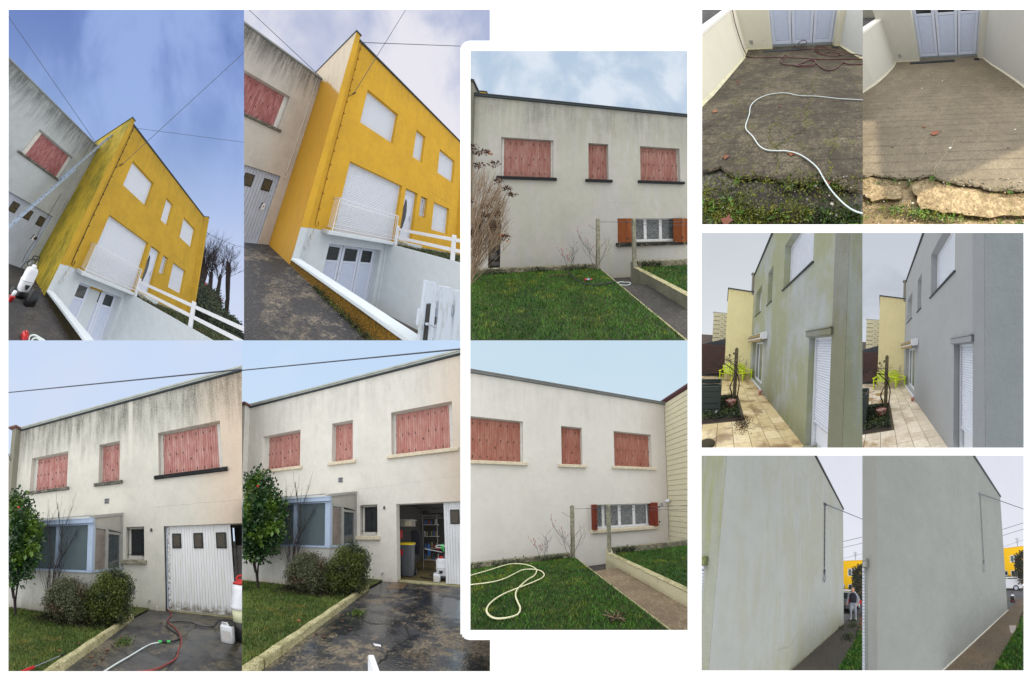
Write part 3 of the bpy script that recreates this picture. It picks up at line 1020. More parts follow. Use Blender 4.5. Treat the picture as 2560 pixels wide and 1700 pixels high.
# ------------------------------------------------------------------ sites 1 and 2: the yellow house seen from next door's drive
YW = dict(w1=(1.337, 3.342, 4.186, 5.747), w2=(4.905, 5.776, 4.196, 5.759), w3=(7.394, 9.419, 4.219, 5.75), w4=(1.311, 4.455, .03, 2.532),
          dr=(4.751, 5.751, .12, 2.516), sm=(6.072, 6.692, 1.462, 2.491), w6=(7.369, 9.212, .986, 2.488))


def yellow_place(k, clean):
    st = S[k]
    gz = lambda x, y: -.965 + .044 * y
    if clean:
        yel = stucco('ochre_render_clean', C(224, 176, 58), C(128, 112, 60), 7.6, 6.2, .55, low=.06, clean=(), grain=.09, bs=.35, streak=1.6,
                     tintx=None, damp=None, lines=((6.9, 2.95, 10.3, 2.78, .02),))
        gab = N('gable_bare_and_ochre')
        pa = gab.noise(3, 4, .6)
        k1 = gab.step(gab.add(gab.sub(gab.z, gab.mul(gab.sub(pa, .5), .12)), gab.mul(gab.y, -.80)), 4.66, 4.80)
        col = gab.mix(k1, C(182, 136, 34), C(206, 192, 170))
        gab = gab.out(gab.mix(gab.mul(gab.step(gab.noise(9, 4, .6, (1, 1, .2)), .45, .7), .25), col, C(120, 100, 60)), .6, 0, gab.noise(30), .3, .01)
    else:
        yel = stucco('ochre_render_stained', C(206, 166, 56), C(96, 92, 44), 7.5, 5.9, .6, low=.14, grain=.10, bs=.35, streak=1.8,
                     lines=((6.9, 2.95, 10.3, 2.78, .02),))
        g = N('gable_green_algae')
        s1 = g.noise(11, 4, .65, (1, 1, .12)); p1 = g.noise(.9, 4, .6, (1, 1, .6), 3); s2 = g.noise(38, 3, .6, (1, 1, .08), 6)
        f = g.add(g.mul(s1, .35), g.add(g.mul(p1, .4), g.mul(s2, .25)))
        gab = g.out(g.mix(g.step(f, .40, .62), C(196, 168, 52), g.mix(g.step(s2, .4, .6), C(128, 126, 40), C(94, 94, 34))), .8, 0, s2, .3, .01)
    wht = stucco('white_painted_render' + str(k), C(210, 219, 226), C(150, 152, 140), 9, 8.5, .0, low=.05, grain=.05, bs=.2,
                 damp=(-2.5, -1.9, C(170, 168, 150), .4))
    house = st.thing('house', ['', 'yellow house with green algae stains on its gable and white roller shutters',
                               'freshly cleaned bright yellow house with a cream upper gable and white roller shutters'][k], 'house', (5, 4, -1))
    holes = [YW[q] for q in ('w1', 'w2', 'w3', 'w4', 'dr', 'sm', 'w6')]
    facade(st, house, 'wall', .21, 10.39, 0.0, 7.40, 0.0, holes, yel, th=.34)
    m = MB(); m.box(.003, .21, -.338, -.002, 0.002, 7.26); st.make('corner_pilaster', m, yel, house)
    m = MB(); m.box(.003, .21, -.338, -.002, -.82, 0.0); st.make('pilaster_foot', m, wht, house)
    m = MB(); m.box(0.0, .10, -.335, 9, -1.25, 7.262); st.make('gable_wall', m, gab, house)
    m = MB(); m.box(10.39, 10.62, -.34, .3, -.1, 7.40); st.make('far_pilaster', m, yel, house)
    m = MB(); m.box(.212, 10.39, -.07, .25, 7.402, 7.47); m.box(-.03, .24, -.37, 9, 7.264, 7.31); m.box(10.37, 10.65, -.37, .3, 7.402, 7.45)
    st.make('roof_edge', m, M['darkzinc'], house)
    m = MB(); m.box(.12, 10.6, .345, 2.5, -.5, 7.35); st.make('roof_block', m, yel, house)
    # basement front below the balcony
    facade(st, house, 'basement_wall', .212, 3.948, -2.46, -.003, 0.0, [(1.277, 3.755, -2.44, -.368)], wht, th=.42)
    pvc_doors(st, house, 1.277, -2.43, .30, ajar=not clean)
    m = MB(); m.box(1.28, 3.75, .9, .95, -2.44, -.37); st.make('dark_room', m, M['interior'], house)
    # windows
    for q, dep in (('w1', .2), ('w2', .2), ('w3', .2), ('w4', .2), ('w6', .2)):
        x0, x1, z0, z1 = YW[q]
        roller(st, house, x0, x1, z0, z1, 0.0, dep, .062 if q == 'w4' else .055)
    # front door
    x0, x1, z0, z1 = YW['dr']
    f = MB()
    f.box(x0 + .004, x0 + .07, .17, .24, z0, z1 - .004); f.box(x1 - .07, x1 - .004, .17, .24, z0, z1 - .004); f.box(x0 + .071, x1 - .071, .17, .24, z1 - .2, z1 - .005)
    fd = st.make('front_door', f, M['pvc'], house)
    if fd:
        m = MB(); m.bbox(x0 + .072, x1 - .072, .19, .23, z0, z1 - .201, .01); st.make('door_leaf', m, M['pvc'], fd)
        m = MB(); m.prism([(x0 + .24, z0 + .35), (x0 + .36, z0 + .55), (x0 + .50, z0 + 1.0), (x0 + .52, z0 + 1.4), (x0 + .44, z0 + 1.85), (x0 + .34, z0 + 1.95), (x0 + .24, z0 + 1.5), (x0 + .2, z0 + .9)], 1, .175, .189)
        st.make('pane', m, M['darkglass'], fd)
        m = MB(); m.tube([(x1 - .16, .19, z0 + 1.05), (x1 - .16, .13, z0 + 1.05), (x1 - .27, .13, z0 + 1.05)], .012); m.box(x1 - .18, x1 - .14, .18, .189, z0 + .95, z0 + 1.2)
        st.make('door_handle', m, M['alu'], fd)
    # small barred window
    x0, x1, z0, z1 = YW['sm']
    f = MB(); f.box(x0 + .004, x0 + .05, .2, .25, z0 + .003, z1 - .003); f.box(x1 - .05, x1 - .004, .2, .25, z0 + .003, z1 - .003)
    f.box(x0 + .051, x1 - .051, .2, .25, z0 + .004, z0 + .06); f.box(x0 + .051, x1 - .051, .2, .25, z1 - .06, z1 - .004)
    wn_ = st.make('window', f, M['white'], house)
    if wn_:
        m = MB(); m.box(x0 + .052, x1 - .052, .215, .23, z0 + .061, z1 - .061); st.make('pane', m, M['pvc_panel'], wn_)
        m = MB()
        for t in (.12, .36, .64, .88):
            xx = x0 + (x1 - x0) * t; bow = .08 if t in (.36, .64) else 0
            m.tube(spline([(xx, .10, z0 + .05), (xx + (bow if t > .5 else -bow) * .5, .10, z0 + .35), (xx, .10, (z0 + z1) / 2), (xx + (bow if t > .5 else -bow) * .5, .10, z1 - .3), (xx, .10, z1 - .05)], 3), .012, 5)
        m.tube([(x0, .10, z0 + .12), (x1, .10, z0 + .12)], .012, 5); m.tube([(x0, .10, z1 - .12), (x1, .10, z1 - .12)], .012, 5)
        st.make('window_bars', m, M['white'], wn_)
    # balcony
    m = MB(); m.bbox(.86, 3.93, -.44, -.002, -.07, .045, .012); st.make('balcony_slab', m, wht, house)
    rx0, rx1, ry, rz0, rz1 = 1.0, 4.06, -.36, .13, 1.10
    m = MB()
    m.box(rx0, rx1, ry - .015, ry + .015, rz1 - .03, rz1); m.box(rx0, rx1, ry - .012, ry + .012, rz0, rz0 + .025)
    m.box(rx0 + .04, rx1 - .04, ry - .008, ry + .008, rz0 + .13, rz0 + .145); m.box(rx0 + .04, rx1 - .04, ry - .008, ry + .008, rz1 - .15, rz1 - .135)
    for xx in (rx0, rx1 - .02):
        m.box(xx, xx + .03, ry - .015, ry + .015, .045, rz1); m.box(xx, xx + .025, ry + .016, -.005, rz1 - .03, rz1 - .002); m.box(xx, xx + .025, ry + .016, -.005, rz0, rz0 + .025)
    rail = st.make('railing', m, M['white'], house)
    if rail:
        nb = 27
        for i in range(1, nb):
            xx = rx0 + .03 + (rx1 - rx0 - .03) * i / nb
            b = MB()
            za, zb_ = (rz0 + .14, rz1 - .14) if i % 2 else (rz0 + .026, rz1 - .031)
            b.box(xx - .006, xx + .006, ry - .006, ry + .006, za, zb_)
            st.make('baluster', b, M['white'], rail)
        for i in range(1, 4):
            b = MB(); yy = ry + .36 * i / 4
            b.box(rx1 - .012, rx1, yy - .006, yy + .006, rz0, rz1 - .03)
            st.make('baluster', b, M['white'], rail)
            b = MB(); b.box(rx0 + .008, rx0 + .02, yy - .006, yy + .006, rz0, rz1 - .03)
            st.make('baluster', b, M['white'], rail)
    # supply cable stapled down the front
    m = MB()
    cp = [(.50, -.03, 7.36), (.53, -.02, 4.84), (.54, -.02, 1.84), (.57, -.02, .30), (.59, -.03, .10), (.64, -.05, .06), (.68, -.04, .12), (.68, -.02, .24)]
    m.tube(cp, .009 if clean else .013, 5)
    for i in range(14):
        z_ = 7.1 - i * .5; m.box(.505 + .004 * i, .555 + .004 * i, -.04, -.005, z_, z_ + .03)
    st.make('supply_cable', m, M['cable_ochre'] if clean else M['cable_dark'], house)
    m = MB(); m.tube(spline([(.60, -.02, .0), (.58, -.03, -.22), (.50, -.05, -.34), (.56, -.07, -.48), (.50, -.05, -.58), (.40, -.03, -.52)], 4), .010, 5)
    m.box(.53, .60, -.05, -.004, -.28, -.18)
    st.make('cable_loop', m, M['offwhite'], house)
    # step and door sill
    m = MB(); m.box(4.7, 5.85, -.5, -.003, -.09, .10); st.make('door_step', m, wht, house)

    # ---- low wall beside the ramp
    lw = st.thing('low_wall', ['', 'low yellow wall with white coping, blackened with moss, under the algae-stained gable',
                               'long low wall with mossy ochre side and clean white coping beside the ramp'][k], 'wall', (.1, -2.5, -2))
    mo = N('mossy_ochre_render' + str(k))
    q1 = mo.noise(40, 4, .7); q2 = mo.noise(5, 5, .65, off=4)
    zz = mo.sub(mo.z, mo.mul(mo.y, .044))
    low = mo.step(mo.add(zz, mo.mul(mo.sub(q2, .5), .16)), -1.08, -.965, 1.0, 0.0)
    top = mo.step(mo.add(mo.z, mo.mul(mo.sub(q2, .5), .07)), -.90, -.85)
    base_ = mo.mix(mo.step(q1, .35, .65), C(176, 128, 22) if clean else C(96, 82, 30), C(110, 88, 26) if clean else C(56, 50, 26))
    base_ = mo.mix(mo.mul(low, .92), base_, C(34, 36, 22)); base_ = mo.mix(mo.mul(top, mo.step(q1, .3, .5)), base_, C(46, 42, 30))
    mom = mo.out(base_, .9, 0, q1, 1.0, .03)
    m = MB(); m.box(.01, .19, -6.5, -.34, -2.6, -.865); m2 = st.make('wall_body', m, mom, lw)
    m = MB(); m.bbox(-.015, .215, -6.5, -.341, -.864, -.80, .012); st.make('coping', m, wht, lw)
    m = MB(); m.box(.1905, .20, -6.5, -.34, -2.6, -.866); st.make('inner_render', m, wht, lw)
    # ---- retaining wall with rail fence
    rw = st.thing('retaining_wall', ['', 'white retaining wall below the rail fence, beside the half-open basement door',
                                     'smooth white retaining wall beside the closed three-leaf basement door'][k], 'wall', (4.05, -2, -2.5))
    m = MB(); m.box(3.95, 4.15, -7, -.002, -2.7, -.072); st.make('wall_body', m, wht, rw)
    if clean:
        g = MB(); g.box(3.90, 3.949, -.12, -.003, -2.45, -.02); st.make('corner_bead', g, wht, rw)
    fe = st.thing('rail_fence', ['', 'white two-rail post fence on top of the white retaining wall, hedge behind',
                                 'white two-rail fence above the retaining wall in front of the cleaned yellow front'][k], 'fence', (4.05, -2, -.07))
    for yy in (-.42, -2.70, -5.0):
        m = MB(); m.bbox(4.0, 4.10, yy - .055, yy + .055, -.071, .70, .01); st.make('post', m, M['white'], fe)
    for a, b in ((-.475, -2.645), (-2.755, -4.945), (-5.055, -7)):
        for z0 in (.14 + .05, .46 + .04):
            m = MB()
            m.bbox(4.03, 4.07, b, a, z0, z0 + .11, .006); st.make('rail', m, M['white'], fe)
    # ---- ground
    asph = M['wetdrive'] if clean else M['drydrive']
    sheet(st, 'driveway', [(-12, 1.77), (-.001, 1.77), (-.001, -7), (-12, -7)], asph, label='stained asphalt drive between the houses', zf=gz)
    sheet(st, 'ramp', [(.2, .6, -2.46), (3.95, .6, -2.46), (3.95, 0, -2.45), (3.95, -7, -1.9), (.2, -7, -1.9), (.2, 0, -2.45)], M['rampdark'], label='sunken concrete ramp to the basement door')
    sheet(st, 'lawn', [(4.15, 0, -.10), (14, 0, -.10), (14, 9, .2), (60, 9, .6), (60, -8, -.1), (4.15, -8, -.1)], M['lawn12'], label='grass strip in front of the yellow house')
    m = MB(); m.bbox(5.9, 10.3, -.30, -.003, -.12, -.02 + .02, .03); tag(st.make('stone_edging', m, M['concrete']), ['', 'low stone edging at the foot of the stained yellow front', 'low stone edging at the foot of the cleaned yellow front'][k], 'edging')
    grass(st, 'grass', ((4.2, 12), (-6, 0)), -.10, 9000, .10, M['lawn12b'], 5 + k, .008, 'rough grass behind the rail fence')
    m = MB()
    for i in range(3):
        m.loft([(-.1, .10 - .02 * i, .08, 4.35 + .16 * i, -.55 - .10 * i), (.02, .11 - .02 * i, .09, 4.35 + .16 * i, -.55 - .1 * i), (.10 - .03 * i, .05, .04, 4.36 + .16 * i, -.55 - .1 * i)], 8, 2.3)
    tag(st.make('rock', m, M['concrete'], smooth=True), ['', 'rough stones beside the first fence post, below the algae house', 'rough stones beside the first fence post, below the clean door'][k], 'rock')

    # ---- beige neighbour at the back
    bg = M['beige1'] if not clean else M['beige2']
    nb_ = st.thing('house', ['', 'weathered beige house left of the yellow gable, ladder in front of it',
                             'beige house with black-stained top, cut off beside the ochre gable'][k], 'house', (-3, 4, -1))
    ggx0, ggx1, ggz1 = -2.85, -.338, 1.514
    hs = [(-2.875, -.97, 3.159, 4.603), (ggx0, ggx1, -1.2, ggz1), (-6.0, -5.2, 3.159, 4.603)]
    facade(st, nb_, 'wall', -9, -.002, -1.3, 6.16, 1.77, hs, bg, th=.34)
    m = MB(); m.box(-9, -.002, 1.70, 1.9, 6.162, 6.22); st.make('roof_edge', m, M['zinc'], nb_)
    m = MB(); m.box(-9, -.12, 2.12, 4, 0, 6.15); st.make('roof_block', m, bg, nb_)
    shutter_window(st, nb_, -2.875, -.97, 3.159, 4.603, 1.77, 8, M['shut1'], M['sill_dirty'], dep=.2, jamb=.16)
    npl = 26
    gd = MB(); gd.box(ggx0 + .003, ggx1 - .003, 1.92, 1.95, -1.19, ggz1 - .003)
    gdo = st.make('garage_door', gd, M['gar_old'], nb_)
    if gdo:
        pw = (ggx1 - ggx0 - .02) / npl
        for i in range(npl):
            b = MB(); xa = ggx0 + .01 + i * pw
            b.prism([(xa + .003, 1.9195), (xa + .003, 1.905), (xa + .008, 1.897), (xa + pw - .008, 1.897), (xa + pw - .003, 1.905), (xa + pw - .003, 1.9195)], 2, -1.0, ggz1 - .006)
            st.make('door_board', b, M['gar_old'], gdo)
        for xc in (-1.89, -1.28, -.67):
            b = MB(); b.bbox(xc - .15, xc + .15, 1.878, 1.896, .86, 1.29, .01); fr_ = st.make('pane_frame', b, M['black'], gdo)
            b = MB(); b.box(xc - .12, xc + .12, 1.872, 1.8775, .89, 1.26); st.make('pane', b, M['amberglass'], gdo)
        b = MB(); b.box(-.62, -.50, 1.878, 1.896, .22, .44); st.make('lock_plate', b, M['white'], gdo)
        b = MB(); b.tube([(-.66, 1.875, .24), (-.64, 1.855, .27), (-.62, 1.855, .42), (-.59, 1.875, .45)], .018, 6); b.box(-.555, -.535, 1.868, 1.8775, .30, .35); st.make('door_handle', b, M['black'], gdo)
    m = MB(); m.tube([(-.20, 1.75, 6.1), (-.19, 1.75, 3.0), (-.20, 1.75, 1.75)], .012, 5)
    m.tube(spline([(-.20, 1.75, 1.75), (-.28, 1.74, 1.62), (-.22, 1.72, 1.5), (-.14, 1.74, 1.62), (-.2, 1.74, 1.72)], 4), .008, 5)
    st.make('conduit', m, M['offwhite'], nb_)

    make_sky(k, rect_poly(1) if k == 1 else [(610, 24), (1225, 24), (1225, 102)] + [(1176 - 25 * sin(t), 127 - 25 * cos(t)) for t in np.linspace(0, pi / 2, 8)] + [(1151, 851), (610, 851)],
             M['sky%d' % k], ['', 'deep blue sky with thin veils of cloud', 'mauve grey sky with bright cloud along the roofline'][k])
    return st, house


M['cable_ochre'] = plain('ochre_painted_cable', C(150, 104, 30), .6, .2)
M['wetdrive'] = ground_mat('drive_wet_streaked', C(44, 46, 54), C(146, 134, 116), .45, .9, .4, moss=C(52, 54, 36), mamt=.4, mixr=(.50, .62), rgh=.6)
M['drydrive'] = ground_mat('drive_dark', C(46, 46, 52), C(84, 78, 70), .35, .9, .4, moss=C(44, 46, 32), mamt=.4, mixr=(.46, .62), rgh=.6)
M['rampdark'] = ground_mat('ramp_concrete_dark', C(70, 66, 62), C(104, 98, 90), 0, 1.5, cracks=False)
M['lawn12'] = grass_mat('garden_grass', C(44, 56, 34), C(62, 72, 44), C(30, 36, 26))
M['lawn12b'] = leaf_mat('grass_blade_dark', C(52, 72, 38), C(76, 92, 52), C(90, 84, 56), .6, 8)
M['beige1'] = stucco('old_render_blackened', C(184, 190, 194), C(66, 70, 68), 6.3, 4.2, .95, low=.16, thr=(.36, .60), seam=(-6.35, -6.1, 3.0, 6.3), bs=.5, streak=1.2, clean=((-3, -.9, 2.0, 3.05),))
M['beige2'] = stucco('old_render_blackened_warm', C(196, 192, 186), C(60, 60, 56), 6.4, 4.5, 1.0, low=.14, thr=(.34, .58), bs=.5, streak=1.2, clean=((-3, -.9, 2.0, 3.05),), tintx=(-1.6, 0, C(196, 184, 172)))  # warm tint towards the gable is its bounce light put into the colour
M['sky1'] = sky_mat('sky_deep_blue', (186, 214, 248), (104, 128, 192), (160, 184, 234), .8, 2.2, (1.4, 1, .8), horiz=((214, 222, 244), .62, .9), diag=(.18, .82), off=2, tl=(.40, .58))
M['sky2'] = sky_mat('sky_mauve', (226, 226, 238), (176, 186, 216), (238, 236, 244), .9, 2.2, (1.2, 1, 1), diag=(.25, .85), off=7, tl=(.42, .60))


def build_12():
    st, house = yellow_place(1, False)
    # ladder leaning from the drive against the gable
    la = st.thing('ladder', 'long extending aluminium ladder leaning up against the green-stained gable', 'ladder', (-2.1, 1.0, -.9))
    a0, a1 = np.array([-2.18, .98, -.95]), np.array([.0, .98, 6.72])
    d = (a1 - a0); L = np.linalg.norm(d); d /= L
    nrm = np.array([d[2], 0, -d[0]])
    for sec, (t0, t1, off, hw) in enumerate(((0, .60, .05, .21), (.50, 1.0, -.02, .17))):
        for sy in (-hw, hw):
            m = MB()
            p, q = a0 + d * L * t0 + nrm * off + np.array([0, sy, 0]), a0 + d * L * t1 + nrm * off + np.array([0, sy, 0])
            w_ = np.array([0, .016, 0]); h_ = nrm * .04
            m.add([tuple(c) for c in (p - w_ - h_, p + w_ - h_, p + w_ + h_, p - w_ + h_, q - w_ - h_, q + w_ - h_, q + w_ + h_, q - w_ + h_)],
                  [(0, 3, 2, 1), (4, 5, 6, 7), (0, 1, 5, 4), (1, 2, 6, 5), (2, 3, 7, 6), (3, 0, 4, 7)])
            st.make('side_rail', m, M['alu_blue'], la)
        nr = int(L * (t1 - t0) / .27)
        for i in range(nr):
            t = t0 + (i + .5) * (t1 - t0) / nr
            c = a0 + d * L * t + nrm * off
            m = MB(); m.tube([c + np.array([0, -hw - .03, 0]), c + np.array([0, hw + .03, 0])], .020, 6)
            st.make('rung', m, M['darkzinc'] if i % 1 else M['alu'], la)
            m = MB(); m.tube([c + np.array([0, -hw - .034, 0]), c + np.array([0, -hw - .030, 0])], .013, 6); st.make('rung_plug', m, M['black'], la)
    m = MB(); m.tube(spline([(-.82, .77, 2.3), (-.82, .78, .9), (-.80, .7, .35), (-.95, .3, -.15), (-1.0, .0, -.4)], 5), .010, 5); m.box(-.85, -.77, .66, .76, .30, .42)
    tag(st.make('rope', m, M['black']), 'black cord with a small reel hanging from the ladder beside the garage door', 'cord')
    backpack_sprayer(st, (-.86, -.80, -.99), .97, 'white and black wheeled sprayer at the foot of the algae-stained gable', .25, lid='white', tilt=-.06)
    m = MB(); m.tube(spline([(-1.02, -.72, -.18), (-1.13, -.72, -.25), (-1.16, -.70, -.42), (-1.06, -.72, -.5), (-1.0, -.74, -.35), (-1.10, -.72, -.22), (-1.0, -.70, -.12), (-.88, -.70, -.16)], 5), .012, 6)
    tag(st.make('hose', m, M['black'], smooth=True), 'thin black hose coiled on the side of the upright sprayer', 'hose')
    jerrycan(st, (-.68, -1.12, -1.02), .27, .18, .42, 'black jerrycan standing right of the white sprayer', 'black', 'black', .3)
    m = MB(); m.loft([(-1.02, .05, .05, -1.13, -1.12), (-.93, .06, .06, -1.13, -1.12), (-.92, .075, .075, -1.13, -1.12), (-.90, .055, .055, -1.13, -1.12)], 14, 2)
    m2 = MB(); m2.loft([(-.899, .05, .05, -1.13, -1.12), (-.80, .042, .042, -1.13, -1.12)], 14, 2)
    t = st.thing('measuring_cup', 'small cup with red collar on the asphalt left of the sprayer', 'cup', (-1.13, -1.12, -1.02))
    st.make('collar', m, M['red'], t, smooth=True); st.make('beaker', m2, M['white'], t, smooth=True)
    m = MB(); m.bbox(-1.06, -.96, -2.34, -2.20, -1.07, -.98, .02); m.bbox(-1.03, -.99, -2.31, -2.24, -.979, -.955, .008)
    tag(st.make('fuel_cap_box', m, M['red']), 'small red plastic box on dark asphalt at the bottom edge', 'box')
    hose(st, 'hose', [(-.95, -2.36, -1.05), (-.90, -2.24, -1.04), (-.80, -2.20, -1.04), (-.70, -2.24, -1.05), (-.62, -2.34, -1.05), (-.60, -2.6, -1.06)], .016, M['hose_white'], 'pale hose looping on the asphalt beside the red box')
    hose(st, 'hose', [(-.93, -2.40, -1.05), (-.86, -2.30, -1.04), (-.78, -2.27, -1.04), (-.70, -2.32, -1.05), (-.64, -2.45, -1.05)], .014, M['hose_white'], 'inner loop of pale hose on the asphalt below the red box')
    wire(st, (-.03, 1.7, 6.20), (-6.9, 2.5, 8.6), .014, .0, 'thin dark wire rising left from the beige roof end into blue sky')
    wire(st, (.35, -.10, 7.10), (5.47, -3.64, 9.28), .010, .0, 'wire from the stained gable corner running off to the right')
    wire(st, (.75, -.10, 4.95), (1.82, -4.14, 11.59), .013, .0, 'wire from the stained yellow front rising steeply across blue sky')
    m = MB(); m.tube([(.54, -.02, 4.62), (.72, -.08, 4.90)], .012, 5); m.tube([(.68, -.08, 4.84), (.78, -.12, 5.02)], .026, 6)
    tag(st.make('cable_clamp', m, M['cable_dark']), 'dark clamp where the wire meets the stained yellow front', 'clamp')
    wire(st, (10.6, -.3, 6.1), (34.5, 1.05, 14.2), .02, .4, 'faint wire sagging right from the far pilaster above the bare trees')
    # hedge, pollards and red roof beyond
    hd = st.thing('hedge', 'dark evergreen hedge behind the rail fence right of the yellow house', 'hedge', (16, 1, 0))
    cs = [(12.2 + i * 1.45, 1.2 + .25 * i + rnd.uniform(-.3, .3), 1.25 + .05 * i, 1.3, 1.2, 1.35 + .10 * i + rnd.uniform(-.1, .15)) for i in range(12)]
    cs += [(13 + i * 1.6, .2 + .12 * i, .7, 1.2, .9, 1.0) for i in range(10)]
    p, dd = clump(cs, 15000, 31, .35)
    leaves(st, 'foliage', p, dd, .22, M['hedge'], hd, 4)
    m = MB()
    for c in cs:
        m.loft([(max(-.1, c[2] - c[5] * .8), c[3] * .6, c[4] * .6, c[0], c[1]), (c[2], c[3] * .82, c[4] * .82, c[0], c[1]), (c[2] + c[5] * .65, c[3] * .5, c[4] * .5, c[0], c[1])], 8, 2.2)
    st.make('hedge_shade_core', m, M['hedge_in'], hd)  # near-black solid core, painted as the shade inside the hedge
    lab = ['pollarded bare tree with forked trunks, nearest the yellow corner', 'short stubby pollard in the middle of the bare trees', 'slim double pollard left of the leaning one', 'leaning bare tree at the right edge behind the hedge']
    spots = [((21.2, 3.2), 3.6, 2.4, [(-.16, 0), (.12, .1), (.32, 0)]), ((24.2, 3.3), 3.3, 2.7, [(-.02, 0), (.10, .1)]), ((27.0, 3.2), 3.5, 3.2, [(.14, 0)]), ((32.5, 3.3), 4.2, 5.6, [(-.26, 0), (-.05, .1)])]
    for i, ((tx, ty), tz, hgt, forks) in enumerate(spots):
        t = st.thing('bare_tree', lab[i], 'tree', (tx, ty, 0), 'bare pollarded trees behind the hedge')
        m = MB(); m.tube([(tx, ty, 0), (tx, ty, tz)], .30, 7, .26)
        tips = []
        for (fx, fy) in forks:
            e = np.array([tx + fx * hgt * 1.3, ty + fy, tz + hgt])
            m.tube(spline([(tx, ty, tz), (tx + fx * hgt * .8, ty, tz + hgt * .45), tuple(e)], 4), .26, 6, .17)
            tips.append(e); tips.append(np.array([tx + fx * hgt * .9, ty, tz + hgt * .6]))
        st.make('trunk', m, M['twig_dark'], t)
        m = MB()
        for j, e in enumerate(tips):
            for q in range(7):
                twigs(m, e, (rnd.uniform(-.8, .8), rnd.uniform(-.4, .4), rnd.uniform(.35, 1)), rnd.uniform(1.6, 3.2), .030, 2, 100 * i + 10 * j + q, .42, (3, 5), upb=.25, seg=3)
        st.make('twigs', m, M['twig_dark'], t)
    rr = st.thing('house', 'distant house with a red tiled roof between the bare trees', 'house', (36, 8, 0))
    m = MB(); m.box(29, 46, 8, 16, 0, 4.9); st.make('wall', m, plain('far_grey_wall', C(150, 160, 175), .8), rr)
    m = MB(); m.prism([(7.4, 4.9), (16.6, 4.9), (12, 8.2)], 0, 28, 47); st.make('roof', m, plain('far_red_tiles', C(196, 92, 104), .8, .2, sc=2), rr)

    st, house = yellow_place(2, True)
    wire(st, (-.03, 1.7, 6.20), (-3.59, 3.37, 8.24), .014, .0, 'thin wire rising left from the blackened roof end into pale sky')
    wire(st, (.28, -.36, 6.98), (4.76, -2.49, 9.44), .014, .0, 'level wire from the clean gable corner running to the right')
    wire(st, (.70, -.08, 5.05), (1.87, -.97, 10.55), .013, .0, 'wire rising steeply from the cleaned yellow front to the top edge')
    m = MB(); m.tube([(.54, -.02, 4.84), (.68, -.07, 5.02)], .012, 5); m.tube([(.66, -.07, 5.0), (.74, -.13, 5.10)], .028, 6)
    tag(st.make('cable_clamp', m, M['cable_dark']), 'dark clamp where the wire meets the cleaned yellow front', 'clamp')
    # picket gate close to the standpoint
    g = st.thing('garden_gate', 'peeling white plank gate with a long black lock plate, close in front', 'gate', (.3, -4.3, -1.2))
    for (a, b, zt, ml) in ((-.205, .075, -.095, .045), (.14, .50, -.16, .05), (.585, .95, -.225, .05)):
        m = MB(); y0_ = -4.315
        m.prism([(a, -1.16), (b, -1.16), (b, zt - .045), (b - .02, zt - .03), (a + .01, zt)], 1, y0_, y0_ + .03)
        st.make('plank', m, M['peeling'], g)
    for (x_, z_) in ((.105, -.36), (.105, -.53), (.54, -.47)):
        m = MB(); m.box(x_ - .018, x_ + .022, -4.31, -4.29, z_ - .035, z_ + .035); st.make('spacer', m, M['alu'] if x_ > .3 or z_ > -.4 else M['black'], g)
    m = MB(); m.box(-.2, .95, -4.284, -4.25, -.55, -.40); m.box(-.2, .95, -4.284, -4.25, -1.05, -.95); st.make('back_rail', m, M['peeling'], g)
    m = MB(); m.bbox(-.135, -.055, -4.326, -4.316, -.86, -.33, .003); st.make('lock_plate', m, M['black'], g)
    m = MB(); m.tube([(-.095, -4.32, -.52), (-.095, -4.355, -.52), (-.18, -4.36, -.50)], .012, 8); m.tube([(-.095, -4.355, -.52), (.02, -4.36, -.555)], .012, 8); st.make('door_handle', m, M['alu'], g)
    m = MB(); m.cyl((-.095, -.70), .014, 1, -4.330, -4.327, 8); st.make('key_cylinder', m, M['zinc'], g)
    # weeds where the mossy wall meets the drive
    r = np.random.RandomState(5)
    yy = r.uniform(-4.6, -1.8, 1500); pts = np.stack([-.01 - np.abs(r.normal(0, .035, 1500)), yy, -.965 + .044 * yy + np.abs(r.normal(0, .035, 1500))], 1)
    leaves(st, 'moss', pts, np.tile([[-.4, 0, .8]], (1500, 1)), .03, M['mossleaf'], None, 8, kind='stuff', label='dark moss and small ferns along the foot of the ochre wall')


M['hedge'] = leaf_mat('hedge_leaf', C(34, 46, 32), C(58, 74, 50), C(74, 80, 50), .5, 8)
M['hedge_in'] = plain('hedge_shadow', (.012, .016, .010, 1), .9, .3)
M['mossleaf'] = leaf_mat('moss_leaf', C(34, 42, 24), C(66, 74, 34), C(90, 96, 44), .8, 12)
n = N('peeling_white_paint')
f_ = n.noise(12, 5, .7, (1, 1, .3)); g_ = n.noise(60, 3, .6, (1, 1, .08), 4)
M['peeling'] = n.out(n.mix(n.step(n.add(n.mul(f_, .7), n.mul(g_, .3)), .52, .62), C(196, 206, 220), C(172, 180, 184)), .6, 0, g_, .3, .004)


# ------------------------------------------------------------------ sites 4 and 5: street front of the beige house
FW = dict(w1=(13.601, 15.247, 3.491, 4.732), w2=(16.461, 17.182, 3.483, 4.728), w3=(18.394, 20.045, 3.478, 4.728), sm=(17.415, 17.954, 1.232, 2.114),
          ga=(18.506, 20.95, -.12, 2.10))


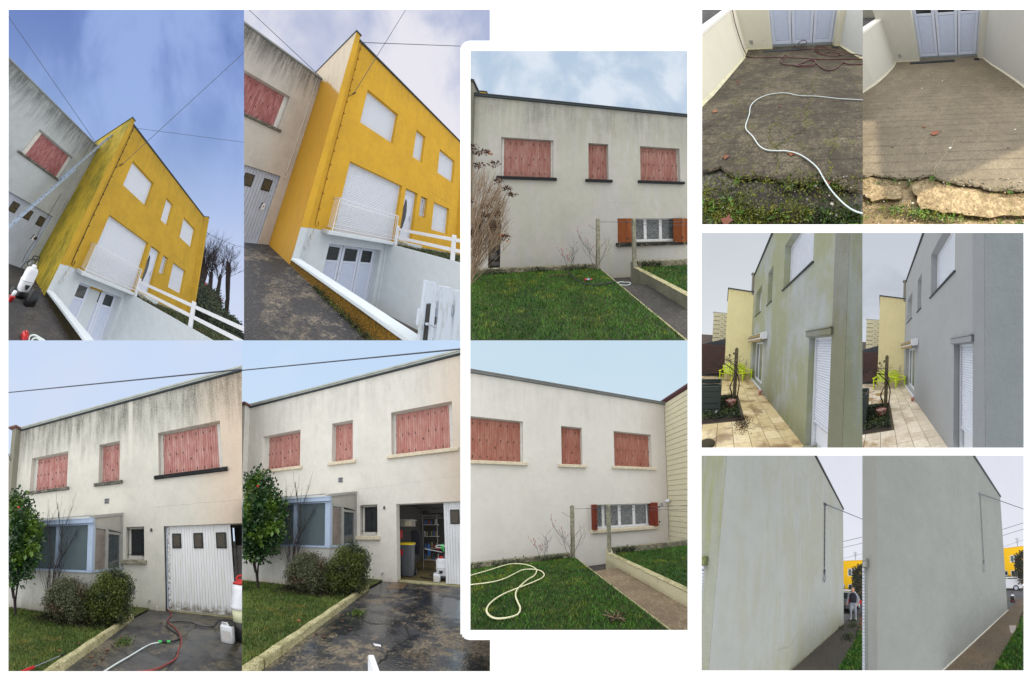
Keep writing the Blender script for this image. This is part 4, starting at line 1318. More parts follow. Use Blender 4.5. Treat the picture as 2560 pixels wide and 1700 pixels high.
def front_place(k, clean):
    st = S[k]
    W_ = ['', 'after cleaning', 'before cleaning']
    wall = M['front5'] if clean else M['front4']
    sill = M['sill_clean'] if clean else M['sill_mix4']
    shm = M['shut5'] if clean else M['shut4']
    house = st.thing('house', 'cleaned pale house with pink shutters and its garage standing open' if clean else 'dirty house front with black streaks under the roof and a closed white garage door', 'house', (17, 4, 0))
    facade(st, house, 'wall', 12.93, 22.5, -.15, 5.95, 0.0, [FW[q] for q in ('w1', 'w2', 'w3', 'sm', 'ga')], wall, th=.34, through=(FW['ga'],))
    m = MB(); m.box(12.93, 22.5, -.075, .12, 5.953, 5.985); m.prism([(-.10, 5.99), (-.10, 6.035), (.1, 6.06), (.1, 5.987)], 0, 12.9, 22.5)
    st.make('roof_edge', m, M['roofrim'], house)
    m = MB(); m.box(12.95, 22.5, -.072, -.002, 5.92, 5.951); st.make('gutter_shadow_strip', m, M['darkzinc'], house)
    m = MB(); m.box(12.95, 22.5, .345, 1.6, 2.6, 5.9); m.box(12.95, 18.0, .345, 1.6, 0, 2.6); st.make('roof_block', m, wall, house)
    for q, nl, jb in (('w1', 8, .13), ('w2', 4, .02), ('w3', 8, .09)):
        x0, x1, z0, z1 = FW[q]
        shutter_window(st, house, x0, x1, z0, z1, 0.0, nl, shm, (M['sill_clean'] if clean else (M['sill_black4'] if q == 'w3' else M['sill_dirty'])), dep=.20, jamb=jb, lock=True)
    # party-wall pillar at the far end and a strip of the next house
    m = MB(); m.box(12.72, 12.92, -.22, .6, -.1, 5.95); pil = st.make('party_wall_pillar', m, M['pillar45' if not clean else 'front5'], house)
    m = MB(); m.box(12.62, 13.02, -.32, .7, 5.953, 6.02); st.make('pillar_cap', m, M['browncap'], house)
    nx = st.thing('house', 'sliver of a pale house beyond the capped pillar, %s' % ('cleaned front' if clean else 'dirty front'), 'house', (11, 2, 0))
    m = MB(); m.box(9, 12.715, .1, 5, 0, 5.1 if not clean else 5.3); st.make('wall', m, wall, nx)
    m = MB(); m.tube(spline([(12.70, -.25, 4.95), (12.5, -.28, 4.93), (12.35, -.2, 4.98)], 3), .03, 5); m.tube([(12.70, -.25, 4.93), (12.78, -.25, 4.72), (12.92, -.1, 4.62)], .014, 5)
    st.make('cable_bracket', m, M['cable_dark'], pil if pil else house)
    # air vent, number, bell, small window
    m = MB(); m.box(16.698, 16.852, -.012, -.002, 2.827, 2.983)
    vt = st.make('air_vent', m, M['ventgrey'], house)
    m = MB()
    for i in range(3):
        for j in range(2):
            m.box(16.712 + i * .047, 16.742 + i * .047, -.016, -.0125, 2.84 + j * .073, 2.895 + j * .073)
    st.make('vent_slot', m, M['darkzinc'], vt, kind='stuff')
    m = MB(); nx0, nz0 = 18.125, 1.955
    m.box(nx0 + .045, nx0 + .062, -.02, -.004, nz0, nz0 + .10)
    m.add([(nx0, -.02, nz0 + .028), (nx0 + .075, -.02, nz0 + .028), (nx0 + .075, -.02, nz0 + .044), (nx0, -.02, nz0 + .044), (nx0, -.004, nz0 + .028), (nx0 + .075, -.004, nz0 + .028), (nx0 + .075, -.004, nz0 + .044), (nx0, -.004, nz0 + .044)],
          [(0, 1, 2, 3), (4, 7, 6, 5), (0, 4, 5, 1), (1, 5, 6, 2), (2, 6, 7, 3), (3, 7, 4, 0)])
    m.prism([(nx0, nz0 + .03), (nx0 + .016, nz0 + .03), (nx0 + .040, nz0 + .10), (nx0 + .026, nz0 + .10)], 1, -.019, -.005)
    st.make('house_number', m, M['iron'], house)
    m = MB(); m.bbox(17.33, 17.40, -.03, -.003, .97, 1.05, .006); bl = st.make('door_bell', m, M['offwhite'], house)
    m = MB(); m.box(17.35, 17.38, -.034, -.0305, .99, 1.03); st.make('bell_button', m, M['zinc'], bl)
    x0, x1, z0, z1 = FW['sm']
    f = MB()
    f.box(x0 + .004, x0 + .075, .17, .22, z0 + .004, z1 - .004); f.box(x1 - .05, x1 - .004, .17, .22, z0 + .004, z1 - .004)
    f.box(x0 + .076, x1 - .051, .17, .22, z0 + .005, z0 + .10); f.box(x0 + .076, x1 - .051, .17, .22, z1 - .05, z1 - .005)
    wn_ = st.make('window', f, M['offwhite'], house)
    m = MB(); m.box(x0 + .077, x1 - .052, .19, .205, z0 + .101, z1 - .051); st.make('pane', m, M['darkglass'], wn_)
    m = MB(); yb = .06
    m.tube([(x0 + .01, yb, z0 + .13), (x1 - .01, yb, z0 + .13)], .008, 4); m.tube([(x0 + .01, yb, z1 - .07), (x1 - .01, yb, z1 - .07)], .008, 4)
    for t in (.1, .9):
        m.tube([(x0 + (x1 - x0) * t, yb, z0 + .06), (x0 + (x1 - x0) * t, yb, z1 - .03)], .008, 4)
    xc = (x0 + x1) / 2
    for sg in (-1, 1):
        m.tube(spline([(xc, yb, z0 + .17), (xc + sg * .06, yb, z0 + .14), (xc + sg * .09, yb, z0 + .19), (xc + sg * .05, yb, z0 + .24), (xc + sg * .07, yb, z0 + .35), (xc + sg * .05, yb, z0 + .6), (xc + sg * .10, yb, z0 + .70), (xc + sg * .03, yb, z0 + .80)], 3), .006, 4)
    st.make('window_grille', m, M['iron'], wn_)
    m = MB(); m.bbox(x0 - .13, x1 + .08, -.10, .165, z0 - .115, z0 - .004, .01); st.make('window_sill', m, M['sill_clean'] if clean else M['sill_grey4'], wn_)
    m = MB(); m.tube([(18.09, -.01, .22), (18.09, -.06, .22), (18.09, -.07, .16)], .012, 6); m.tube([(18.11, -.04, .22), (18.14, -.04, .24)], .010, 5); st.make('water_tap', m, M['zinc'], house)
    m = MB(); m.tube([(18.30, -.03, .0), (18.30, -.03, .10), (18.30, -.005, .12)], .014, 6); st.make('drain_stub', m, M['offwhite'], house)
    m = MB(); m.box(17.62, 17.70, -.012, -.002, .33, .53); st.make('meter_flap', m, M['ventgrey'], house)
    # ---- veranda
    ve = st.make('veranda', (lambda b: (b.box(13.0, 17.30, -1.506, -.002, -.05, .985), b)[1])(MB()), M['vwall' + str(k)], house)
    vx, vy, zb, zt = 17.30, -1.506, 1.03, 2.05
    fr = MB()
    fr.box(13.0, 17.33, vy - .035, vy + .06, .987, zb); fr.box(vx - .06, vx + .03, vy + .061, -.004, .987, zb)
    fr.box(17.20, 17.335, vy - .03, vy + .07, zb + .001, zt - .001); fr.box(16.27, 16.36, vy - .025, vy + .05, zb + .001, zt - .001)
    for xx in (15.2, 14.2):
        fr.box(xx, xx + .09, vy - .025, vy + .05, zb + .001, zt - .001)
    fr.box(13.0, 17.34, vy - .02, vy + .06, zt, zt + .03)
    st.make('front_frame', fr, M['alu_blue'], ve)
    g = MB(); g.box(13.0, 17.38, vy - .12, vy - .02, zt + .031, zt + .135); g.box(13.0, 17.38, vy - .135, vy - .121, zt + .12, zt + .14); st.make('gutter', g, M['alu_blue'], ve)
    for (xa, xb) in ((16.36, 17.2), (15.29, 16.27), (14.29, 15.2)):
        p = MB(); z = zb + .002
        p.box(xa + .001, xb - .001, vy + .045, vy + .055, zb + .001, zt - .001)
        while z < zt - .02:
            p.quad((xa + .002, vy + .044, z), (xb - .002, vy + .044, z), (xb - .002, vy + .028, z + .018), (xa + .002, vy + .028, z + .018))
            p.quad((xa + .002, vy + .028, z + .018), (xb - .002, vy + .028, z + .018), (xb - .002, vy + .042, z + .024), (xa + .002, vy + .042, z + .024))
            z += .024
        st.make('slatted_blind', p, M['slatgrey'], ve)
    # side: fixed pane, door, gable glass
    fs = MB(); sx0, sx1 = vx - .03, vx + .02
    def bar(y0_, y1_, z0_, z1_): fs.box(sx0, sx1, y0_, y1_, z0_, z1_)
    bar(vy + .071, vy + .12, zb + .001, zt - .04); bar(-.93, -.86, zb + .001, 2.02); bar(-.10, -.004, .2, 2.50)
    bar(-.859, -.80, .05, 1.99); bar(-.18, -.101, .05, 1.93); bar(-.799, -.181, 1.88, 1.94); bar(vy + .121, -.931, 1.98, 2.03)
    bar(-.799, -.181, .82, .90)
    fs.prism([(vy + .07, 2.035), (-.101, 1.96), (-.101, 2.00), (vy + .07, 2.075)], 0, sx0 - .001, sx1 - .001)
    fs.prism([(vy - .02, 2.19), (-.004, 2.46), (-.004, 2.53), (vy - .02, 2.26)], 0, sx0 - .002, sx1 + .004)
    st.make('side_frame', fs, M['aluold'], ve)
    p = MB(); p.box(vx - .012, vx - .004, vy + .121, -.931, zb + .002, 1.979); st.make('pane', p, M['sidepane'], ve)
    p = MB(); p.box(vx - .012, vx - .004, -.799, -.181, .901, 1.879); st.make('pane', p, M['darkglass2'], ve)
    p = MB(); p.box(vx - .012, vx - .004, -.799, -.181, .051, .819); st.make('door_panel', p, M['darkglass2'], ve)
    p = MB(); p.prism([(vy + .07, 2.076), (-.101, 2.001), (-.101, 2.44), (vy + .07, 2.20)], 0, vx - .012, vx - .004); st.make('gable_pane', p, M['frosted'], ve)
    p = MB(); p.tube([(vx + .02, -.76, 1.03), (vx + .07, -.76, 1.04), (vx + .07, -.66, 1.05)], .012, 6); p.box(vx + .021, vx + .045, -.15, -.11, 1.68, 1.76); st.make('door_handle', p, M['alu'], ve)
    r_ = MB(); r_.prism([(vy - .13, 2.19), (-.003, 2.46), (-.003, 2.49), (vy - .13, 2.22)], 0, 13.0, vx - .035); st.make('roof_sheet', r_, M['polycarb'], ve)
    for xx in (14.0, 15.1, 16.2):
        r_ = MB(); r_.prism([(vy - .13, 2.221), (-.003, 2.491), (-.003, 2.52), (vy - .13, 2.25)], 0, xx, xx + .05); st.make('glazing_bar', r_, M['alu'], ve)
    # ---- garden
    gz = .035
    kx = lambda y: 18.02 + (-1.05 - y) * .085
    sheet(st, 'lawn', [(12, 0, gz), (18.10, 0, gz), (18.08, -1.5, gz), (18.27, -4.3, gz), (18.6, -7.5, gz), (8, -7.5, gz)], M['lawn45'], label='patchy winter lawn in front of the veranda')
    sheet(st, 'driveway', [(17.9, .35, 0), (22.8, .35, 0), (24, -7.5, 0), (18.3, -7.5, 0), (17.7, -1.05, 0)], M['drive5'] if clean else M['drive4'], label='wet cracked asphalt drive in front of the garage')
    kb = st.thing('kerb', 'long concrete kerb between %s' % ('wet cleaned drive and grass' if clean else 'grass and the drive with hoses'), 'kerb', (18.15, -2.5, 0))
    for (ya, yb_) in ((-1.03, -2.66), (-2.68, -4.6), (-4.62, -6.8)):
        m = MB(); w_ = .11
        xa, xb = kx(ya), kx(yb_)
        n_ = 8
        for i in range(n_):
            t0, t1 = i / n_, (i + 1) / n_
            y0_, y1_ = ya + (yb_ - ya) * t0, ya + (yb_ - ya) * t1
            x0_, x1_ = xa + (xb - xa) * t0, xa + (xb - xa) * t1
            h0 = .105 + .006 * sin(i * 2.1); h1 = .105 + .006 * sin((i + 1) * 2.1)
            m.add([(x0_, y0_, -.01), (x0_ + w_, y0_, -.01), (x0_ + w_ - .006, y0_, h0 - .012), (x0_ + w_ - .02, y0_, h0), (x0_ + .01, y0_, h0), (x1_, y1_, -.01), (x1_ + w_, y1_, -.01), (x1_ + w_ - .006, y1_, h1 - .012), (x1_ + w_ - .02, y1_, h1), (x1_ + .01, y1_, h1)],
                  [(1, 6, 7, 2), (2, 7, 8, 3), (3, 8, 9, 4), (4, 9, 5, 0)] + ([(0, 1, 2, 3, 4)] if i == 0 else []) + ([(9, 8, 7, 6, 5)] if i == n_ - 1 else []))
        st.make('kerb_stone', m, M['kerb45'], kb)
    grass(st, 'grass', ((14.5, 18.3), (-5.4, -1.3)), gz, 36000, .035, M['blade45'], 40 + k, .0035, 'short patchy grass blades', skip=lambda X, Y: X > kx(Y) - .01)
    r = np.random.RandomState(3)
    pts = np.stack([r.uniform(16.3, 18.0, 2600), r.normal(-1.85, .22, 2600), np.full(2600, .05) + r.rand(2600) * .05], 1)
    leaves(st, 'ground_cover', pts, np.tile([[0, 0, 1.]], (2600, 1)), .035, M['litter45'], None, 8, kind='stuff', label='dark leaf litter and ivy under the shrubs')
    # shrubs
    wd = 'cleaned house' if clean else 'dirty house'
    for nm, cs, mt, nn, lab, sd in (
        ('shrub', [(17.05, -1.9, .46, .50, .42, .40), (16.95, -1.95, .75, .25, .25, .18), (16.68, -1.9, .42, .22, .3, .28), (17.3, -1.95, .35, .3, .35, .3)], M['azalea'], 15000, 'grey-green twiggy azalea left of the round shrub, %s' % wd, 61),
        ('shrub', [(17.93, -1.75, .58, .40, .38, .50), (17.95, -1.7, .85, .30, .3, .26), (18.18, -1.65, .72, .22, .25, .32), (17.75, -1.85, .45, .3, .3, .38), (18.05, -1.7, .3, .36, .3, .26)], M['boxleaf'], 19000, 'dense round olive-green shrub at the kerb end, %s' % wd, 67)):
        t = st.thing(nm, lab, 'shrub', (cs[0][0], cs[0][1], 0))
        p, dd = clump(cs, nn, sd, .6)
        p = p[p[:, 2] > .02]; dd = dd[:len(p)]
        leaves(st, 'foliage', p, dd, .034, mt, t, sd)
        m = MB()
        for i in range(16):
            a = rnd.uniform(0, 2 * pi); q = rnd.choice(cs)
            m.tube(spline([(cs[0][0] + .08 * cos(a), cs[0][1] + .08 * sin(a), 0), (cs[0][0] + .2 * cos(a), cs[0][1] + .16 * sin(a), .25), (q[0] + q[3] * .7 * cos(a), q[1] + q[4] * .7 * sin(a), q[2] + .1)], 3), .010, 4, .004)
        st.make('stems', m, M['twig_dark'], t)
    # camellia at the left edge
    t = st.thing('camellia', 'tall glossy dark camellia with a few red blooms at the left edge, %s' % wd, 'tree', (15.7, -2.05, 0))
    cs = [(15.55, -2.1, 1.8, .55, .45, .85), (15.78, -2.15, 1.6, .52, .4, .72), (15.9, -2.15, 1.95, .36, .36, .38), (15.35, -2.1, 1.2, .4, .4, .42), (15.75, -2.15, 1.25, .42, .32, .26), (15.5, -2.1, 2.55, .30, .3, .36), (16.05, -2.2, 1.5, .32, .28, .42), (15.5, -2.1, 1.0, .55, .4, .35)]
    if clean:
        cs = [(c[0] + .15, *c[1:]) for c in cs]
    p, dd = clump(cs, 11000, 71, .8)
    leaves(st, 'foliage', p, dd, .088, M['camellia'], t, 9, elong=1.9, up=.15)
    m = MB()
    for (a, b, c) in (((15.72, -2.05, 0), (15.60, -2.05, .5), (15.5, -2.1, 1.3)), ((15.72, -2.05, 0), (15.62, -2.0, .45), (15.85, -2.1, 1.3)), ((15.60, -2.05, .4), (15.5, -2.1, .8), (15.3, -2.1, 1.0))):
        m.tube(spline([a, b, c], 5), .026, 6, .014)
    st.make('trunk', m, M['twig_dark'], t)
    for (x_, z_) in ((16.05, 2.38), (15.62, .78), (15.4, 1.55)):
        m = MB(); m.loft([(z_ - .02, .012, .012, x_, -2.5), (z_ - .01, .026, .026, x_, -2.5), (z_ + .012, .024, .024, x_, -2.5), (z_ + .022, .01, .01, x_, -2.5)], 8, 2)
        st.make('bloom', m, M['red'], t, smooth=True)
    # slender bare shrub
    t = st.thing('bare_shrub', 'slender leafless shrub against the veranda wall, %s' % wd, 'shrub', (16.45, -1.85, 0))
    m = MB(); tips = []
    for i, (bx, dx, L, rr) in enumerate(((16.48, .20, 1.5, .018), (16.42, .10, 1.1, .008), (16.35, .05, .9, .007), (16.38, -.05, .75, .006), (16.52, .12, .9, .010), (16.31, .0, .7, .006))):
        twigs(m, (bx, -1.85, 0), (dx, 0, 1), L, rr, 2, 300 + i, .32, (4, 7), tips, .35, 6)
    st.make('branches', m, M['twig_dark'], t)
    wire(st, (12.0, -1.0, 7.10) if not clean else (12.0, -1.0, 6.93), (21.6, -1.0, 5.07) if not clean else (21.4, -1.0, 5.20), .017, .0, 'thick service wire crossing the sky above the %s' % ('cleaned roofline' if clean else 'blackened roofline'))
    make_sky(k, rect_poly(k) if k == 4 else [(605, 851), (1151, 851), (1151, 1400), (605, 1400)], M['sky%d' % k], 'pale blue sky, thin cloud, above the %s' % wd)
    return st, house


M['front4'] = stucco('front_render_black_streaks', C(220, 218, 208), C(84, 86, 78), 6.1, 3.9, .93, low=.10, tintx=(18.9, 20.4, C(222, 204, 184)), bs=.6, streak=1.3, thr=(.35, .60),  # tint at the right paints in bounce from the yellow wall next door
                     seam=(17.47, 17.60, 3.9, 6.4), clean=((18.3, 20.2, 1.9, 3.42, 1.0), (16.35, 17.3, 1.9, 3.42, .95), (13.4, 15.35, 1.9, 3.42, .95), (12, 18.2, -1, 2.7, .8)),
                     damp=(-.05, .28, C(140, 128, 96), .55), lines=((18.2, 2.62, 21, 2.66, .006),))
M['front5'] = stucco('front_render_washed', C(230, 227, 219), C(158, 160, 156), 6.4, 3.9, .55, low=.06, tintx=(18.9, 20.4, C(222, 208, 192)), bs=.5, streak=1.3, thr=(.38, .66),  # right-hand tint again carries the yellow bounce light in the colour
                     seam=(17.40, 17.58, 3.9, 6.4), clean=((18.3, 20.2, 1.9, 3.42, 1.0), (16.35, 17.3, 1.9, 3.42, .9)), damp=(-.1, .15, C(190, 170, 130), .5), lines=((16.9, 2.55, 20.6, 2.75, .005),))
M['vwall4'] = stucco('veranda_wall_dirty', C(196, 196, 190), C(108, 112, 104), .3, -.1, .6, low=.35, bs=.3, damp=(0, .35, C(128, 116, 88), .6), grain=.08)
M['vwall5'] = stucco('veranda_wall_washed', C(206, 206, 202), C(140, 142, 134), .3, -.1, .6, low=.2, bs=.3, damp=(0, .25, C(180, 160, 120), .5), grain=.06)
M['sill_mix4'] = M['sill_dirty']
M['sill_black4'] = ground_mat('sill_half_black', C(26, 27, 30), C(88, 86, 78), 0, 3, cracks=False, mixr=(.52, .66))
M['sill_grey4'] = ground_mat('lichen_grey_sill', C(120, 116, 100), C(196, 190, 172), 0, 6, cracks=False, mixr=(.42, .6))
M['roofrim'] = plain('pale_roof_rim', C(176, 182, 176), .5, .2, sc=3)
M['browncap'] = plain('brown_cap', C(112, 78, 74), .6, .2)
M['pillar45'] = stucco('pillar_dirty', C(150, 148, 134), C(88, 86, 74), 6.0, 1.0, .7, low=.4, bs=.5)
M['ventgrey'] = plain('vent_grey', C(158, 158, 160), .6, .15, sc=30)
M['aluold'] = plain('dull_aluminium', C(168, 168, 164), .5, .15, .15)
M['sidepane'] = plain('cloudy_pane', C(128, 118, 112), .2, .35, sc=2)
M['darkglass2'] = plain('veranda_glass', C(72, 80, 84), .12, .35, sc=3, spec=.6)
M['frosted'] = plain('frosted_pane', C(170, 168, 160), .4, .18, sc=4)
M['polycarb'] = plain('polycarbonate_roof', C(206, 206, 198), .4, .12, sc=3)
M['lawn45'] = grass_mat('patchy_lawn_soil', C(74, 88, 38), C(100, 110, 50), C(60, 60, 34), 1.0, brown=C(74, 66, 40))
M['blade45'] = blade_mat('lawn_blade', C(70, 96, 38), C(104, 124, 52), C(122, 122, 56), C(136, 124, 80))
M['litter45'] = leaf_mat('litter', C(40, 44, 26), C(58, 46, 34), C(62, 72, 34), .7, 14)
M['azalea'] = leaf_mat('azalea_leaf', C(66, 78, 52), C(104, 108, 78), C(82, 68, 50), .5, 16)
M['boxleaf'] = leaf_mat('olive_leaf', C(62, 74, 26), C(98, 108, 44), C(46, 58, 30), .5, 16)
M['camellia'] = leaf_mat('camellia_leaf', C(22, 44, 24), C(52, 86, 42), C(90, 122, 40), .28, 9)
M['kerb45'] = ground_mat('lichen_kerb', C(128, 124, 84), C(206, 198, 160), 0, 5, cracks=False, mixr=(.36, .58), peb=50)
M['drive4'] = ground_mat('asphalt_damp', C(48, 49, 54), C(126, 116, 92), .7, 1.0, .55, moss=C(44, 40, 30), mamt=.5, mixr=(.46, .57), rgh=.62)
M['drive5'] = ground_mat('asphalt_wet', C(42, 46, 54), C(140, 126, 102), .88, .9, .6, moss=C(52, 42, 30), mamt=.5, mixr=(.49, .58), rgh=.5)
M['sky4'] = sky_mat('sky_pale_4', (216, 234, 252), (202, 220, 248), (212, 222, 244), .7, 3, (1, 1, 1.2), off=4)
M['sky5'] = sky_mat('sky_pale_5', (226, 242, 254), (196, 220, 248), (206, 226, 250), .6, 3, (1, 1, 1.2), off=9)


def build_45():
    st, house = front_place(4, False)
    # hanging board door, slightly out of true, dark gap at its right
    gd = MB(); x0, x1 = 18.555, 20.12
    gd.box(x0, x1, .145, .165, .02, 2.09)
    gdo = st.make('garage_door', gd, M['door_boards'], house)
    nb = 24; pw = (x1 - x0) / nb
    for i in range(nb):
        b = MB(); xa = x0 + i * pw
        b.prism([(xa + .002, .1445), (xa + .002, .130), (xa + .004, .127), (xa + pw - .004, .127), (xa + pw - .002, .130), (xa + pw - .002, .1445)], 2, .045 - .012 * i / nb, 2.095)
        st.make('door_board', b, M['door_boards4'], gdo)
    for xc in (18.81, 19.355, 19.895):
        b = MB(); b.bbox(xc - .118, xc + .118, .100, .121, 1.53, 1.91, .008); st.make('pane_frame', b, M['black'], gdo)
        b = MB(); b.box(xc - .082, xc + .082, .094, .0995, 1.568, 1.872); st.make('pane', b, M['amberglass'], gdo)
    m = MB(); m.box(18.508, 18.525, .05, .15, -.01, 2.095); st.make('door_seal', m, M['black'], house)
    m = MB(); m.box(18.526, 18.553, .10, .16, .0, 2.09); st.make('door_jamb', m, M['peeling'], house)
    m = MB(); m.prism([(18.51, .09), (20.9, .02), (20.9, .30), (18.51, .30)], 2, -.02, .012); st.make('threshold', m, M['kerb45'], house)
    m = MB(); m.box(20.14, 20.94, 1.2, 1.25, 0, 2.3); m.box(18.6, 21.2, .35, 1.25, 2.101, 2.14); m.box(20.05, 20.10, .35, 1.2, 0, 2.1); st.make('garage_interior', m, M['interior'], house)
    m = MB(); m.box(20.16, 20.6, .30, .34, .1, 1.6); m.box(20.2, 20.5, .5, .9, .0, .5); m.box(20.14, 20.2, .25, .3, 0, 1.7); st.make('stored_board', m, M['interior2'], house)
    # hoses on the drive
    hose(st, 'hose', [(18.53, .10, .03), (18.66, -.10, .02), (18.78, -.42, .02), (18.80, -.75, .02), (18.89, -1.01, .02), (19.12, -1.32, .02), (19.31, -1.69, .02), (19.42, -2.05, .02), (19.46, -2.33, .02), (19.50, -2.67, .02), (19.45, -2.88, .02), (19.37, -3.08, .02), (19.20, -3.25, .02), (19.0, -3.4, .02)], .0105, M['hose_red'], 'red rubber hose running from the closed garage door down the drive')
    hose(st, 'hose', [(18.86, -.92, .03), (18.95, -.92, .02), (19.21, -.79, .02), (19.57, -.96, .02), (19.75, -.89, .02), (19.77, -.60, .02), (19.80, -.42, .02), (19.94, -.28, .02), (20.11, -.26, .02), (20.3, -.2, .02)], .010, M['hose_black'], 'black hose snaking right towards the tall sprayer')
    hose(st, 'hose', [(18.86, -1.0, .02), (18.95, -1.28, .02), (19.12, -1.51, .02), (19.26, -1.65, .02), (19.33, -1.80, .02), (19.32, -1.95, .02), (19.23, -2.10, .02)], .012, M['hose_black'], 'short black hose between the red hose and the green coupling')
    hose(st, 'hose', [(19.11, -2.17, .02), (19.01, -2.30, .02), (18.96, -2.5, .02), (18.93, -2.7, .02), (18.90, -2.9, .02), (18.86, -3.13, .02), (18.81, -3.5, .02)], .0105, M['hose_white'], 'pale green-white hose ending in the green coupling')
    cp = st.thing('hose_coupling', 'green and black hose coupling on the wet drive', 'coupling', (19.17, -2.13, .02))
    for (t0, t1, mt, r_) in ((0, .3, 'green', .020), (.3, .72, 'black', .024), (.72, 1, 'green', .020)):
        a, b = np.array([19.08, -2.185, .03]), np.array([19.25, -2.095, .03])
        m = MB(); m.tube([a + (b - a) * t0, a + (b - a) * t1], r_, 10); st.make('ring' if mt == 'green' else 'valve_body', m, M[mt], cp)
    jerrycan(st, (20.085, -1.62, .0), .20, .15, .30, 'white jerrycan with a paper label standing on the drive', 'white', 'black', -.25)
    # tall sprayer cut by the right edge
    t = st.thing('sprayer', 'tall tank sprayer with red lid, cut off at the right edge of the dirty front', 'sprayer', (20.38, -1.35, 0))
    cx_, cy_ = 20.36, -1.40
    m = MB(); m.loft([(0, .17, .15, cx_, cy_), (.03, .18, .16, cx_, cy_), (.30, .19, .165, cx_, cy_)], 20, 3.2); st.make('foot', m, M['black'], t, smooth=True)
    m = MB(); m.loft([(.301, .19, .165, cx_, cy_), (.50, .20, .17, cx_, cy_)], 20, 3.2); st.make('lower_tank', m, M['yellowish'], t, smooth=True)
    m = MB(); m.loft([(.501, .215, .185, cx_, cy_), (.54, .215, .185, cx_, cy_), (.56, .19, .165, cx_, cy_), (.80, .18, .155, cx_, cy_), (.90, .15, .13, cx_, cy_)], 20, 3.2); st.make('upper_tank', m, M['white'], t, smooth=True)
    m = MB(); m.loft([(.901, .16, .14, cx_, cy_), (.93, .16, .14, cx_, cy_), (.95, .11, .1, cx_, cy_), (.99, .09, .08, cx_, cy_)], 16, 2.4); m.tube([(cx_ - .10, cy_, .98), (cx_ - .06, cy_, 1.04), (cx_ + .05, cy_, 1.05)], .02, 6); st.make('lid', m, M['red'], t, smooth=True)
    # spray lance on the lawn
    t = st.thing('spray_lance', 'spray lance with red and black grip lying on the lawn', 'lance', (18.05, -3.75, .06))
    m = MB(); m.tube([(18.055, -3.80, .07), (18.13, -3.43, .08), (18.15, -3.36, .09)], .006, 6); st.make('lance_tube', m, M['alu'], t)
    m = MB(); m.tube([(18.03, -3.97, .07), (18.045, -3.88, .075), (18.055, -3.80, .07)], .018, 6); st.make('grip', m, M['red'], t)
    m = MB(); m.tube([(18.00, -3.98, .05), (18.03, -3.90, .055), (18.035, -3.85, .06)], .014, 6); m.tube([(18.135, -3.42, .08), (18.155, -3.34, .09)], .009, 6); st.make('trigger', m, M['black'], t)
    fallen_leaves(st, [(17.85, -3.6), (17.97, -3.25), (18.05, -2.9)], 'brown leaf lying on the patchy lawn, dirty front', .06, .045, grp='brown leaves on the lawn of the dirty front')
    fallen_leaves(st, [(18.42, -2.2), (18.46, -2.5), (18.5, -2.35), (18.55, -2.9), (18.5, -2.8), (18.6, -3.1), (18.52, -2.65), (18.9, -1.2), (18.75, -1.05), (18.5, -1.6), (18.62, -3.3), (18.42, -3.1), (18.47, -2.4)], 'reddish leaf in the gutter line beside the kerb, drive with hoses', .01, .032, M['deadleaf2'], grp='leaves beside the kerb of the drive with hoses')
    r = np.random.RandomState(9)
    pts = np.stack([r.normal(18.58, .07, 260), r.normal(-2.45, .09, 260), .01 + r.rand(260) * .04], 1)
    tag(leaves(st, 'weed', pts, np.tile([[0, 0, 1.]], (260, 1)), .035, M['blade45'], None, 8), 'tuft of weeds in the drive beside the kerb, hoses behind', 'plant')
    crackline(st, [(18.42, -2.55), (18.55, -2.7), (18.7, -2.72), (18.9, -2.85)], .012, 'crack beside the white hose')
    crackline(st, [(19.25, -.55), (19.42, -.85), (19.45, -1.1), (19.38, -1.35), (19.36, -1.75), (19.42, -2.1), (19.46, -2.6), (19.5, -3.0), (19.56, -3.6)], .012, 'long crack crossing under the red hose')

    st, house = front_place(5, True)
    fl = M['garfloor']
    m = MB(); m.box(18.20, 21.3, .345, 5.5, -.02, .025); st.make('garage_floor', m, fl, house)
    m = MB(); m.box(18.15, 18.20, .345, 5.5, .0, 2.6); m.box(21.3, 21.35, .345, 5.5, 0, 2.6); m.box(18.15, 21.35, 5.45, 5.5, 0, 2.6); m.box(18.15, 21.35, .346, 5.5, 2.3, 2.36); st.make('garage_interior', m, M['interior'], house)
    m = MB(); m.prism([(18.51, .05), (20.9, .0), (20.9, .34), (18.51, .34)], 2, -.03, .018); st.make('threshold', m, M['kerb45'], house)
    gd = MB(); gd.box(19.745, 20.94, .125, .15, .05, 2.09); gdo = st.make('garage_door', gd, M['door_boards'], house)
    for i in range(12):
        b = MB(); xa = 19.745 + i * .066
        b.prism([(xa + .002, .1245), (xa + .002, .110), (xa + .007, .102), (xa + .059, .102), (xa + .064, .110), (xa + .064, .1245)], 2, .045, 2.095)
        st.make('door_board', b, M['door_boards'], gdo)
    b = MB(); b.bbox(19.90, 20.125, .082, .101, 1.535, 1.905, .008); st.make('pane_frame', b, M['black'], gdo)
    b = MB(); b.box(19.927, 20.098, .076, .0815, 1.565, 1.875); st.make('pane', b, M['amberglass'], gdo)
    # inside the garage
    t = st.thing('wheelie_bin', 'dark grey wheelie bin with yellow lid and red blot inside the open garage', 'bin', (18.56, .85, .03))
    m = MB(); m.loft([(.05, .17, .20, 18.57, .92), (.90, .205, .25, 18.56, .92), (.90, .215, .26, 18.56, .92), (.95, .215, .26, 18.56, .92)], 20, 6); st.make('body', m, M['bin'], t)
    m = MB(); m.loft([(.951, .225, .27, 18.56, .92), (.985, .225, .27, 18.56, .92), (1.01, .19, .23, 18.56, .92)], 20, 6); st.make('lid', m, M['yellow'], t)
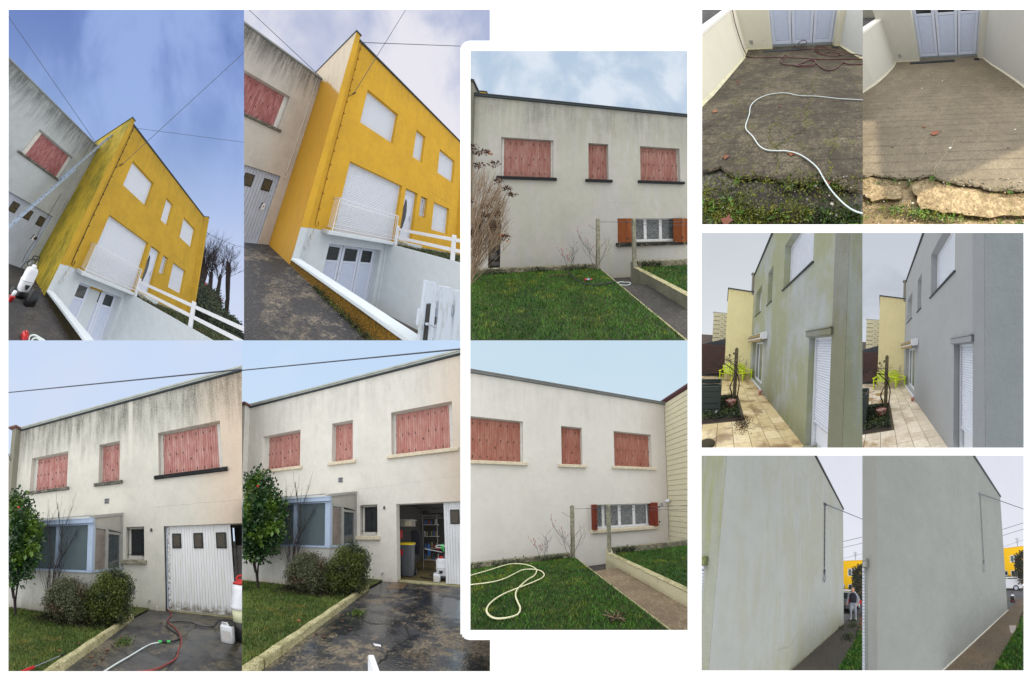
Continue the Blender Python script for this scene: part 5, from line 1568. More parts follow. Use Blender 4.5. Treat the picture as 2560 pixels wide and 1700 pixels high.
    m = MB(); m.cyl((1.12, .11), .10, 0, 18.74, 18.79, 14); st.make('wheel', m, M['black'], t)
    m = MB(); m.loft([(.0, .001, .001, 0, 0), (.001, .001, .001, 0, 0)], 4, 2)
    m = MB(); pz = [(18.45 + .045 * cos(a) * (1 + .3 * sin(3 * a)), .72 + .10 * sin(a)) for a in np.linspace(0, 2 * pi, 12, endpoint=False)]
    m.prism(pz, 1, .668, .676); st.make('paint_blot', m, M['red'], t)
    t = st.thing('fire_extinguisher', 'red fire extinguisher hanging at the left inside the open garage', 'extinguisher', (18.35, .9, 1.1))
    m = MB(); m.loft([(1.12, .05, .05, 18.37, .9), (1.14, .06, .06, 18.37, .9), (1.36, .06, .06, 18.37, .9), (1.41, .025, .025, 18.37, .9)], 12, 2); st.make('cylinder_body', m, M['red'], t, smooth=True)
    m = MB(); m.tube([(18.37, .9, 1.41), (18.37, .88, 1.45), (18.43, .86, 1.46)], .014, 6); m.tube([(18.37, .9, 1.45), (18.36, .92, 1.62)], .006, 5); st.make('valve', m, M['black'], t)
    t = st.thing('shelf', 'white wall shelf with boxes high inside the open garage', 'shelf', (18.6, 1.2, 1.7))
    m = MB(); m.box(18.21, 18.75, .9, 1.5, 1.68, 1.70); m.box(18.21, 18.70, 1.48, 1.5, 1.5, 1.679); st.make('board', m, M['offwhite'], t)
    tag(st.make('cardboard_box', (lambda b: (b.bbox(18.50, 18.66, .9, 1.2, 1.50, 1.70 - .03, .005), b)[1])(MB()), plain('carton', C(190, 180, 160), .8)), 'small pale carton under the white wall shelf in the garage', 'box')
    m = MB(); m.prism([(18.56, 1.35), (18.75, 1.40), (18.84, 1.25), (18.88, .95), (18.82, .60), (18.62, .62), (18.58, 1.0)], 1, 1.42, 1.52)
    tag(st.make('jacket', m, plain('dark_jacket', (.02, .022, .03, 1), .9, .3)), 'dark jacket hanging above the bin in the garage', 'jacket')
    rk = st.thing('storage_rack', 'dim metal rack full of bottles and tins in the garage', 'rack', (19.1, 2.4, 0))
    for z in (.35, .75, 1.15, 1.55):
        m = MB(); m.box(18.80, 19.30, 2.2, 2.6, z, z + .015); st.make('shelf_board', m, M['aluold'], rk)
    for xx in (18.80, 19.285):
        m = MB(); m.box(xx, xx + .015, 2.2, 2.215, 0.03, 1.9); st.make('upright', m, M['aluold'], rk)
    cols_ = [C(150, 60, 50), C(160, 160, 160), C(60, 90, 140), C(120, 110, 70), C(40, 44, 50)]
    tin = [plain('tin%d' % i, c, .5) for i, c in enumerate(cols_)]
    for z in (.365, .765, 1.165, 1.565):
        for i in range(6):
            m = MB(); xx = 18.86 + i * .075; m.cyl((xx, 2.27), .024 + .006 * rnd.random(), 2, z, z + rnd.uniform(.09, .2), 8)
            tag(st.make('tin', m, tin[rnd.randrange(5)]), 'small tin or bottle standing on the garage rack', 'tin', 'tins on the garage rack')
    for (x0, x1, z0, z1, y_, mt, lb, ct) in ((19.35, 19.55, .02, .50, 2.0, C(120, 96, 60), 'brown board leaning in the back of the garage', 'board'), (19.02, 19.10, .55, .95, 1.8, C(40, 90, 160), 'blue rag hanging from the garage rack', 'rag'),
                                              (19.28, 19.42, .72, .84, 1.9, C(150, 40, 40), 'dull red toolbox on the rack edge in the garage', 'toolbox')):
        m = MB(); m.prism([(x0, z0), (x1, z0 + .02), (x1 - .03, z1 - .05), (x0 + .02, z1)], 1, y_, y_ + .06)
        tag(st.make(lb.split()[1] if ct != 'toolbox' else 'toolbox', m, plain('st_' + ct, mt, .8)), lb, ct)
    for i in range(7):
        m = MB(); a = (18.3 + rnd.uniform(0, 1.0), 1.2 + rnd.random(), 1.75 + .06 * i); m.box(a[0], a[0] + rnd.uniform(.5, 1.0), a[1], a[1] + .12, a[2], a[2] + .025)
        tag(st.make('timber', m, M['interior2']), 'length of timber stored under the garage ceiling', 'timber', 'timber stored under the garage ceiling')
    backpack_sprayer(st, (19.58, .62, .03), .80, 'white sprayer with red lid standing inside the open garage', 0.0, 'red', 'black')
    m = MB(); m.loft([(.86, .03, .03, 19.62, .6), (.93, .05, .04, 19.62, .6), (1.0, .04, .03, 19.64, .6)], 10, 2.5); m.tube([(19.66, .6, .80), (19.64, .58, .92), (19.58, .56, .95)], .02, 6)
    tag(st.make('spray_gun', m, M['green']), 'green spray gun on top of the sprayer in the garage', 'spray gun')
    m = MB(); m.tube([(19.16, .55, .86), (19.62, .58, .78)], .008, 6); tag(st.make('lance_tube', m, M['white']), 'thin white lance sticking out left of the garage sprayer', 'lance')
    m = MB(); m.tube(spline([(19.45, .58, .93), (19.55, .56, .97), (19.66, .58, .96), (19.68, .6, .92), (19.5, .56, .90), (19.45, .58, .93)], 4), .012, 6); tag(st.make('hose', m, M['hose_white']), 'coil of pale hose on top of the garage sprayer', 'hose')
    jerrycan(st, (19.50, .30, .03), .17, .12, .24, 'white jerrycan in front of the sprayer in the garage doorway', 'white', 'black', -.1)
    hose(st, 'hose', [(18.95, .9, .04), (19.05, .7, .04), (19.2, .62, .04), (19.4, .6, .04), (19.42, .9, .04), (19.2, 1.1, .04)], .014, M['hose_black'], 'black hose lying on the garage floor')
    # slab patch, near post, crack, leaves
    m = MB(); m.prism([(18.46, -.83), (18.84, -.68), (18.80, .0), (18.40, -.14)], 2, .0, .006); tag(st.make('paving_slab', m, M['brownslab']), 'brown slab set in the wet drive left of the open garage', 'slab')
    m = MB(); m.prism([(19.69, -4.87), (19.735, -4.85), (19.875, -5.08), (19.83, -5.10)], 2, -.0, .455)
    m.add([(19.69, -4.87, .456), (19.735, -4.85, .456), (19.875, -5.08, .456), (19.83, -5.10, .456), (19.696, -4.872, .47), (19.731, -4.856, .47), (19.868, -5.08, .47), (19.836, -5.092, .47)], [(0, 1, 5, 4), (1, 2, 6, 5), (2, 3, 7, 6), (3, 0, 4, 7), (4, 5, 6, 7)])
    t = tag(st.make('gate_post', m, M['white']), 'top of a white gate post at the bottom edge of the wet drive', 'post')
    crackline(st, [(19.46, -4.1), (19.50, -3.95), (19.49, -3.8), (19.55, -3.7), (19.53, -3.58), (19.60, -3.45), (19.63, -3.31), (19.60, -3.2), (19.55, -3.1), (19.48, -2.9), (19.44, -2.69), (19.41, -2.3), (19.39, -1.82), (19.38, -1.3)], .022, 'wide jagged crack in the wet drive')
    crackline(st, [(18.5, -2.7), (18.7, -2.8), (18.85, -3.0), (19.05, -3.05), (19.3, -2.95)], .014, 'thin crack running from the kerb across the wet drive')
    fallen_leaves(st, [(18.0, -3.5)], 'brown leaf alone on the lawn, clean house', .06, .05, grp='leaf on the lawn of the clean house')
    fallen_leaves(st, [(18.46, -2.3), (18.5, -2.6), (18.42, -2.9), (18.52, -2.75), (18.55, -3.15), (18.5, -3.3), (18.45, -3.7), (18.48, -3.8), (18.6, -3.75), (18.2, -1.3), (18.35, -1.5), (18.6, -1.05), (18.8, -3.4), (18.42, -2.5)], 'reddish leaf in the gutter line beside the kerb, wet cleaned drive', .01, .032, M['deadleaf2'], grp='leaves beside the kerb of the wet drive')
    pts = np.stack([r.normal(18.62, .06, 200), r.normal(-2.75, .07, 200), .01 + r.rand(200) * .04], 1)
    tag(leaves(st, 'weed', pts, np.tile([[0, 0, 1.]], (200, 1)), .032, M['blade45'], None, 8), 'small weeds in the wet drive beside the kerb', 'plant')
    m = MB(); m.add([(19.25, -3.66, .006), (19.36, -3.68, .012), (19.38, -3.72, .01), (19.30, -3.72, .008)], [(0, 1, 2, 3)]); m.add([(19.25, -3.66, .003), (19.36, -3.68, .004), (19.38, -3.72, .004), (19.30, -3.72, .003)], [(3, 2, 1, 0)])
    tag(st.make('paper_scrap', m, M['white']), 'scrap of white paper on the wet drive', 'paper')


def crackline(st, pts, w_, label, z=.004, mat=None, zf=None):
    q = random.Random(len(pts) * 7 + int(pts[0][0] * 100))
    P = []
    for a, b in zip(pts, pts[1:]):
        for i in range(4):
            t = i / 4; P.append((a[0] + (b[0] - a[0]) * t + q.gauss(0, .012), a[1] + (b[1] - a[1]) * t + q.gauss(0, .012)))
    P.append(pts[-1])
    m = MB(); L = []
    for i, p in enumerate(P):
        a, b = P[max(0, i - 1)], P[min(len(P) - 1, i + 1)]
        dx, dy = b[0] - a[0], b[1] - a[1]; l = math.hypot(dx, dy) or 1
        ww = w_ * q.uniform(.25, .7) * (1 if 0 < i < len(P) - 1 else .2)
        zz = (zf(*p) if zf else 0) + z
        L += [(p[0] - dy / l * ww, p[1] + dx / l * ww, zz), (p[0] + dy / l * ww, p[1] - dx / l * ww, zz)]
    m.add(L, [(2 * i, 2 * i + 1, 2 * i + 3, 2 * i + 2) for i in range(len(P) - 1)])
    return tag(st.make('crack', m, mat or M['crack']), label, kind='structure')


M['deadleaf2'] = leaf_mat('dull_dead_leaf', C(84, 50, 38), C(62, 38, 32), C(110, 72, 50), .7, 12)
M['crack'] = plain('crack_fill', (.012, .011, .010, 1), .95, .3)
M['garfloor'] = ground_mat('garage_floor', C(70, 60, 34), C(112, 100, 60), 0, 2, cracks=False)
M['brownslab'] = ground_mat('brown_slab', C(104, 84, 62), C(128, 104, 78), 0, 2, cracks=False, rgh=.3)
M['interior3'] = None
M['yellowish'] = plain('milky_tank', C(226, 228, 190), .4, .05)
nn_ = N('garage_boards_with_dirt')
f1 = nn_.noise(30, 4, .6, (1, 1, .06)); f2 = nn_.noise(8, 4, .6)
cc_ = nn_.mix(nn_.step(f1, .35, .65), C(232, 233, 230), C(242, 245, 250))
cc_ = nn_.mix(nn_.mul(nn_.step(nn_.add(nn_.z, nn_.mul(nn_.sub(f1, .5), .3)), .28, .02), nn_.step(f2, .3, .6)), cc_, C(120, 112, 98))
cc_ = nn_.mix(nn_.mul(nn_.step(nn_.x, 18.66, 18.57), nn_.step(nn_.noise(26, 5, .7), .50, .56)), cc_, C(96, 70, 54))
M['door_boards4'] = nn_.out(cc_, .55, 0, f1, .15, .003)


# ------------------------------------------------------------------ sites 3 and 6: garden side of the beige house
BW = dict(w1=(1.197, 2.819, 3.493, 4.726), w2=(4.0, 4.705, 3.487, 4.72), w3=(5.884, 7.457, 3.502, 4.731), lw=(5.005, 7.495, 1.36, 2.175), dr=(.45, 1.235, .0, 2.13))
ZL = .85


def back_place(k, clean):
    st = S[k]
    wd = 'cleaned garden front' if clean else 'stained garden front'
    wall = M['back6'] if clean else M['back3']
    house = st.thing('house', 'washed pale garden front with brick-red shutters, boarded neighbour at its right' if clean else 'grey-streaked garden front with dusty pink shutters and black sills', 'house', (4, 4, 0))
    x0 = -3.0 if clean else .39
    x1 = 8.11 if clean else 11.0
    hs = [BW[q] for q in ('w1', 'w2', 'w3', 'lw')] + ([] if clean else [BW['dr']])
    facade(st, house, 'wall', x0, x1, -.2, 5.95, 0.0, hs, wall, th=.34)
    m = MB(); m.box(x0, x1, -.07, .2, 5.952, 6.0); m.prism([(-.09, 6.001), (-.09, 6.03), (.15, 6.04), (.15, 6.001)], 0, x0, x1); st.make('roof_edge', m, M['darkzinc'] if not clean else M['roofrim3'], house)
    m = MB(); m.box(x0 + .1, x1, .345, 1.6, 0, 5.9); st.make('roof_block', m, wall, house)
    for q, nl, jb in (('w1', 8, .07), ('w2', 4, .01), ('w3', 8, .02)):
        a, b, c, d = BW[q]
        shutter_window(st, house, a, b, c, d, 0.0, nl, M['shut6'] if clean else M['shut3'], M['sill_clean6'] if clean else M['sill_black'], dep=.13 if q == 'w1' else .15, jamb=jb)
    # low four-light window with open folding shutters
    a, b, c, d = BW['lw']
    f = MB(); yy = .13
    f.box(a + .05, b - .15, yy + .03, yy + .09, c - .0 + .004, c + .07); f.box(a + .05, b - .15, yy + .03, yy + .09, d - .045, d - .004)
    edges = [(5.10, 5.14), (5.42, 5.52), (6.05, 6.16), (6.65, 6.76), (7.24, 7.30)]
    for (p, q) in edges:
        f.box(p, q, yy + .025, yy + .09, c + .071, d - .046)
    win = st.make('window', f, M['peelwhite'], house)
    for (p, q) in ((5.14, 5.42), (5.52, 6.05), (6.16, 6.65), (6.76, 7.24)):
        m = MB(); m.box(p + .001, q - .001, yy + .05, yy + .06, c + .072, d - .047); st.make('pane', m, M['lace'], win)
    wood = M['redwood'] if clean else M['varnish']
    if clean:
        for xa in (4.975, 5.04):
            m = MB(); m.box(xa, xa + .055, -.20, .10, c + .005, d + .01); st.make('shutter_leaf', m, wood, win)
        for xa, an in ((7.30, .0), (7.46, .0)):
            m = MB(); m.prism([(xa, .08), (xa + .03, .08), (xa + .14, -.20), (xa + .10, -.21)] if xa < 7.4 else [(xa - .02, -.20), (xa + .02, -.21), (xa + .06, .05), (xa + .03, .06)], 2, c + .005, d + .03); st.make('shutter_leaf', m, wood, win)
    else:
        for (xa, xb, ya, yb) in ((5.01, 5.285, .02, -.05), (5.29, 5.56, -.05, -.02)):
            m = MB(); m.prism([(xa, ya), (xb, yb), (xb, yb + .03), (xa, ya + .03)], 2, c + .01, d - .004); st.make('shutter_leaf', m, wood, win)
        for (xa, xb, ya, yb) in ((7.10, 7.30, .0, -.16), (7.31, 7.53, -.16, -.06), (7.54, 7.80, -.06, -.05)):
            m = MB(); m.prism([(xa, ya), (xb, yb), (xb, yb - .03), (xa, ya - .03)], 2, c - .02, d - .01); st.make('shutter_leaf', m, wood, win)
    m = MB()
    for z in (c + .15, d - .13):
        for xx in ((5.04, 7.52) if clean else (5.27, 7.31)):
            m.box(xx - .02, xx + .03, -.225 if clean else -.2, -.205 if clean else -.17, z - .03, z + .03)
    st.make('hinge', m, M['iron'], win)
    m = MB(); m.bbox(a - .07, b + .10, -.10, .155, c - .12, c - .003, .012); st.make('window_sill', m, M['sill_clean6'] if clean else M['sill_mould'], win)
    # ---- ground: raised lawn, sunken passage
    lawn = M['lawn36']
    KX = 3.98
    sheet(st, 'lawn', [(-6, -1.12, ZL), (KX, -1.12, ZL), (KX, -7.5, ZL), (-6, -7.5, ZL)], lawn, label='raised lawn left of the path, %s' % wd)
    sheet(st, 'lawn', [(5.1, -1.12, ZL - .03), (14, -1.12, ZL - .03), (14, -7.5, ZL - .03), (5.1, -7.5, ZL - .03)], lawn, label='raised lawn right of the path, %s' % wd)
    sheet(st, 'ground', [(-6, 0, .2), (14, 0, .2), (14, -1.8, .2), (-6, -1.8, .2)], M['path3'], label='sunken strip along the foot of the wall')
    if clean:
        m = MB(); m.prism([(-1.70, .0), (-1.70, .60), (-7.5, .60), (-7.5, .0)], 0, 4.0, 4.96); tag(st.make('path', m, M['path6']), 'clean brown concrete path', kind='structure')
    else:
        m = MB(); m.prism([(-.4, .0), (-.4, .22), (-1.1, .34), (-1.9, .60), (-7.5, .60), (-7.5, .0)], 0, 4.0, 4.96); tag(st.make('path', m, M['path3']), 'dark asphalt path', kind='structure')
    ew = st.thing('edging', 'thin concrete edging along the left side of the %s' % ('clean path' if clean else 'dark path'), 'edging', (KX, -3, ZL))
    ys = [-1.15 - i * .9 for i in range(8)]
    for i, (ya, yb) in enumerate(zip(ys, ys[1:])):
        m = MB(); m.box(KX, KX + .022, yb + .004, ya - .004, .4, ZL + .008 + .006 * sin(i * 3)); st.make('edging_stone', m, M['kerb45'], ew)
    mt = M['bw6'] if clean else M['bw3']
    b1 = st.thing('border_wall', 'low concrete border wall between lawn and house, left of the posts, %s' % wd, 'wall', (2, -1.1, .2))
    m = MB(); m.bbox(-6, 3.88, -1.16, -1.06, .15, .965, .015); st.make('wall_body', m, mt, b1)
    b2 = st.thing('border_wall', 'low concrete border wall at the back of the right-hand lawn, %s' % wd, 'wall', (8, -1.1, .2))
    m = MB(); m.bbox(5.12, 14, -1.16, -1.06, .15, .985, .015); st.make('wall_body', m, mt, b2)
    b3 = st.thing('retaining_wall', ('cleaned cream low wall' if clean else 'mouldy grey low wall') + ' with rounded end running along the path', 'wall', (5.03, -3, .2))
    m = MB(); prof = [(-1.02, .15), (-1.02, .92), (-1.06, .97), (-1.14, .95), (-1.2, .84), (-1.6, .83), (-7.5, .81), (-7.5, .15)]
    m.prism(prof, 0, 4.962, 5.10); st.make('wall_body', m, M['rw6'] if clean else M['rw3'], b3)
    m = MB(); m.bbox(4.955, 5.107, -7.5, -1.22, .832, .846, .006); st.make('wall_top', m, M['kerb45'], b3)
    for (px_, lab) in ((3.94, 'left concrete clothes-line post with lichen, %s' % wd), (5.02, 'right concrete clothes-line post with lichen, %s' % wd)):
        m = MB(); y_ = -1.12 if px_ < 4.5 else -1.14
        s_ = .045 if px_ < 4.5 else .045
        if px_ < 4.5:
            y_ = -1.21
        m.add([(px_ - s_, y_ - s_, .7), (px_ + s_, y_ - s_, .7), (px_ + s_, y_ + s_, .7), (px_ - s_, y_ + s_, .7), (px_ - s_, y_ - s_, 2.17), (px_ + s_, y_ - s_, 2.17), (px_ + s_, y_ + s_, 2.17), (px_ - s_, y_ + s_, 2.17), (px_ - s_ * .4, y_ - s_ * .4, 2.205), (px_ + s_ * .4, y_ - s_ * .4, 2.205), (px_ + s_ * .4, y_ + s_ * .4, 2.205), (px_ - s_ * .4, y_ + s_ * .4, 2.205)],
              [(0, 1, 5, 4), (1, 2, 6, 5), (2, 3, 7, 6), (3, 0, 4, 7), (4, 5, 9, 8), (5, 6, 10, 9), (6, 7, 11, 10), (7, 4, 8, 11), (8, 9, 10, 11), (3, 2, 1, 0)])
        tag(st.make('concrete_post', m, M['concrete']), lab, 'post')
    for z_, yb in ((2.10, -1.25), (2.02, -1.9)):
        wire(st, (3.98 if z_ > 2.05 else 5.02, -1.16, z_), (9.5, yb, z_ + (.02 if z_ > 2.05 else -.0)), .006, .02, '%s clothes line running right from the posts, %s' % ('upper' if z_ > 2.05 else 'lower', wd), 'clothes_line')
    # grass
    grass(st, 'grass', ((.2, KX), (-5.6, -1.25)), ZL, 42000, .035, M['blade36'], 80 + k, .0032, 'green lawn blades left of the path')
    grass(st, 'grass', ((5.12, 8.5), (-4.5, -1.2)), ZL - .03, 16000, .035, M['blade36'], 90 + k, .0035, 'green lawn blades right of the path')
    r = np.random.RandomState(k)
    pts = np.stack([r.uniform(.8, 3.9, 900), -1.17 - np.abs(r.normal(0, .05, 900)), ZL + np.abs(r.normal(0, .05, 900))], 1)
    keep = (np.sin(pts[:, 0] * 6) + r.normal(0, .7, 900)) > .1
    leaves(st, 'ivy', pts[keep], np.tile([[0, -.6, .8]], (keep.sum(), 1)), .045, M['ivy'], None, 8, kind='stuff', label='ivy and weeds along the foot of the border wall')
    pts = np.stack([r.uniform(5.2, 5.8, 300), -1.18 - np.abs(r.normal(0, .03, 300)), ZL + np.abs(r.normal(0, .07, 300))], 1)
    leaves(st, 'ivy', pts, np.tile([[0, -.6, .8]], (300, 1)), .04, M['ivy'], None, 8, kind='stuff', label='ivy on the right border wall')
    # leafless roses
    for (bx, by, L, sd, lab) in ((3.82, -1.25, .62, 21, 'taller leafless rose with red hips against the left post, %s' % wd), (3.15, -1.28, .40, 25, 'small leafless rose bush left of the posts, %s' % wd)):
        t = st.thing('rose_bush', lab, 'shrub', (bx, by, ZL)); m = MB(); tips = []
        for i in range(3):
            twigs(m, (bx + .03 * i, by, ZL), ((-.35, .05, .35)[i], rnd.uniform(-.1, .1), 1), L, .006, 2, sd + i, .5, (3, 5), tips, .2)
        if bx > 3.5:
            m.tube(spline([(3.86, by, ZL + .3), (3.93, by, 1.5), (3.95, by, 1.86), (3.80, by, 1.93), (3.68, by, 2.02)], 4), .006, 5, .003); tips += [np.array([3.68, by, 2.02]), np.array([3.93, by, 1.88]), np.array([4.04, by, 1.40])]
        st.make('branches', m, M['twig_dark'], t)
        m = MB()
        for e in tips[:14] + tips[-3:]:
            m.loft([(e[2] - .012, .006, .006, e[0], e[1]), (e[2], .012, .012, e[0], e[1]), (e[2] + .012, .005, .005, e[0], e[1])], 6, 2)
        st.make('hips', m, M['red'], t, kind='stuff')
    make_sky(k, rect_poly(k) if not clean else [(1176, 851), (1719, 851), (1719, 1300), (1176, 1300)], M['sky%d' % k], 'even pale blue sky over the cleaned garden front' if clean else 'broken blue-grey clouds over the stained garden front')
    return st, house


M['back3'] = stucco('garden_render_streaked', C(196, 194, 188), C(104, 104, 90), 6.2, 3.9, .85, low=.08, bs=.5, streak=1.5, thr=(.36, .64),
                    clean=((1.0, 3.05, .5, 3.42, .95), (3.9, 4.85, .8, 3.42, .9), (5.85, 7.6, .8, 3.42, .95)), damp=(.1, .45, C(150, 140, 110), .5), green=C(188, 188, 168), gamt=.45, lines=((4.6, 2.72, 5.8, 2.70, .006),))
M['back6'] = stucco('garden_render_washed', C(222, 220, 212), C(158, 158, 152), 6.6, 3.6, .55, low=.04, bs=.5, streak=1.5, damp=(.1, .35, C(170, 150, 120), .4), grain=.04, tintx=(6.5, 8.2, C(206, 198, 188)))
M['sill_clean6'] = ground_mat('cleaned_sill_6', C(196, 184, 156), C(222, 214, 192), 0, 5, cracks=False, mixr=(.35, .6))
M['sill_mould'] = ground_mat('mouldy_sill', C(32, 32, 30), C(160, 150, 120), 0, 4, cracks=False, mixr=(.50, .60))
M['roofrim3'] = plain('roof_rim_3', C(120, 124, 122), .5, .2)
M['lawn36'] = grass_mat('green_lawn_soil', C(44, 70, 20), C(78, 92, 26), C(30, 44, 18), 1.1)
M['blade36'] = blade_mat('green_blade', C(44, 92, 24), C(76, 126, 34), C(124, 142, 38), C(150, 146, 90))
M['path3'] = ground_mat('dark_path', C(58, 56, 54), C(88, 84, 78), 0, 1.5, cracks=False, mixr=(.4, .65))
M['path6'] = ground_mat('brown_path', C(112, 98, 78), C(150, 134, 110), 0, 2.2, cracks=False, mixr=(.4, .62), moss=C(84, 66, 50), mamt=.4)
M['bw3'] = ground_mat('border_wall_old', C(96, 92, 74), C(168, 162, 138), 0, 4, cracks=False, mixr=(.4, .6))
M['bw6'] = ground_mat('border_wall_6', C(84, 84, 72), C(176, 168, 140), 0, 4, cracks=False, mixr=(.4, .6))
M['rw3'] = stucco('mouldy_low_wall', C(140, 140, 124), C(72, 74, 66), .9, .5, .8, low=.55, bs=.8)
M['rw6'] = stucco('cleaned_low_wall', C(208, 202, 170), C(130, 124, 96), .95, .8, .5, low=.12, bs=.5, damp=(.58, .72, C(130, 120, 92), .5))
M['peelwhite'] = ground_mat('peeling_frame', C(206, 208, 208), C(232, 234, 236), 0, 8, cracks=False, mixr=(.35, .6), rgh=.5)
M['ivy'] = leaf_mat('ivy_leaf', C(30, 48, 24), C(58, 82, 38), None, .5, 12)
M['siding'] = plain('cream_siding', C(208, 202, 174), .5, .06)
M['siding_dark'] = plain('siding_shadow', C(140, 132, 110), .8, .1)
M['sky3'] = sky_mat('sky_clouds_3', (196, 214, 230), (184, 204, 226), (222, 232, 244), 1.0, 3.0, (1.1, 1, 1.3), off=14, tl=(.44, .58), diag=(.1, .9))
M['sky6'] = sky_mat('sky_plain_6', (218, 236, 244), (198, 222, 238), (206, 226, 242), .5, 2.0, off=3)


def build_36():
    st, house = back_place(3, False)
    m = MB(); m.box(.10, .385, -.20, .8, -.1, 6.28); st.make('party_wall_pillar', m, M['pillar45'], house)
    m = MB(); m.prism([(.02, 6.281), (.43, 6.281), (.43, 6.33), (.02, 6.38)], 1, -.26, .85); st.make('pillar_cap', m, M['darkzinc'], house)
    m = MB(); m.box(-6, .095, .05, 5, 0, 5.9); tag(st.make('house', m, M['back3']), 'narrow sliver of the next house left of the pillar', 'house')
    ch = st.thing('chimney', 'small yellow chimney box behind the stained roofline', 'chimney', (-.15, 3.0, 6.2))
    m = MB(); m.box(-.25, .02, 2.95, 3.3, 6.1, 7.83); st.make('stack', m, plain('yellow_render_far', C(206, 166, 60), .8), ch)
    m = MB(); m.box(-.29, .06, 2.9, 3.35, 7.832, 7.87); st.make('chimney_cap', m, M['darkzinc'], ch)
    m = MB(); m.box(.46, 1.22, .32, .335, .02, 2.12); st.make('dark_doorway', m, M['interior'], house)
    m = MB(); m.box(.452, .85, .18, .22, .02, 2.12); st.make('half_open_door', m, M['offwhite'], house)
    for (a, b, c, d) in ((.9, 1.1, .9, 1.1), (.95, 1.2, .7, .82), (.88, 1.0, 1.5, 1.8)):
        m = MB(); m.box(a, b, .26, .30, c, d); st.make('stored_item', m, M['interior2'], house)
    # hydrangea, brown and dry
    M['twig_tan'] = plain('tan_grey_stem', C(158, 136, 112), .8, .3)
    t = st.thing('hydrangea', 'tall dry hydrangea with brown stems and dead flower heads at the left edge', 'shrub', (.75, -1.95, ZL))
    m = MB(); heads = []
    q = random.Random(12)
    for i in range(240):
        a = q.uniform(0, 2 * pi); rr = q.uniform(.0, .16)
        b = (.78 + rr * cos(a) * 1.4, -1.95 + rr * sin(a), ZL)
        tx, tz = q.uniform(.55, 1.78), q.uniform(1.5, 3.7)
        if tz > 4.55 - tx * .92:
            tz = 4.55 - tx * .92 - q.random() * .7
        if tx > 1.45 and tz < 1.7:
            tz += .5
        e = (tx, -1.95 + q.gauss(0, .22), tz)
        mid = ((b[0] * 1.2 + e[0] * .8) / 2 + q.gauss(0, .04), e[1] * .5 - .97, (b[2] + e[2]) / 2 - .05)
        m.tube(spline([b, mid, e], 5), .0075, 4, .003, cap=False)
        for _ in range(4):
            s0 = np.array(mid) * .4 + np.array(e) * .6; ee = s0 + np.array([q.uniform(-.05, .22), q.gauss(0, .1), q.uniform(.15, .5)])
            m.tube([s0, (s0 + ee) / 2 + np.array([.02, 0, -.01]), ee], .004, 3, .002, cap=False)
        if q.random() < .06:
            heads.append(e)
    heads += [(1.22, -2.0, 3.62), (1.40, -2.0, 3.38), (1.48, -2.0, 3.02), (1.66, -2.0, 2.85), (1.5, -2, 2.3), (1.45, -2, 2.05), (1.78, -2, 2.72), (.95, -2, 3.72), (1.05, -2, 3.6)]
    st.make('stems', m, M['twig_tan'], t)
    for i, h in enumerate(heads):
        p, dd = clump([(h[0], h[1], h[2], .11, .11, .05)], 70, 500 + i, .9)
        leaves(st, 'flower_head', p, dd, .045, M['drybloom'], t, 600 + i)
    hose(st, 'hose', [(3.02, -1.36, .89), (3.10, -1.63, .89), (3.13, -1.9, .88), (3.17, -2.15, .88), (3.27, -2.38, .88), (3.5, -2.5, .88), (3.75, -2.46, .88), (3.95, -2.35, .87)], .012, M['hose_black'], 'dark hose lying on the lawn below the small rose')
    hose(st, 'hose', [(2.6, -1.75, .88), (2.75, -1.72, .88), (2.95, -1.70, .88), (3.08, -1.66, .88)], .008, M['hose_darkred'], 'short dull red hose on the lawn left of the dark hose')
    hose(st, 'hose', [(4.34, -1.57, .56), (4.44, -1.50, .55), (4.56, -1.5, .55), (4.66, -1.6, .57), (4.60, -1.74, .58), (4.46, -1.80, .58), (4.32, -1.73, .58), (4.30, -1.62, .57), (4.38, -1.53, .57), (4.52, -1.52, .57)], .010, M['hose_white'], 'small white hose coil on the dark path')
    t = st.thing('secateurs', 'red and grey garden tool lying on the lawn below the tall rose', 'tool', (3.4, -2.18, .88))
    m = MB(); m.tube([(3.33, -2.20, .89), (3.38, -2.17, .90)], .02, 6); m.tube([(3.46, -2.19, .89), (3.50, -2.16, .89)], .016, 6); st.make('handle', m, M['red'], t)
    m = MB(); m.tube([(3.38, -2.17, .90), (3.46, -2.19, .89)], .010, 5); m.tube([(3.38, -2.22, .89), (3.44, -2.14, .90)], .008, 5); st.make('blade', m, M['alu_blue'], t)
    hose(st, 'hose', [(7.2, -1.14, 1.0), (7.0, -1.20, .98), (6.85, -1.35, .92), (6.8, -1.6, .87), (6.85, -1.9, .86)], .009, M['hose_white'], 'pale hose hanging over the right border wall')

    st, house = back_place(6, True)
    # boarded neighbour
    nb = st.thing('house', 'cream boarded house side projecting at the right edge', 'house', (9, -4, 0))
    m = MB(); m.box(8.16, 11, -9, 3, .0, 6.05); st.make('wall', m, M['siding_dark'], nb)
    i = 0; z = .0
    while z < 6.0:
        m = MB(); m.prism([(8.155, z + .006), (8.118, z + .006), (8.126, z + .182), (8.155, z + .182)], 1, -9, -.002)
        st.make('siding_board', m, M['siding'], nb); z += .188
    m = MB(); m.box(8.05, 11, -9, 3, 6.08, 6.16); m.box(8.08, 8.155, -9, .6, 6.03, 6.079); st.make('roof_trim', m, plain('maroon_trim', C(86, 52, 56), .6), nb)
    m = MB(); m.bbox(7.76, 7.89, -.014, -.002, 2.04, 2.19, .003); st.make('air_vent', m, M['ventgrey'], house)
    t = st.thing('floodlight', 'white security lamp on the corner beside the cream boards', 'lamp', (8.0, -.05, 2.25))
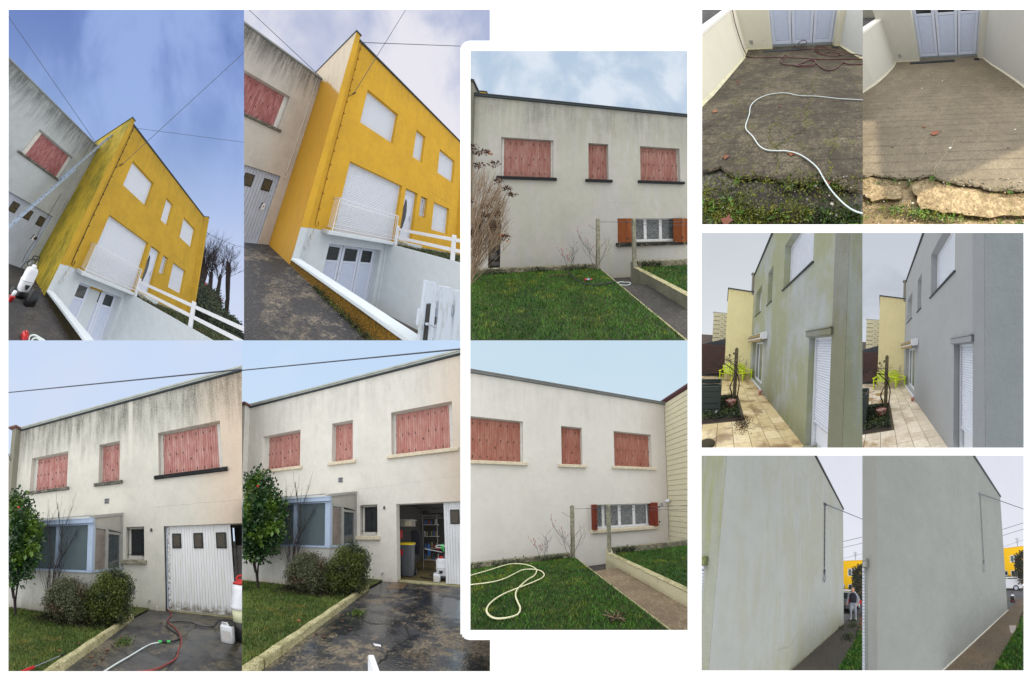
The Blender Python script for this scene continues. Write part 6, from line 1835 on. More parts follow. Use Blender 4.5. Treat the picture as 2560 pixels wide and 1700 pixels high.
    m = MB(); m.tube([(8.0, -.003, 2.24), (8.0, -.08, 2.25)], .045, 10); st.make('mount', m, M['white'], t)
    m = MB(); m.tube([(7.97, -.10, 2.24), (8.04, -.16, 2.27)], .05, 12, .065); st.make('lamp_head', m, M['white'], t)
    m = MB(); m.tube([(8.042, -.162, 2.271), (8.046, -.166, 2.273)], .05, 12); st.make('lens', m, M['darkglass'], t)
    hose(st, 'hose', [(1.45, -2.0, .88), (1.65, -1.79, .88), (1.96, -1.58, .88), (2.28, -1.33, .88), (2.47, -1.28, .88), (2.71, -1.44, .88), (2.87, -1.73, .88), (2.90, -2.03, .89), (2.82, -2.31, .89), (2.68, -2.49, .89), (2.57, -2.70, .90), (2.47, -2.90, .89), (2.44, -3.10, .88), (2.46, -3.33, .88), (2.48, -3.51, .88), (2.45, -3.65, .88), (2.37, -3.70, .88), (2.23, -3.69, .88), (2.14, -3.62, .88), (2.08, -3.50, .88), (2.06, -3.37, .88), (2.09, -3.22, .88), (2.19, -3.04, .88), (2.35, -2.89, .88), (2.56, -2.77, .885), (2.80, -2.60, .88), (2.95, -2.46, .88), (3.01, -2.29, .88), (2.98, -2.06, .88), (2.85, -1.89, .88), (2.65, -1.84, .88), (2.49, -2.00, .88), (2.28, -2.24, .88), (2.05, -2.34, .88), (1.73, -2.33, .88), (1.5, -2.3, .88)], .0125, M['hose_cream'], 'long cream hose lying in two loops on the lawn', 8)
    t = st.thing('dry_tuft', 'tuft of dry twigs and dead leaves on the lawn near the path', 'plant', (3.53, -4.2, ZL))
    m = MB()
    for i in range(14):
        a = rnd.uniform(0, 2 * pi); L = rnd.uniform(.06, .16)
        m.tube([(3.53, -4.2, .87), (3.53 + L * .6 * cos(a), -4.2 + L * .6 * sin(a), .90), (3.53 + L * cos(a), -4.2 + L * sin(a), .87 + .06 * rnd.random())], .003, 4)
    st.make('twigs', m, M['twig_tan'], t)
    p, dd = clump([(3.53, -4.2, .89, .14, .10, .03)], 60, 91, .9); leaves(st, 'leaf_clump', p, dd, .03, M['drybloom'], t, 4)
    t = st.thing('hydrangea', 'single dead flower head poking in at the left edge', 'shrub', (1.1, -2.5, ZL))
    m = MB()
    for i in range(9):
        a = radians(20 + i * 16); m.tube([(1.12, -2.0, 2.42), (1.12 + .2 * cos(a), -2.0, 2.42 + .2 * sin(a))], .006, 4, .003)
    m.tube(spline([(.9, -2, ZL), (.95, -2, 1.8), (1.12, -2, 2.42)], 4), .01, 5); st.make('stems', m, M['twig_dark'], t)
    for cc_ in ((1.15, -2, 2.40, .10, .05, .08), (1.08, -2, 2.78, .05, .05, .04)):
        p, dd = clump([cc_], 50, 93, .9); leaves(st, 'flower_head', p, dd, .045, M['drybloom'], t, 4)
    for (sx, sy) in ((2.1, -2.6), (1.9, -3.0)):
        pass


# ------------------------------------------------------------------ sites 7 and 8: the sunken ramp in front of the basement door
def ramp_place(k, clean):
    st = S[k]
    fz = lambda x, y: -.07 * y
    wd = 'clean ramp' if clean else 'dirty ramp'
    wall = M['rampwall%d' % k]
    house = st.thing('house', 'cream house base with white three-leaf door and dark panes, clean ramp' if clean else 'cream house base with white three-leaf door, red hoses before it', 'house', (1.2, 1, 0))
    facade(st, house, 'wall', -1.3, 3.4, -.15, 3.2, 0.0, [(0.0, 2.478, -.145, 2.10)], wall, th=.5)
    m = MB(); m.box(-1.6, 3.6, .9, 1.0, -.2, 3.0); st.make('dark_room', m, M['interior'], house)
    pvc_doors(st, house, .0, .06, .33)
    m = MB(); m.box(.0, 2.478, .28, .5, -.1, .055); st.make('door_sill', m, M['zinc'], house)
    m = MB(); m.bbox(-.845, -.71, -.012, -.002, .185, .33, .003); v = st.make('air_vent', m, M['offwhite'], house)
    m = MB()
    for i in range(4):
        for j in range(4):
            m.box(-.83 + i * .032, -.812 + i * .032, -.016, -.0125, .20 + j * .032, .218 + j * .032)
    st.make('vent_hole', m, M['darkzinc'], v, kind='stuff')
    m = MB(); m.cyl((-.32, .30), .010, 1, -.006, -.001, 8); st.make('drain_hole', m, M['iron'], house)
    m = MB(); m.prism([(-1.0, .0), (.0, .0), (.0, .02), (-1.0, .03)], 1, -.05, -.0); m.prism([(2.478, 0), (2.70, 0), (2.70, .03), (2.478, .02)], 1, -.05, 0); st.make('foot_fillet', m, M['rampfillet%d' % k], house)
    # side walls
    if clean:
        lf = [(-1.04, .09), (-.93, -.69), (-.94, -1.56), (-1.01, -2.28), (-1.15, -2.81), (-1.32, -3.5), (-1.6, -4.6), (-1.8, -7)]
        rf = [(2.69, .0), (2.84, -1.02), (3.03, -1.82), (3.16, -2.5), (3.22, -2.9), (3.24, -3.05)]
        top = lambda y: 1.465 + .055 * y
        xo = -1.30
    else:
        lf = [(-1.02, .12), (-.93, -.7), (-.85, -1.28), (-.86, -2.56), (-.87, -3.34), (-.88, -3.96), (-.91, -4.25), (-1.0, -7)]
        rf = [(2.71, .0), (2.71, -1.11), (2.75, -2.05), (2.8, -3), (2.85, -4), (2.9, -6)]
        top = lambda y: 1.31 + .085 * y
        xo = -1.27
    lw = st.thing('retaining_wall', 'left cream ramp wall with flat coping, %s' % wd, 'wall', (-1.1, -2, 0))
    m = MB()
    for (a, b) in zip(lf, lf[1:]):
        ta, tb = top(a[1]), top(b[1])
        m.quad((a[0], a[1], fz(*a) - .02), (b[0], b[1], fz(*b) - .02), (-1.1 if b[1] > -4 else b[0], b[1], tb), (-1.1 if a[1] > -4 else a[0], a[1], ta))
        m.quad((xo - .02, a[1], ta), (xo - .02, b[1], tb), (xo - .02, b[1], -.2), (xo - .02, a[1], -.2))
    st.make('wall_body', m, wall, lw, smooth=True)
    m = MB()
    for (a, b) in zip(lf, lf[1:]):
        ta, tb = top(a[1]), top(b[1])
        m.add([(-1.09, a[1], ta + .001), (xo - .02, a[1], ta + .001), (xo - .02, a[1], ta + .05), (-1.09, a[1], ta + .05), (-1.09, b[1], tb + .001), (xo - .02, b[1], tb + .001), (xo - .02, b[1], tb + .05), (-1.09, b[1], tb + .05)],
              [(0, 4, 7, 3), (3, 7, 6, 2), (2, 6, 5, 1), (0, 1, 5, 4)])
    st.make('coping', m, M['copingw'], lw)
    m = MB()
    for (a, b) in zip(lf, lf[1:]):
        m.add([(a[0] - .0, a[1], fz(*a)), (b[0] - .0, b[1], fz(*b)), (b[0] + .045, b[1], fz(*b) + .004), (a[0] + .045, a[1], fz(*a) + .004), (a[0] - .01, a[1], fz(*a) + .05), (b[0] - .01, b[1], fz(*b) + .05)], [(3, 2, 5, 4)])
    st.make('foot_fillet', m, M['rampfillet%d' % k], lw)
    if clean:
        m = MB(); m.box(-1.32, -1.09, .20, .9, 1.0, 3.2); st.make('end_pier', m, M['copingw'], lw)
    rw = st.thing('retaining_wall', 'right pale ramp wall flaring outwards, %s' % wd, 'wall', (3, -2, 0))
    m = MB()
    for (a, b) in zip(rf, rf[1:]):
        hgt = lambda y: 2.40 if clean else 2.6
        h_ = hgt((a[1] + b[1]) / 2)
        m.add([(a[0], a[1], fz(*a) - .05), (b[0], b[1], fz(*b) - .05), (b[0], b[1], h_), (a[0], a[1], h_), (a[0] + .25, a[1], -.1), (b[0] + .25, b[1], -.1), (b[0] + .25, b[1], h_), (a[0] + .25, a[1], h_)],
              [(3, 2, 1, 0), (4, 5, 6, 7), (3, 7, 6, 2), (0, 4, 7, 3), (1, 2, 6, 5)])
    st.make('wall_body', m, M['rampwallr%d' % k], rw)
    m = MB()
    for (a, b) in zip(rf, rf[1:]):
        m.add([(b[0] - .045, b[1], fz(*b) + .004), (a[0] - .045, a[1], fz(*a) + .004), (a[0] + .01, a[1], fz(*a) + .05), (b[0] + .01, b[1], fz(*b) + .05)], [(0, 1, 2, 3)])
    st.make('foot_fillet', m, M['rampfillet%d' % k], rw)
    # neighbouring drive beyond the coping
    sheet(st, 'driveway', [(-9, -7, .6), (xo - .02, -7, .6), (xo - .02, 9, .85), (-9, 9, .85)], M['drydrive'] if not clean else M['rampdark2'], label='neighbouring drive beyond the left coping, %s' % wd)
    if clean:
        m = MB(); m.box(-9, -2, 7.6, 8, .8, 3); tag(st.make('hedge_wall', m, M['pillar45']), 'pale wall far beyond the neighbouring drive', 'wall')
    # ramp slab with broken front edge
    if clean:
        ed = [(-2.2, -5.30), (-1.2, -5.32), (-.4, -5.36), (.04, -5.39), (.2, -5.385), (.37, -5.42), (.5, -5.44), (.64, -5.45), (.74, -5.465), (.83, -5.45), (.92, -5.425), (1.01, -5.42), (1.07, -5.47), (1.13, -5.50), (1.25, -5.52), (1.36, -5.555), (1.54, -5.58), (1.71, -5.63), (1.88, -5.65), (2.12, -5.65), (2.6, -5.66), (4.2, -5.7)]
    else:
        ed = [(-2.2, -5.5), (-.8, -5.5), (-.33, -5.56), (-.2, -5.53), (-.14, -5.53), (-.07, -5.60), (-.01, -5.64), (.10, -5.65), (.20, -5.66), (.32, -5.68), (.41, -5.70), (.53, -5.73), (.60, -5.74), (.66, -5.75), (.74, -5.74), (.81, -5.71), (.86, -5.75), (.92, -5.78), (1.02, -5.82), (1.13, -5.86), (1.6, -5.9), (4.2, -6.0)]
    m = MB()
    rq = random.Random(k); e2 = []
    for a_, b_ in zip(ed, ed[1:]):
        nn_ = max(1, int(abs(b_[0] - a_[0]) / .03)) if abs(a_[0]) < 2.7 else 1
        e2 += [(a_[0] + (b_[0] - a_[0]) * t_ / nn_, a_[1] + (b_[1] - a_[1]) * t_ / nn_ + (rq.gauss(0, .008) if nn_ > 1 else 0)) for t_ in range(nn_)]
    ed = e2 + [ed[-1]]
    P_ = [(x, y, fz(x, y)) for x, y in ed]
    backp = [(4.2, .5, -.035), (-2.2, .5, -.035)]
    m.add(P_ + backp, [tuple(range(len(ed) + 2))])
    for a, b in zip(P_, P_[1:]):
        m.quad(a, b, (b[0], b[1] - .02, b[2] - .018), (a[0], a[1] - .02, a[2] - .018))
    tag(st.make('ramp', m, M['ramp%d' % k]), ('ribbed concrete ramp, washed clean' if clean else 'ribbed concrete ramp, dark with dirt and moss'), kind='structure')
    sheet(st, 'pavement', [(-3, -4.8, .30), (5, -4.8, .30), (5, -7.2, .42), (-3, -7.2, .42)], M['pave%d' % k], label='broken gravelly pavement at the top of the ramp')
    # broken pavement plates
    pl = [[(.55, -6.05), (1.0, -6.12), (1.05, -6.35), (.5, -6.35)], [(-.2, -6.0), (.25, -6.06), (.3, -6.3), (-.2, -6.3)], [(.33, -5.98), (.42, -5.98), (.45, -6.06), (.34, -6.07)]] if not clean else \
         [[(.25, -5.55), (.62, -5.58), (.66, -5.72), (.32, -5.74), (.15, -5.66)], [(.75, -5.56), (1.2, -5.62), (1.9, -5.75), (2.5, -5.76), (2.5, -5.92), (1.5, -5.93), (.9, -5.84)], [(.3, -5.92), (.8, -5.96), (1.1, -6.0), (1.3, -6.2), (.3, -6.2)], [(1.2, -5.99), (1.65, -5.98), (1.8, -6.04), (1.9, -6.2), (1.3, -6.2)]]
    pv = st.thing('broken_slab', 'loose flat concrete fragments in the pavement, %s' % wd, 'slab', (.8, -6, .4))
    for q in pl:
        m = MB()
        q2 = []
        for a_, b_ in zip(q, q[1:] + q[:1]):
            for t_ in range(7):
                q2.append((a_[0] + (b_[0] - a_[0]) * t_ / 7 + rnd.gauss(0, .010), a_[1] + (b_[1] - a_[1]) * t_ / 7 + rnd.gauss(0, .006)))
        m.prism(q2, 2, .36, .398 + .002 * len(q)); st.make('slab_piece', m, M['pave%d' % k] if clean else M['ramp7'], pv)
    # stones
    r = np.random.RandomState(k)
    n_ = 120
    n_ = 260
    for mi in ('peb_a', 'peb_b', 'peb_c'):
        m = MB()
        for i in range(n_ // 3):
            x, y = r.uniform(-1.0, 2.4), r.uniform(-6.15, -5.5 if clean else -5.7)
            s_ = r.uniform(.004, .011) * (1.7 if r.rand() < .12 else 1)
            z = .385 + .02 * (-y - 5.5) + .010
            m.loft([(z, s_ * .8, s_ * .7, x, y), (z + s_ * .5, s_, s_ * .85, x, y), (z + s_, s_ * .5, s_ * .4, x, y)], 6, 2.2)
        tag(st.make('gravel', m, M[mi], smooth=True), 'loose small stones in the broken pavement, %s' % wd, kind='stuff')
    # weeds: rosettes of blade leaves
    if clean:
        ws = [(.70, -5.52, .05), (1.0, -5.47, .045), (.50, -5.49, .03), (.30, -5.52, .03), (1.22, -5.56, .03), (1.95, -5.68, .035), (2.2, -5.69, .03), (.60, -5.83, .06), (.68, -5.84, .05), (.8, -5.86, .06), (.88, -5.87, .06), (.97, -5.89, .055), (1.05, -5.9, .06), (1.15, -5.93, .05), (1.25, -5.94, .05), (.46, -5.82, .04), (1.95, -6.02, .05), (2.1, -6.03, .06), (.3, -5.93, .05), (1.75, -6.0, .04), (.35, -5.70, .03), (1.35, -5.95, .04)]
    else:
        ws = [(.5, -5.76, .07), (.04, -5.7, .05), (.43, -6.0, .07), (.28, -5.98, .05), (.0, -5.88, .06), (-.15, -5.92, .08), (-.05, -5.97, .08), (.08, -5.95, .07), (.15, -6.0, .07), (-.2, -5.8, .05), (.65, -5.99, .05), (.78, -6.02, .06), (.85, -6.05, .06), (.95, -6.05, .06), (1.05, -6.08, .07), (1.12, -6.1, .06), (.9, -5.8, .04), (.72, -5.78, .04), (.2, -6.08, .06), (.6, -6.12, .05), (-.95 + .1, -4.98, .09), (.35, -6.04, .05)]
    for i, (x, y, s_) in enumerate(ws):
        m = MB(); z = .07 * -y - .02 if y > -5.6 else .385 + .02 * (-y - 5.5)
        nb = 11
        for j in range(nb):
            a = 2 * pi * j / nb + rnd.uniform(-.3, .3); L = s_ * rnd.uniform(.7, 1.5); w_ = s_ * .13; lift = rnd.uniform(.25, .9)
            c, s2 = cos(a), sin(a)
            m.add([(x, y, z), (x + L * .5 * c - w_ * s2, y + L * .5 * s2 + w_ * c, z + L * .4 * lift), (x + L * c, y + L * s2, z + L * .45 * lift), (x + L * .5 * c + w_ * s2, y + L * .5 * s2 - w_ * c, z + L * .4 * lift)], [(0, 1, 2), (0, 2, 3)])
        tag(st.make('weed', m, M['weed'] if i % 3 else M['weed2']), '%s weed %s of the %s, %s' % (('dull green', 'bright green', 'bright green')[i % 3], ('against the broken edge', 'in the outer joints')[y < -5.78], ('left third', 'middle', 'right third')[int(np.clip((x + .2) / .75, 0, 2))], wd), 'plant', 'weeds in the pavement of the %s' % wd)
    # moss cushions
    nm = 7000 if not clean else 1600
    cx_ = r.choice(len(ws), nm); w0 = np.array(ws)[cx_]
    yy = w0[:, 1] + r.normal(0, .05, nm); xx = w0[:, 0] + r.normal(0, .16, nm)
    pts = np.stack([xx, yy, np.where(yy > -5.6, -.07 * yy - .01, .388 + .02 * (-yy - 5.5)) + np.abs(r.normal(0, .008, nm))], 1)
    leaves(st, 'moss', pts, np.tile([[0, 0, 1.]], (nm, 1)), .022, M['mossy'], None, 5, kind='stuff', label='moss and tiny weeds in the joints, %s' % wd)
    # drain channel
    dc = st.thing('drain_channel', 'slotted drain grate across the foot of the %s' % wd, 'drain', (1, -.35, .02))
    yf = (lambda x: -.58 + .04 * x) if not clean else (lambda x: -.42 + .04 * x)
    for (a, b) in ((-.32, .565), (.58, 1.50), (2.30, 2.5)):
        m = MB(); y0_, y1_ = yf(a), yf(b)
        m.prism([(a, y0_), (b, y1_), (b, y1_ + .20), (a, y0_ + .20)], 2, .0, .052); gr = st.make('grate', m, M['iron'], dc)
        m = MB(); nn = int((b - a) / .05)
        for i in range(nn):
            x_ = a + .01 + i * .05; yy0 = yf(x_)
            m.box(x_, x_ + .022, yy0 + .02, yy0 + .18, .053, .060)
        if gr:
            st.make('grate_bar', m, M['darkzinc'], gr, kind='stuff')
    return st


M['rampwall7'] = stucco('ramp_wall_cream', C(230, 226, 206), C(170, 160, 110), 9, 8, 0, low=.05, bs=.12, grain=.03, damp=(.0, .22, C(188, 178, 128), .35))
M['rampwallr7'] = stucco('ramp_wall_white_right', C(224, 228, 226), C(170, 160, 110), 9, 8, 0, low=.04, bs=.12, grain=.03)
M['rampwall8'] = stucco('ramp_wall_grey_cream', C(208, 206, 194), C(170, 160, 120), 9, 8, 0, low=.04, bs=.12, grain=.03, damp=(.0, .12, C(200, 190, 150), .3))
M['rampwallr8'] = stucco('ramp_wall_grey_right', C(206, 206, 202), C(170, 160, 120), 9, 8, 0, low=.04, bs=.12, grain=.03)
M['rampfillet7'] = plain('cream_fillet', C(222, 216, 180), .6, .3, sc=12)
M['rampfillet8'] = plain('pale_fillet', C(214, 208, 186), .6, .2, sc=12)
M['copingw'] = plain('white_coping', C(236, 234, 224), .5, .08)
M['rampdark2'] = M['drydrive']
M['ramp7'] = ground_mat('ramp_dirty', C(66, 58, 46), C(126, 116, 94), 0, 1.6, moss=C(96, 96, 40), mamt=.6, lines_=True, mixr=(.42, .62), peb=44, cracks=False, rgh=.9, cm=(.56, .62))
M['ramp8'] = ground_mat('ramp_washed', C(116, 106, 88), C(148, 136, 114), 0, 1.6, lines_=True, mixr=(.40, .64), peb=50, cracks=False, rgh=.85)
M['pave7'] = ground_mat('pavement_mossy', C(58, 54, 48), C(128, 122, 108), 0, 3, moss=C(74, 84, 24), mamt=.9, mixr=(.45, .58), peb=34, cracks=False, cm=(.48, .56))
M['pave8'] = ground_mat('pavement_gravelly', C(128, 110, 80), C(186, 166, 130), 0, 3, moss=C(100, 100, 50), mamt=.5, mixr=(.42, .58), peb=32, cracks=False, cm=(.56, .64))
M['peb_a'] = plain('pale_pebble', C(190, 182, 168), .7, .2)
M['peb_b'] = plain('grey_pebble', C(120, 116, 110), .7, .2)
M['peb_c'] = plain('ochre_pebble', C(160, 130, 90), .7, .2)
M['weed'] = leaf_mat('weed_leaf', C(72, 116, 40), C(112, 152, 56), None, .5, 20)
M['weed2'] = leaf_mat('weed_leaf_dull', C(60, 90, 40), C(130, 140, 60), None, .5, 20)
M['mossy'] = leaf_mat('moss_cushion', C(86, 96, 22), C(128, 130, 36), C(60, 78, 26), .8, 14)
M['crackmoss'] = ground_mat('moss_in_crack', C(44, 46, 24), C(132, 130, 44), 0, 12, cracks=False, mixr=(.40, .6))
M['crackpale'] = plain('pale_crack', C(172, 160, 134), .9, .2)


def build_78():
    st = ramp_place(7, False)
    f = lambda x, y: -.07 * y
    def H(pts, dz=.02): return [(x, y, f(x, y) + dz) for x, y in pts]
    hose(st, 'hose', H([(2.3, -4.5), (1.75, -4.40), (1.35, -4.31), (1.04, -4.20), (.74, -4.14), (.48, -4.01), (.21, -4.04), (.02, -4.19), (-.06, -4.40), (-.04, -4.65), (-.04, -4.89), (-.01, -5.0), (.09, -5.13), (.19, -5.29), (.28, -5.36), (.38, -5.38), (.49, -5.39), (.62, -5.44), (.72, -5.53), (.79, -5.63), (.82, -5.73), (.86, -5.84), (.92, -5.94), (.98, -6.0), (1.05, -6.03), (1.2, -6.07)]), .0072, M['hose_white'], 'pale hose in a wide loop across the dirty ramp')
    hose(st, 'hose', H([(-.86, -1.06), (-.7, -1.24), (-.47, -1.34), (-.1, -1.40), (.3, -1.45), (.95, -1.65), (1.58, -1.93), (2.22, -1.99), (2.80, -2.1)], .012), .016, M['hose_darkred'], 'dark red hose running right across the ramp below the door')
    hose(st, 'hose', [(-1.06, -.50, 1.42), (-1.03, -.62, 1.22), (-1.0, -.78, 1.0), (-.93, -.95, .66), (-.87, -1.05, .38), (-.82, -1.08, .2), (-.78, -1.10, .11), (-.70, -1.2, .105)], .015, M['hose_darkred'], 'dark red hose hanging down the left ramp wall')
    hose(st, 'hose', H([(.87, .2), (.92, -.05), (.95, -.30), (1.14, -.67), (1.5, -.78), (1.86, -.85), (2.1, -1.02), (2.27, -1.24), (2.37, -1.55), (2.65, -1.79), (2.78, -2.02)], .07), .013, M['hose_darkred'], 'dark red hose coming out under the middle door leaf')
    hose(st, 'hose', [(1.03, .0, .10), (1.08, -.12, .22), (1.2, -.16, .28), (1.33, -.12, .24), (1.36, -.02, .14), (1.26, .02, .08), (1.1, -.02, .08)], .013, M['hose_darkred'], 'small upright loop of red hose in front of the door')
    hose(st, 'hose', H([(.40, -1.64), (.46, -1.4), (.53, -1.20), (.56, -1.35), (.46, -1.75), (.39, -2.0), (.42, -2.2), (.55, -2.32), (.80, -2.42), (1.10, -2.46), (1.29, -2.38), (1.35, -2.12), (1.23, -1.98), (1.06, -2.14), (.85, -2.35), (.77, -2.44), (.95, -2.55), (1.11, -2.56), (1.28, -2.46)], .025), .014, M['hose_darkred'], 'tangled red hose loops left of the ramp centre')
    hose(st, 'hose', H([(1.74, -.20), (1.66, -.9), (1.71, -1.33), (1.87, -1.62), (2.1, -1.66), (2.24, -1.58), (2.24, -1.33), (2.05, -1.22), (1.87, -1.26), (1.69, -1.42), (1.60, -1.1), (1.60, -.65), (1.66, -.3), (1.84, -.20), (2.0, -.35), (2.1, -.55)], .03), .014, M['hose_darkred'], 'tangled dark hose loops near the right ramp wall')
    hose(st, 'hose', H([(1.37, -1.89), (1.36, -2.3), (1.40, -2.6), (1.49, -2.87), (1.62, -2.92), (1.8, -2.75), (2.08, -2.34), (2.14, -2.45), (2.25, -2.56), (2.53, -2.56), (2.9, -2.5)], .02), .014, M['hose_darkred'], 'dark red hose with a kink at the right side of the dirty ramp')
    for (pts, w_, lb) in (([(1.22, -3.1), (1.2, -3.26), (1.05, -3.6), (1.01, -3.72), (1.04, -3.9), (1.0, -4.07), (.9, -4.3), (.84, -4.45), (.81, -4.57), (.78, -4.8), (.75, -5.01)], .022, 'long mossy crack down the ramp'),
                          ([(.75, -5.01), (.69, -5.08), (.64, -5.11), (.58, -5.14), (.51, -5.20), (.42, -5.26), (.36, -5.29), (.31, -5.22), (.30, -5.15), (.29, -5.02), (.31, -4.92), (.36, -4.88), (.46, -4.84)], .016, 'hooked mossy crack inside the white hose'),
                          ([(.36, -5.29), (.38, -5.38), (.40, -5.5), (.41, -5.66)], .012, 'short mossy crack to the broken edge'),
                          ([(1.11, -5.05), (1.10, -5.15), (1.04, -5.28), (1.0, -5.38), (.96, -5.47), (.94, -5.56), (.92, -5.64), (.88, -5.70)], .014, 'mossy crack at the right of the dirty ramp'),
                          ([(-.40, -4.2), (-.30, -4.0), (-.15, -3.8), (.0, -3.6)], .010, 'faint mossy crack at the left'), ([(-.62, -4.95), (-.5, -4.8), (-.35, -4.6)], .010, 'faint mossy crack near the weed'), ([(-.1, -5.5), (.0, -5.38), (.1, -5.2)], .008, 'faint crack near the loop')):
        crackline(st, pts, w_, lb, .004, M['crackmoss'], f)
    fallen_leaves(st, [(-.55, -3.3), (-.50, -3.45), (-.6, -4.5), (-.14, -5.42), (.4, -4.45), (.72, -.9), (.84, -1.05), (.9, -2.2), (2.4, -3.2), (.55, -5.42), (.85, -5.77), (.05, -6.02)], 'small brown leaf lying on the dirty ramp', lambda x, y: f(x, y) + .008, .045, grp='leaves on the dirty ramp')
    m = MB(); m.tube(spline([(-1.9, -.9, .92), (-1.75, -.6, .94), (-1.6, -.2, .93), (-1.3, .6, .93)], 4), .03, 6)
    tag(st.make('hose', m, M['hose_darkred']), 'red hose on the neighbouring drive at the top left corner', 'hose')

    st = ramp_place(8, True)
    for (pts, w_, lb) in (([(.50, -4.55), (.42, -4.7), (.36, -4.95), (.40, -5.1), (.36, -5.3)], .006, 'pale old crack, left'), ([(.40, -5.02), (.52, -4.98), (.66, -4.92), (.85, -4.72), (.95, -4.6)], .006, 'pale old crack running right'),
                          ([(1.35, -4.75), (1.25, -4.92), (1.15, -5.12), (1.05, -5.3), (.98, -5.42)], .009, 'pale crack meeting the shade line'), ([(1.05, -3.6), (1.1, -3.9), (1.0, -4.2)], .006, 'faint crack up the ramp')):
        crackline(st, pts, w_, lb, .004, M['crackpale'], f)
    t = st.thing('fallen_leaf', 'brown curled leaf in the middle of the clean ramp', 'leaf', (.98, -4.62, .33))
    m = MB(); lf = [(.90, -4.62, .34), (.95, -4.67, .345), (1.02, -4.65, .35), (1.07, -4.59, .345), (1.0, -4.58, .36), (.94, -4.59, .355)]
    m.add(lf, [tuple(range(6))]); m.add([(p[0], p[1], p[2] - .003) for p in lf], [tuple(range(5, -1, -1))]); st.make('blade', m, M['rustleaf'], t)
    m = MB(); m.tube([(1.07, -4.59, .345), (1.10, -4.57, .335)], .003, 4); st.make('stalk', m, M['twig_dark'], t)
    fallen_leaves(st, [(.77, -4.42)], 'small dark leaf above the curled leaf on the clean ramp', lambda x, y: f(x, y) + .01, .035, M['rustleaf'], 'small dark leaf on the clean ramp')
    r = np.random.RandomState(2)
    spots = []
    for i in range(46):
        x, y = r.uniform(-.8, 2.6), -r.uniform(1.4, 5.3)
        s_ = r.uniform(.010, .026) * (.6 + .12 * -y)
        m = MB(); z = f(x, y) + .003
        n_ = 9
        ring = [(x + s_ * r.uniform(.7, 1.3) * cos(2 * pi * j / n_), y + s_ * r.uniform(.6, 1.1) * sin(2 * pi * j / n_), 0) for j in range(n_)]
        m.add([(a, b, f(a, b) + .003) for a, b, _ in ring], [tuple(range(n_))])
        tag(st.make('stain_spot', m, M['spot'] if i % 5 else M['copingw']), 'spots on the clean ramp', kind='structure')
    # the sun stands to the right of this ramp; an added cut-out behind the camera, shaped for it, throws the shade
    from mathutils import Vector
    D = np.array([.31, -.83, .47]); D /= np.linalg.norm(D)
    sun.rotation_euler = Vector(tuple(float(q) for q in D)).to_track_quat('Z', 'Y').to_euler()
    edge = [(-2.4, -3.93), (-.61, -3.97), (-.34, -3.99), (.28, -5.40), (.46, -5.76), (1.11, -5.43), (1.59, -5.22), (1.98, -5.03), (2.9, -4.6)]
    Q = st.world([(x, y, -.07 * y) for x, y in edge])
    YC = -.8
    low = [q + D * (YC - q[1]) / D[1] for q in Q]
    pts = [(q[0], q[2]) for q in low]
    me = bpy.data.meshes.new('wall')
    poly = pts + [(3.8, 2.2), (3.8, 3.9), (2.2, 3.9)]
    n_ = len(poly)
    cy_, cz_ = sum(p[0] for p in poly) / n_, min(p[1] for p in poly)
    me.from_pydata([(p[0] - cy_, 0, p[1] - cz_) for p in poly] + [(p[0] - cy_, -.10, p[1] - cz_) for p in poly], [], [tuple(range(n_)), tuple(range(2 * n_ - 1, n_ - 1, -1))] + [(i, (i + 1) % n_, n_ + (i + 1) % n_, n_ + i) for i in range(n_)])
    me.materials.append(M['copingw'])
    o = bpy.data.objects.new('added_shade_caster', me); COL.objects.link(o); o.location = (cy_, YC, cz_)
    tag(o, 'added unseen cut-out behind the camera, shaped to throw shade on the clean ramp', 'wall')
    st.made.append(o)


M['rustleaf'] = plain('rust_leaf', C(150, 82, 48), .6, .25, sc=20)
M['spot'] = plain('dark_spot', C(84, 72, 56), .8, .3)


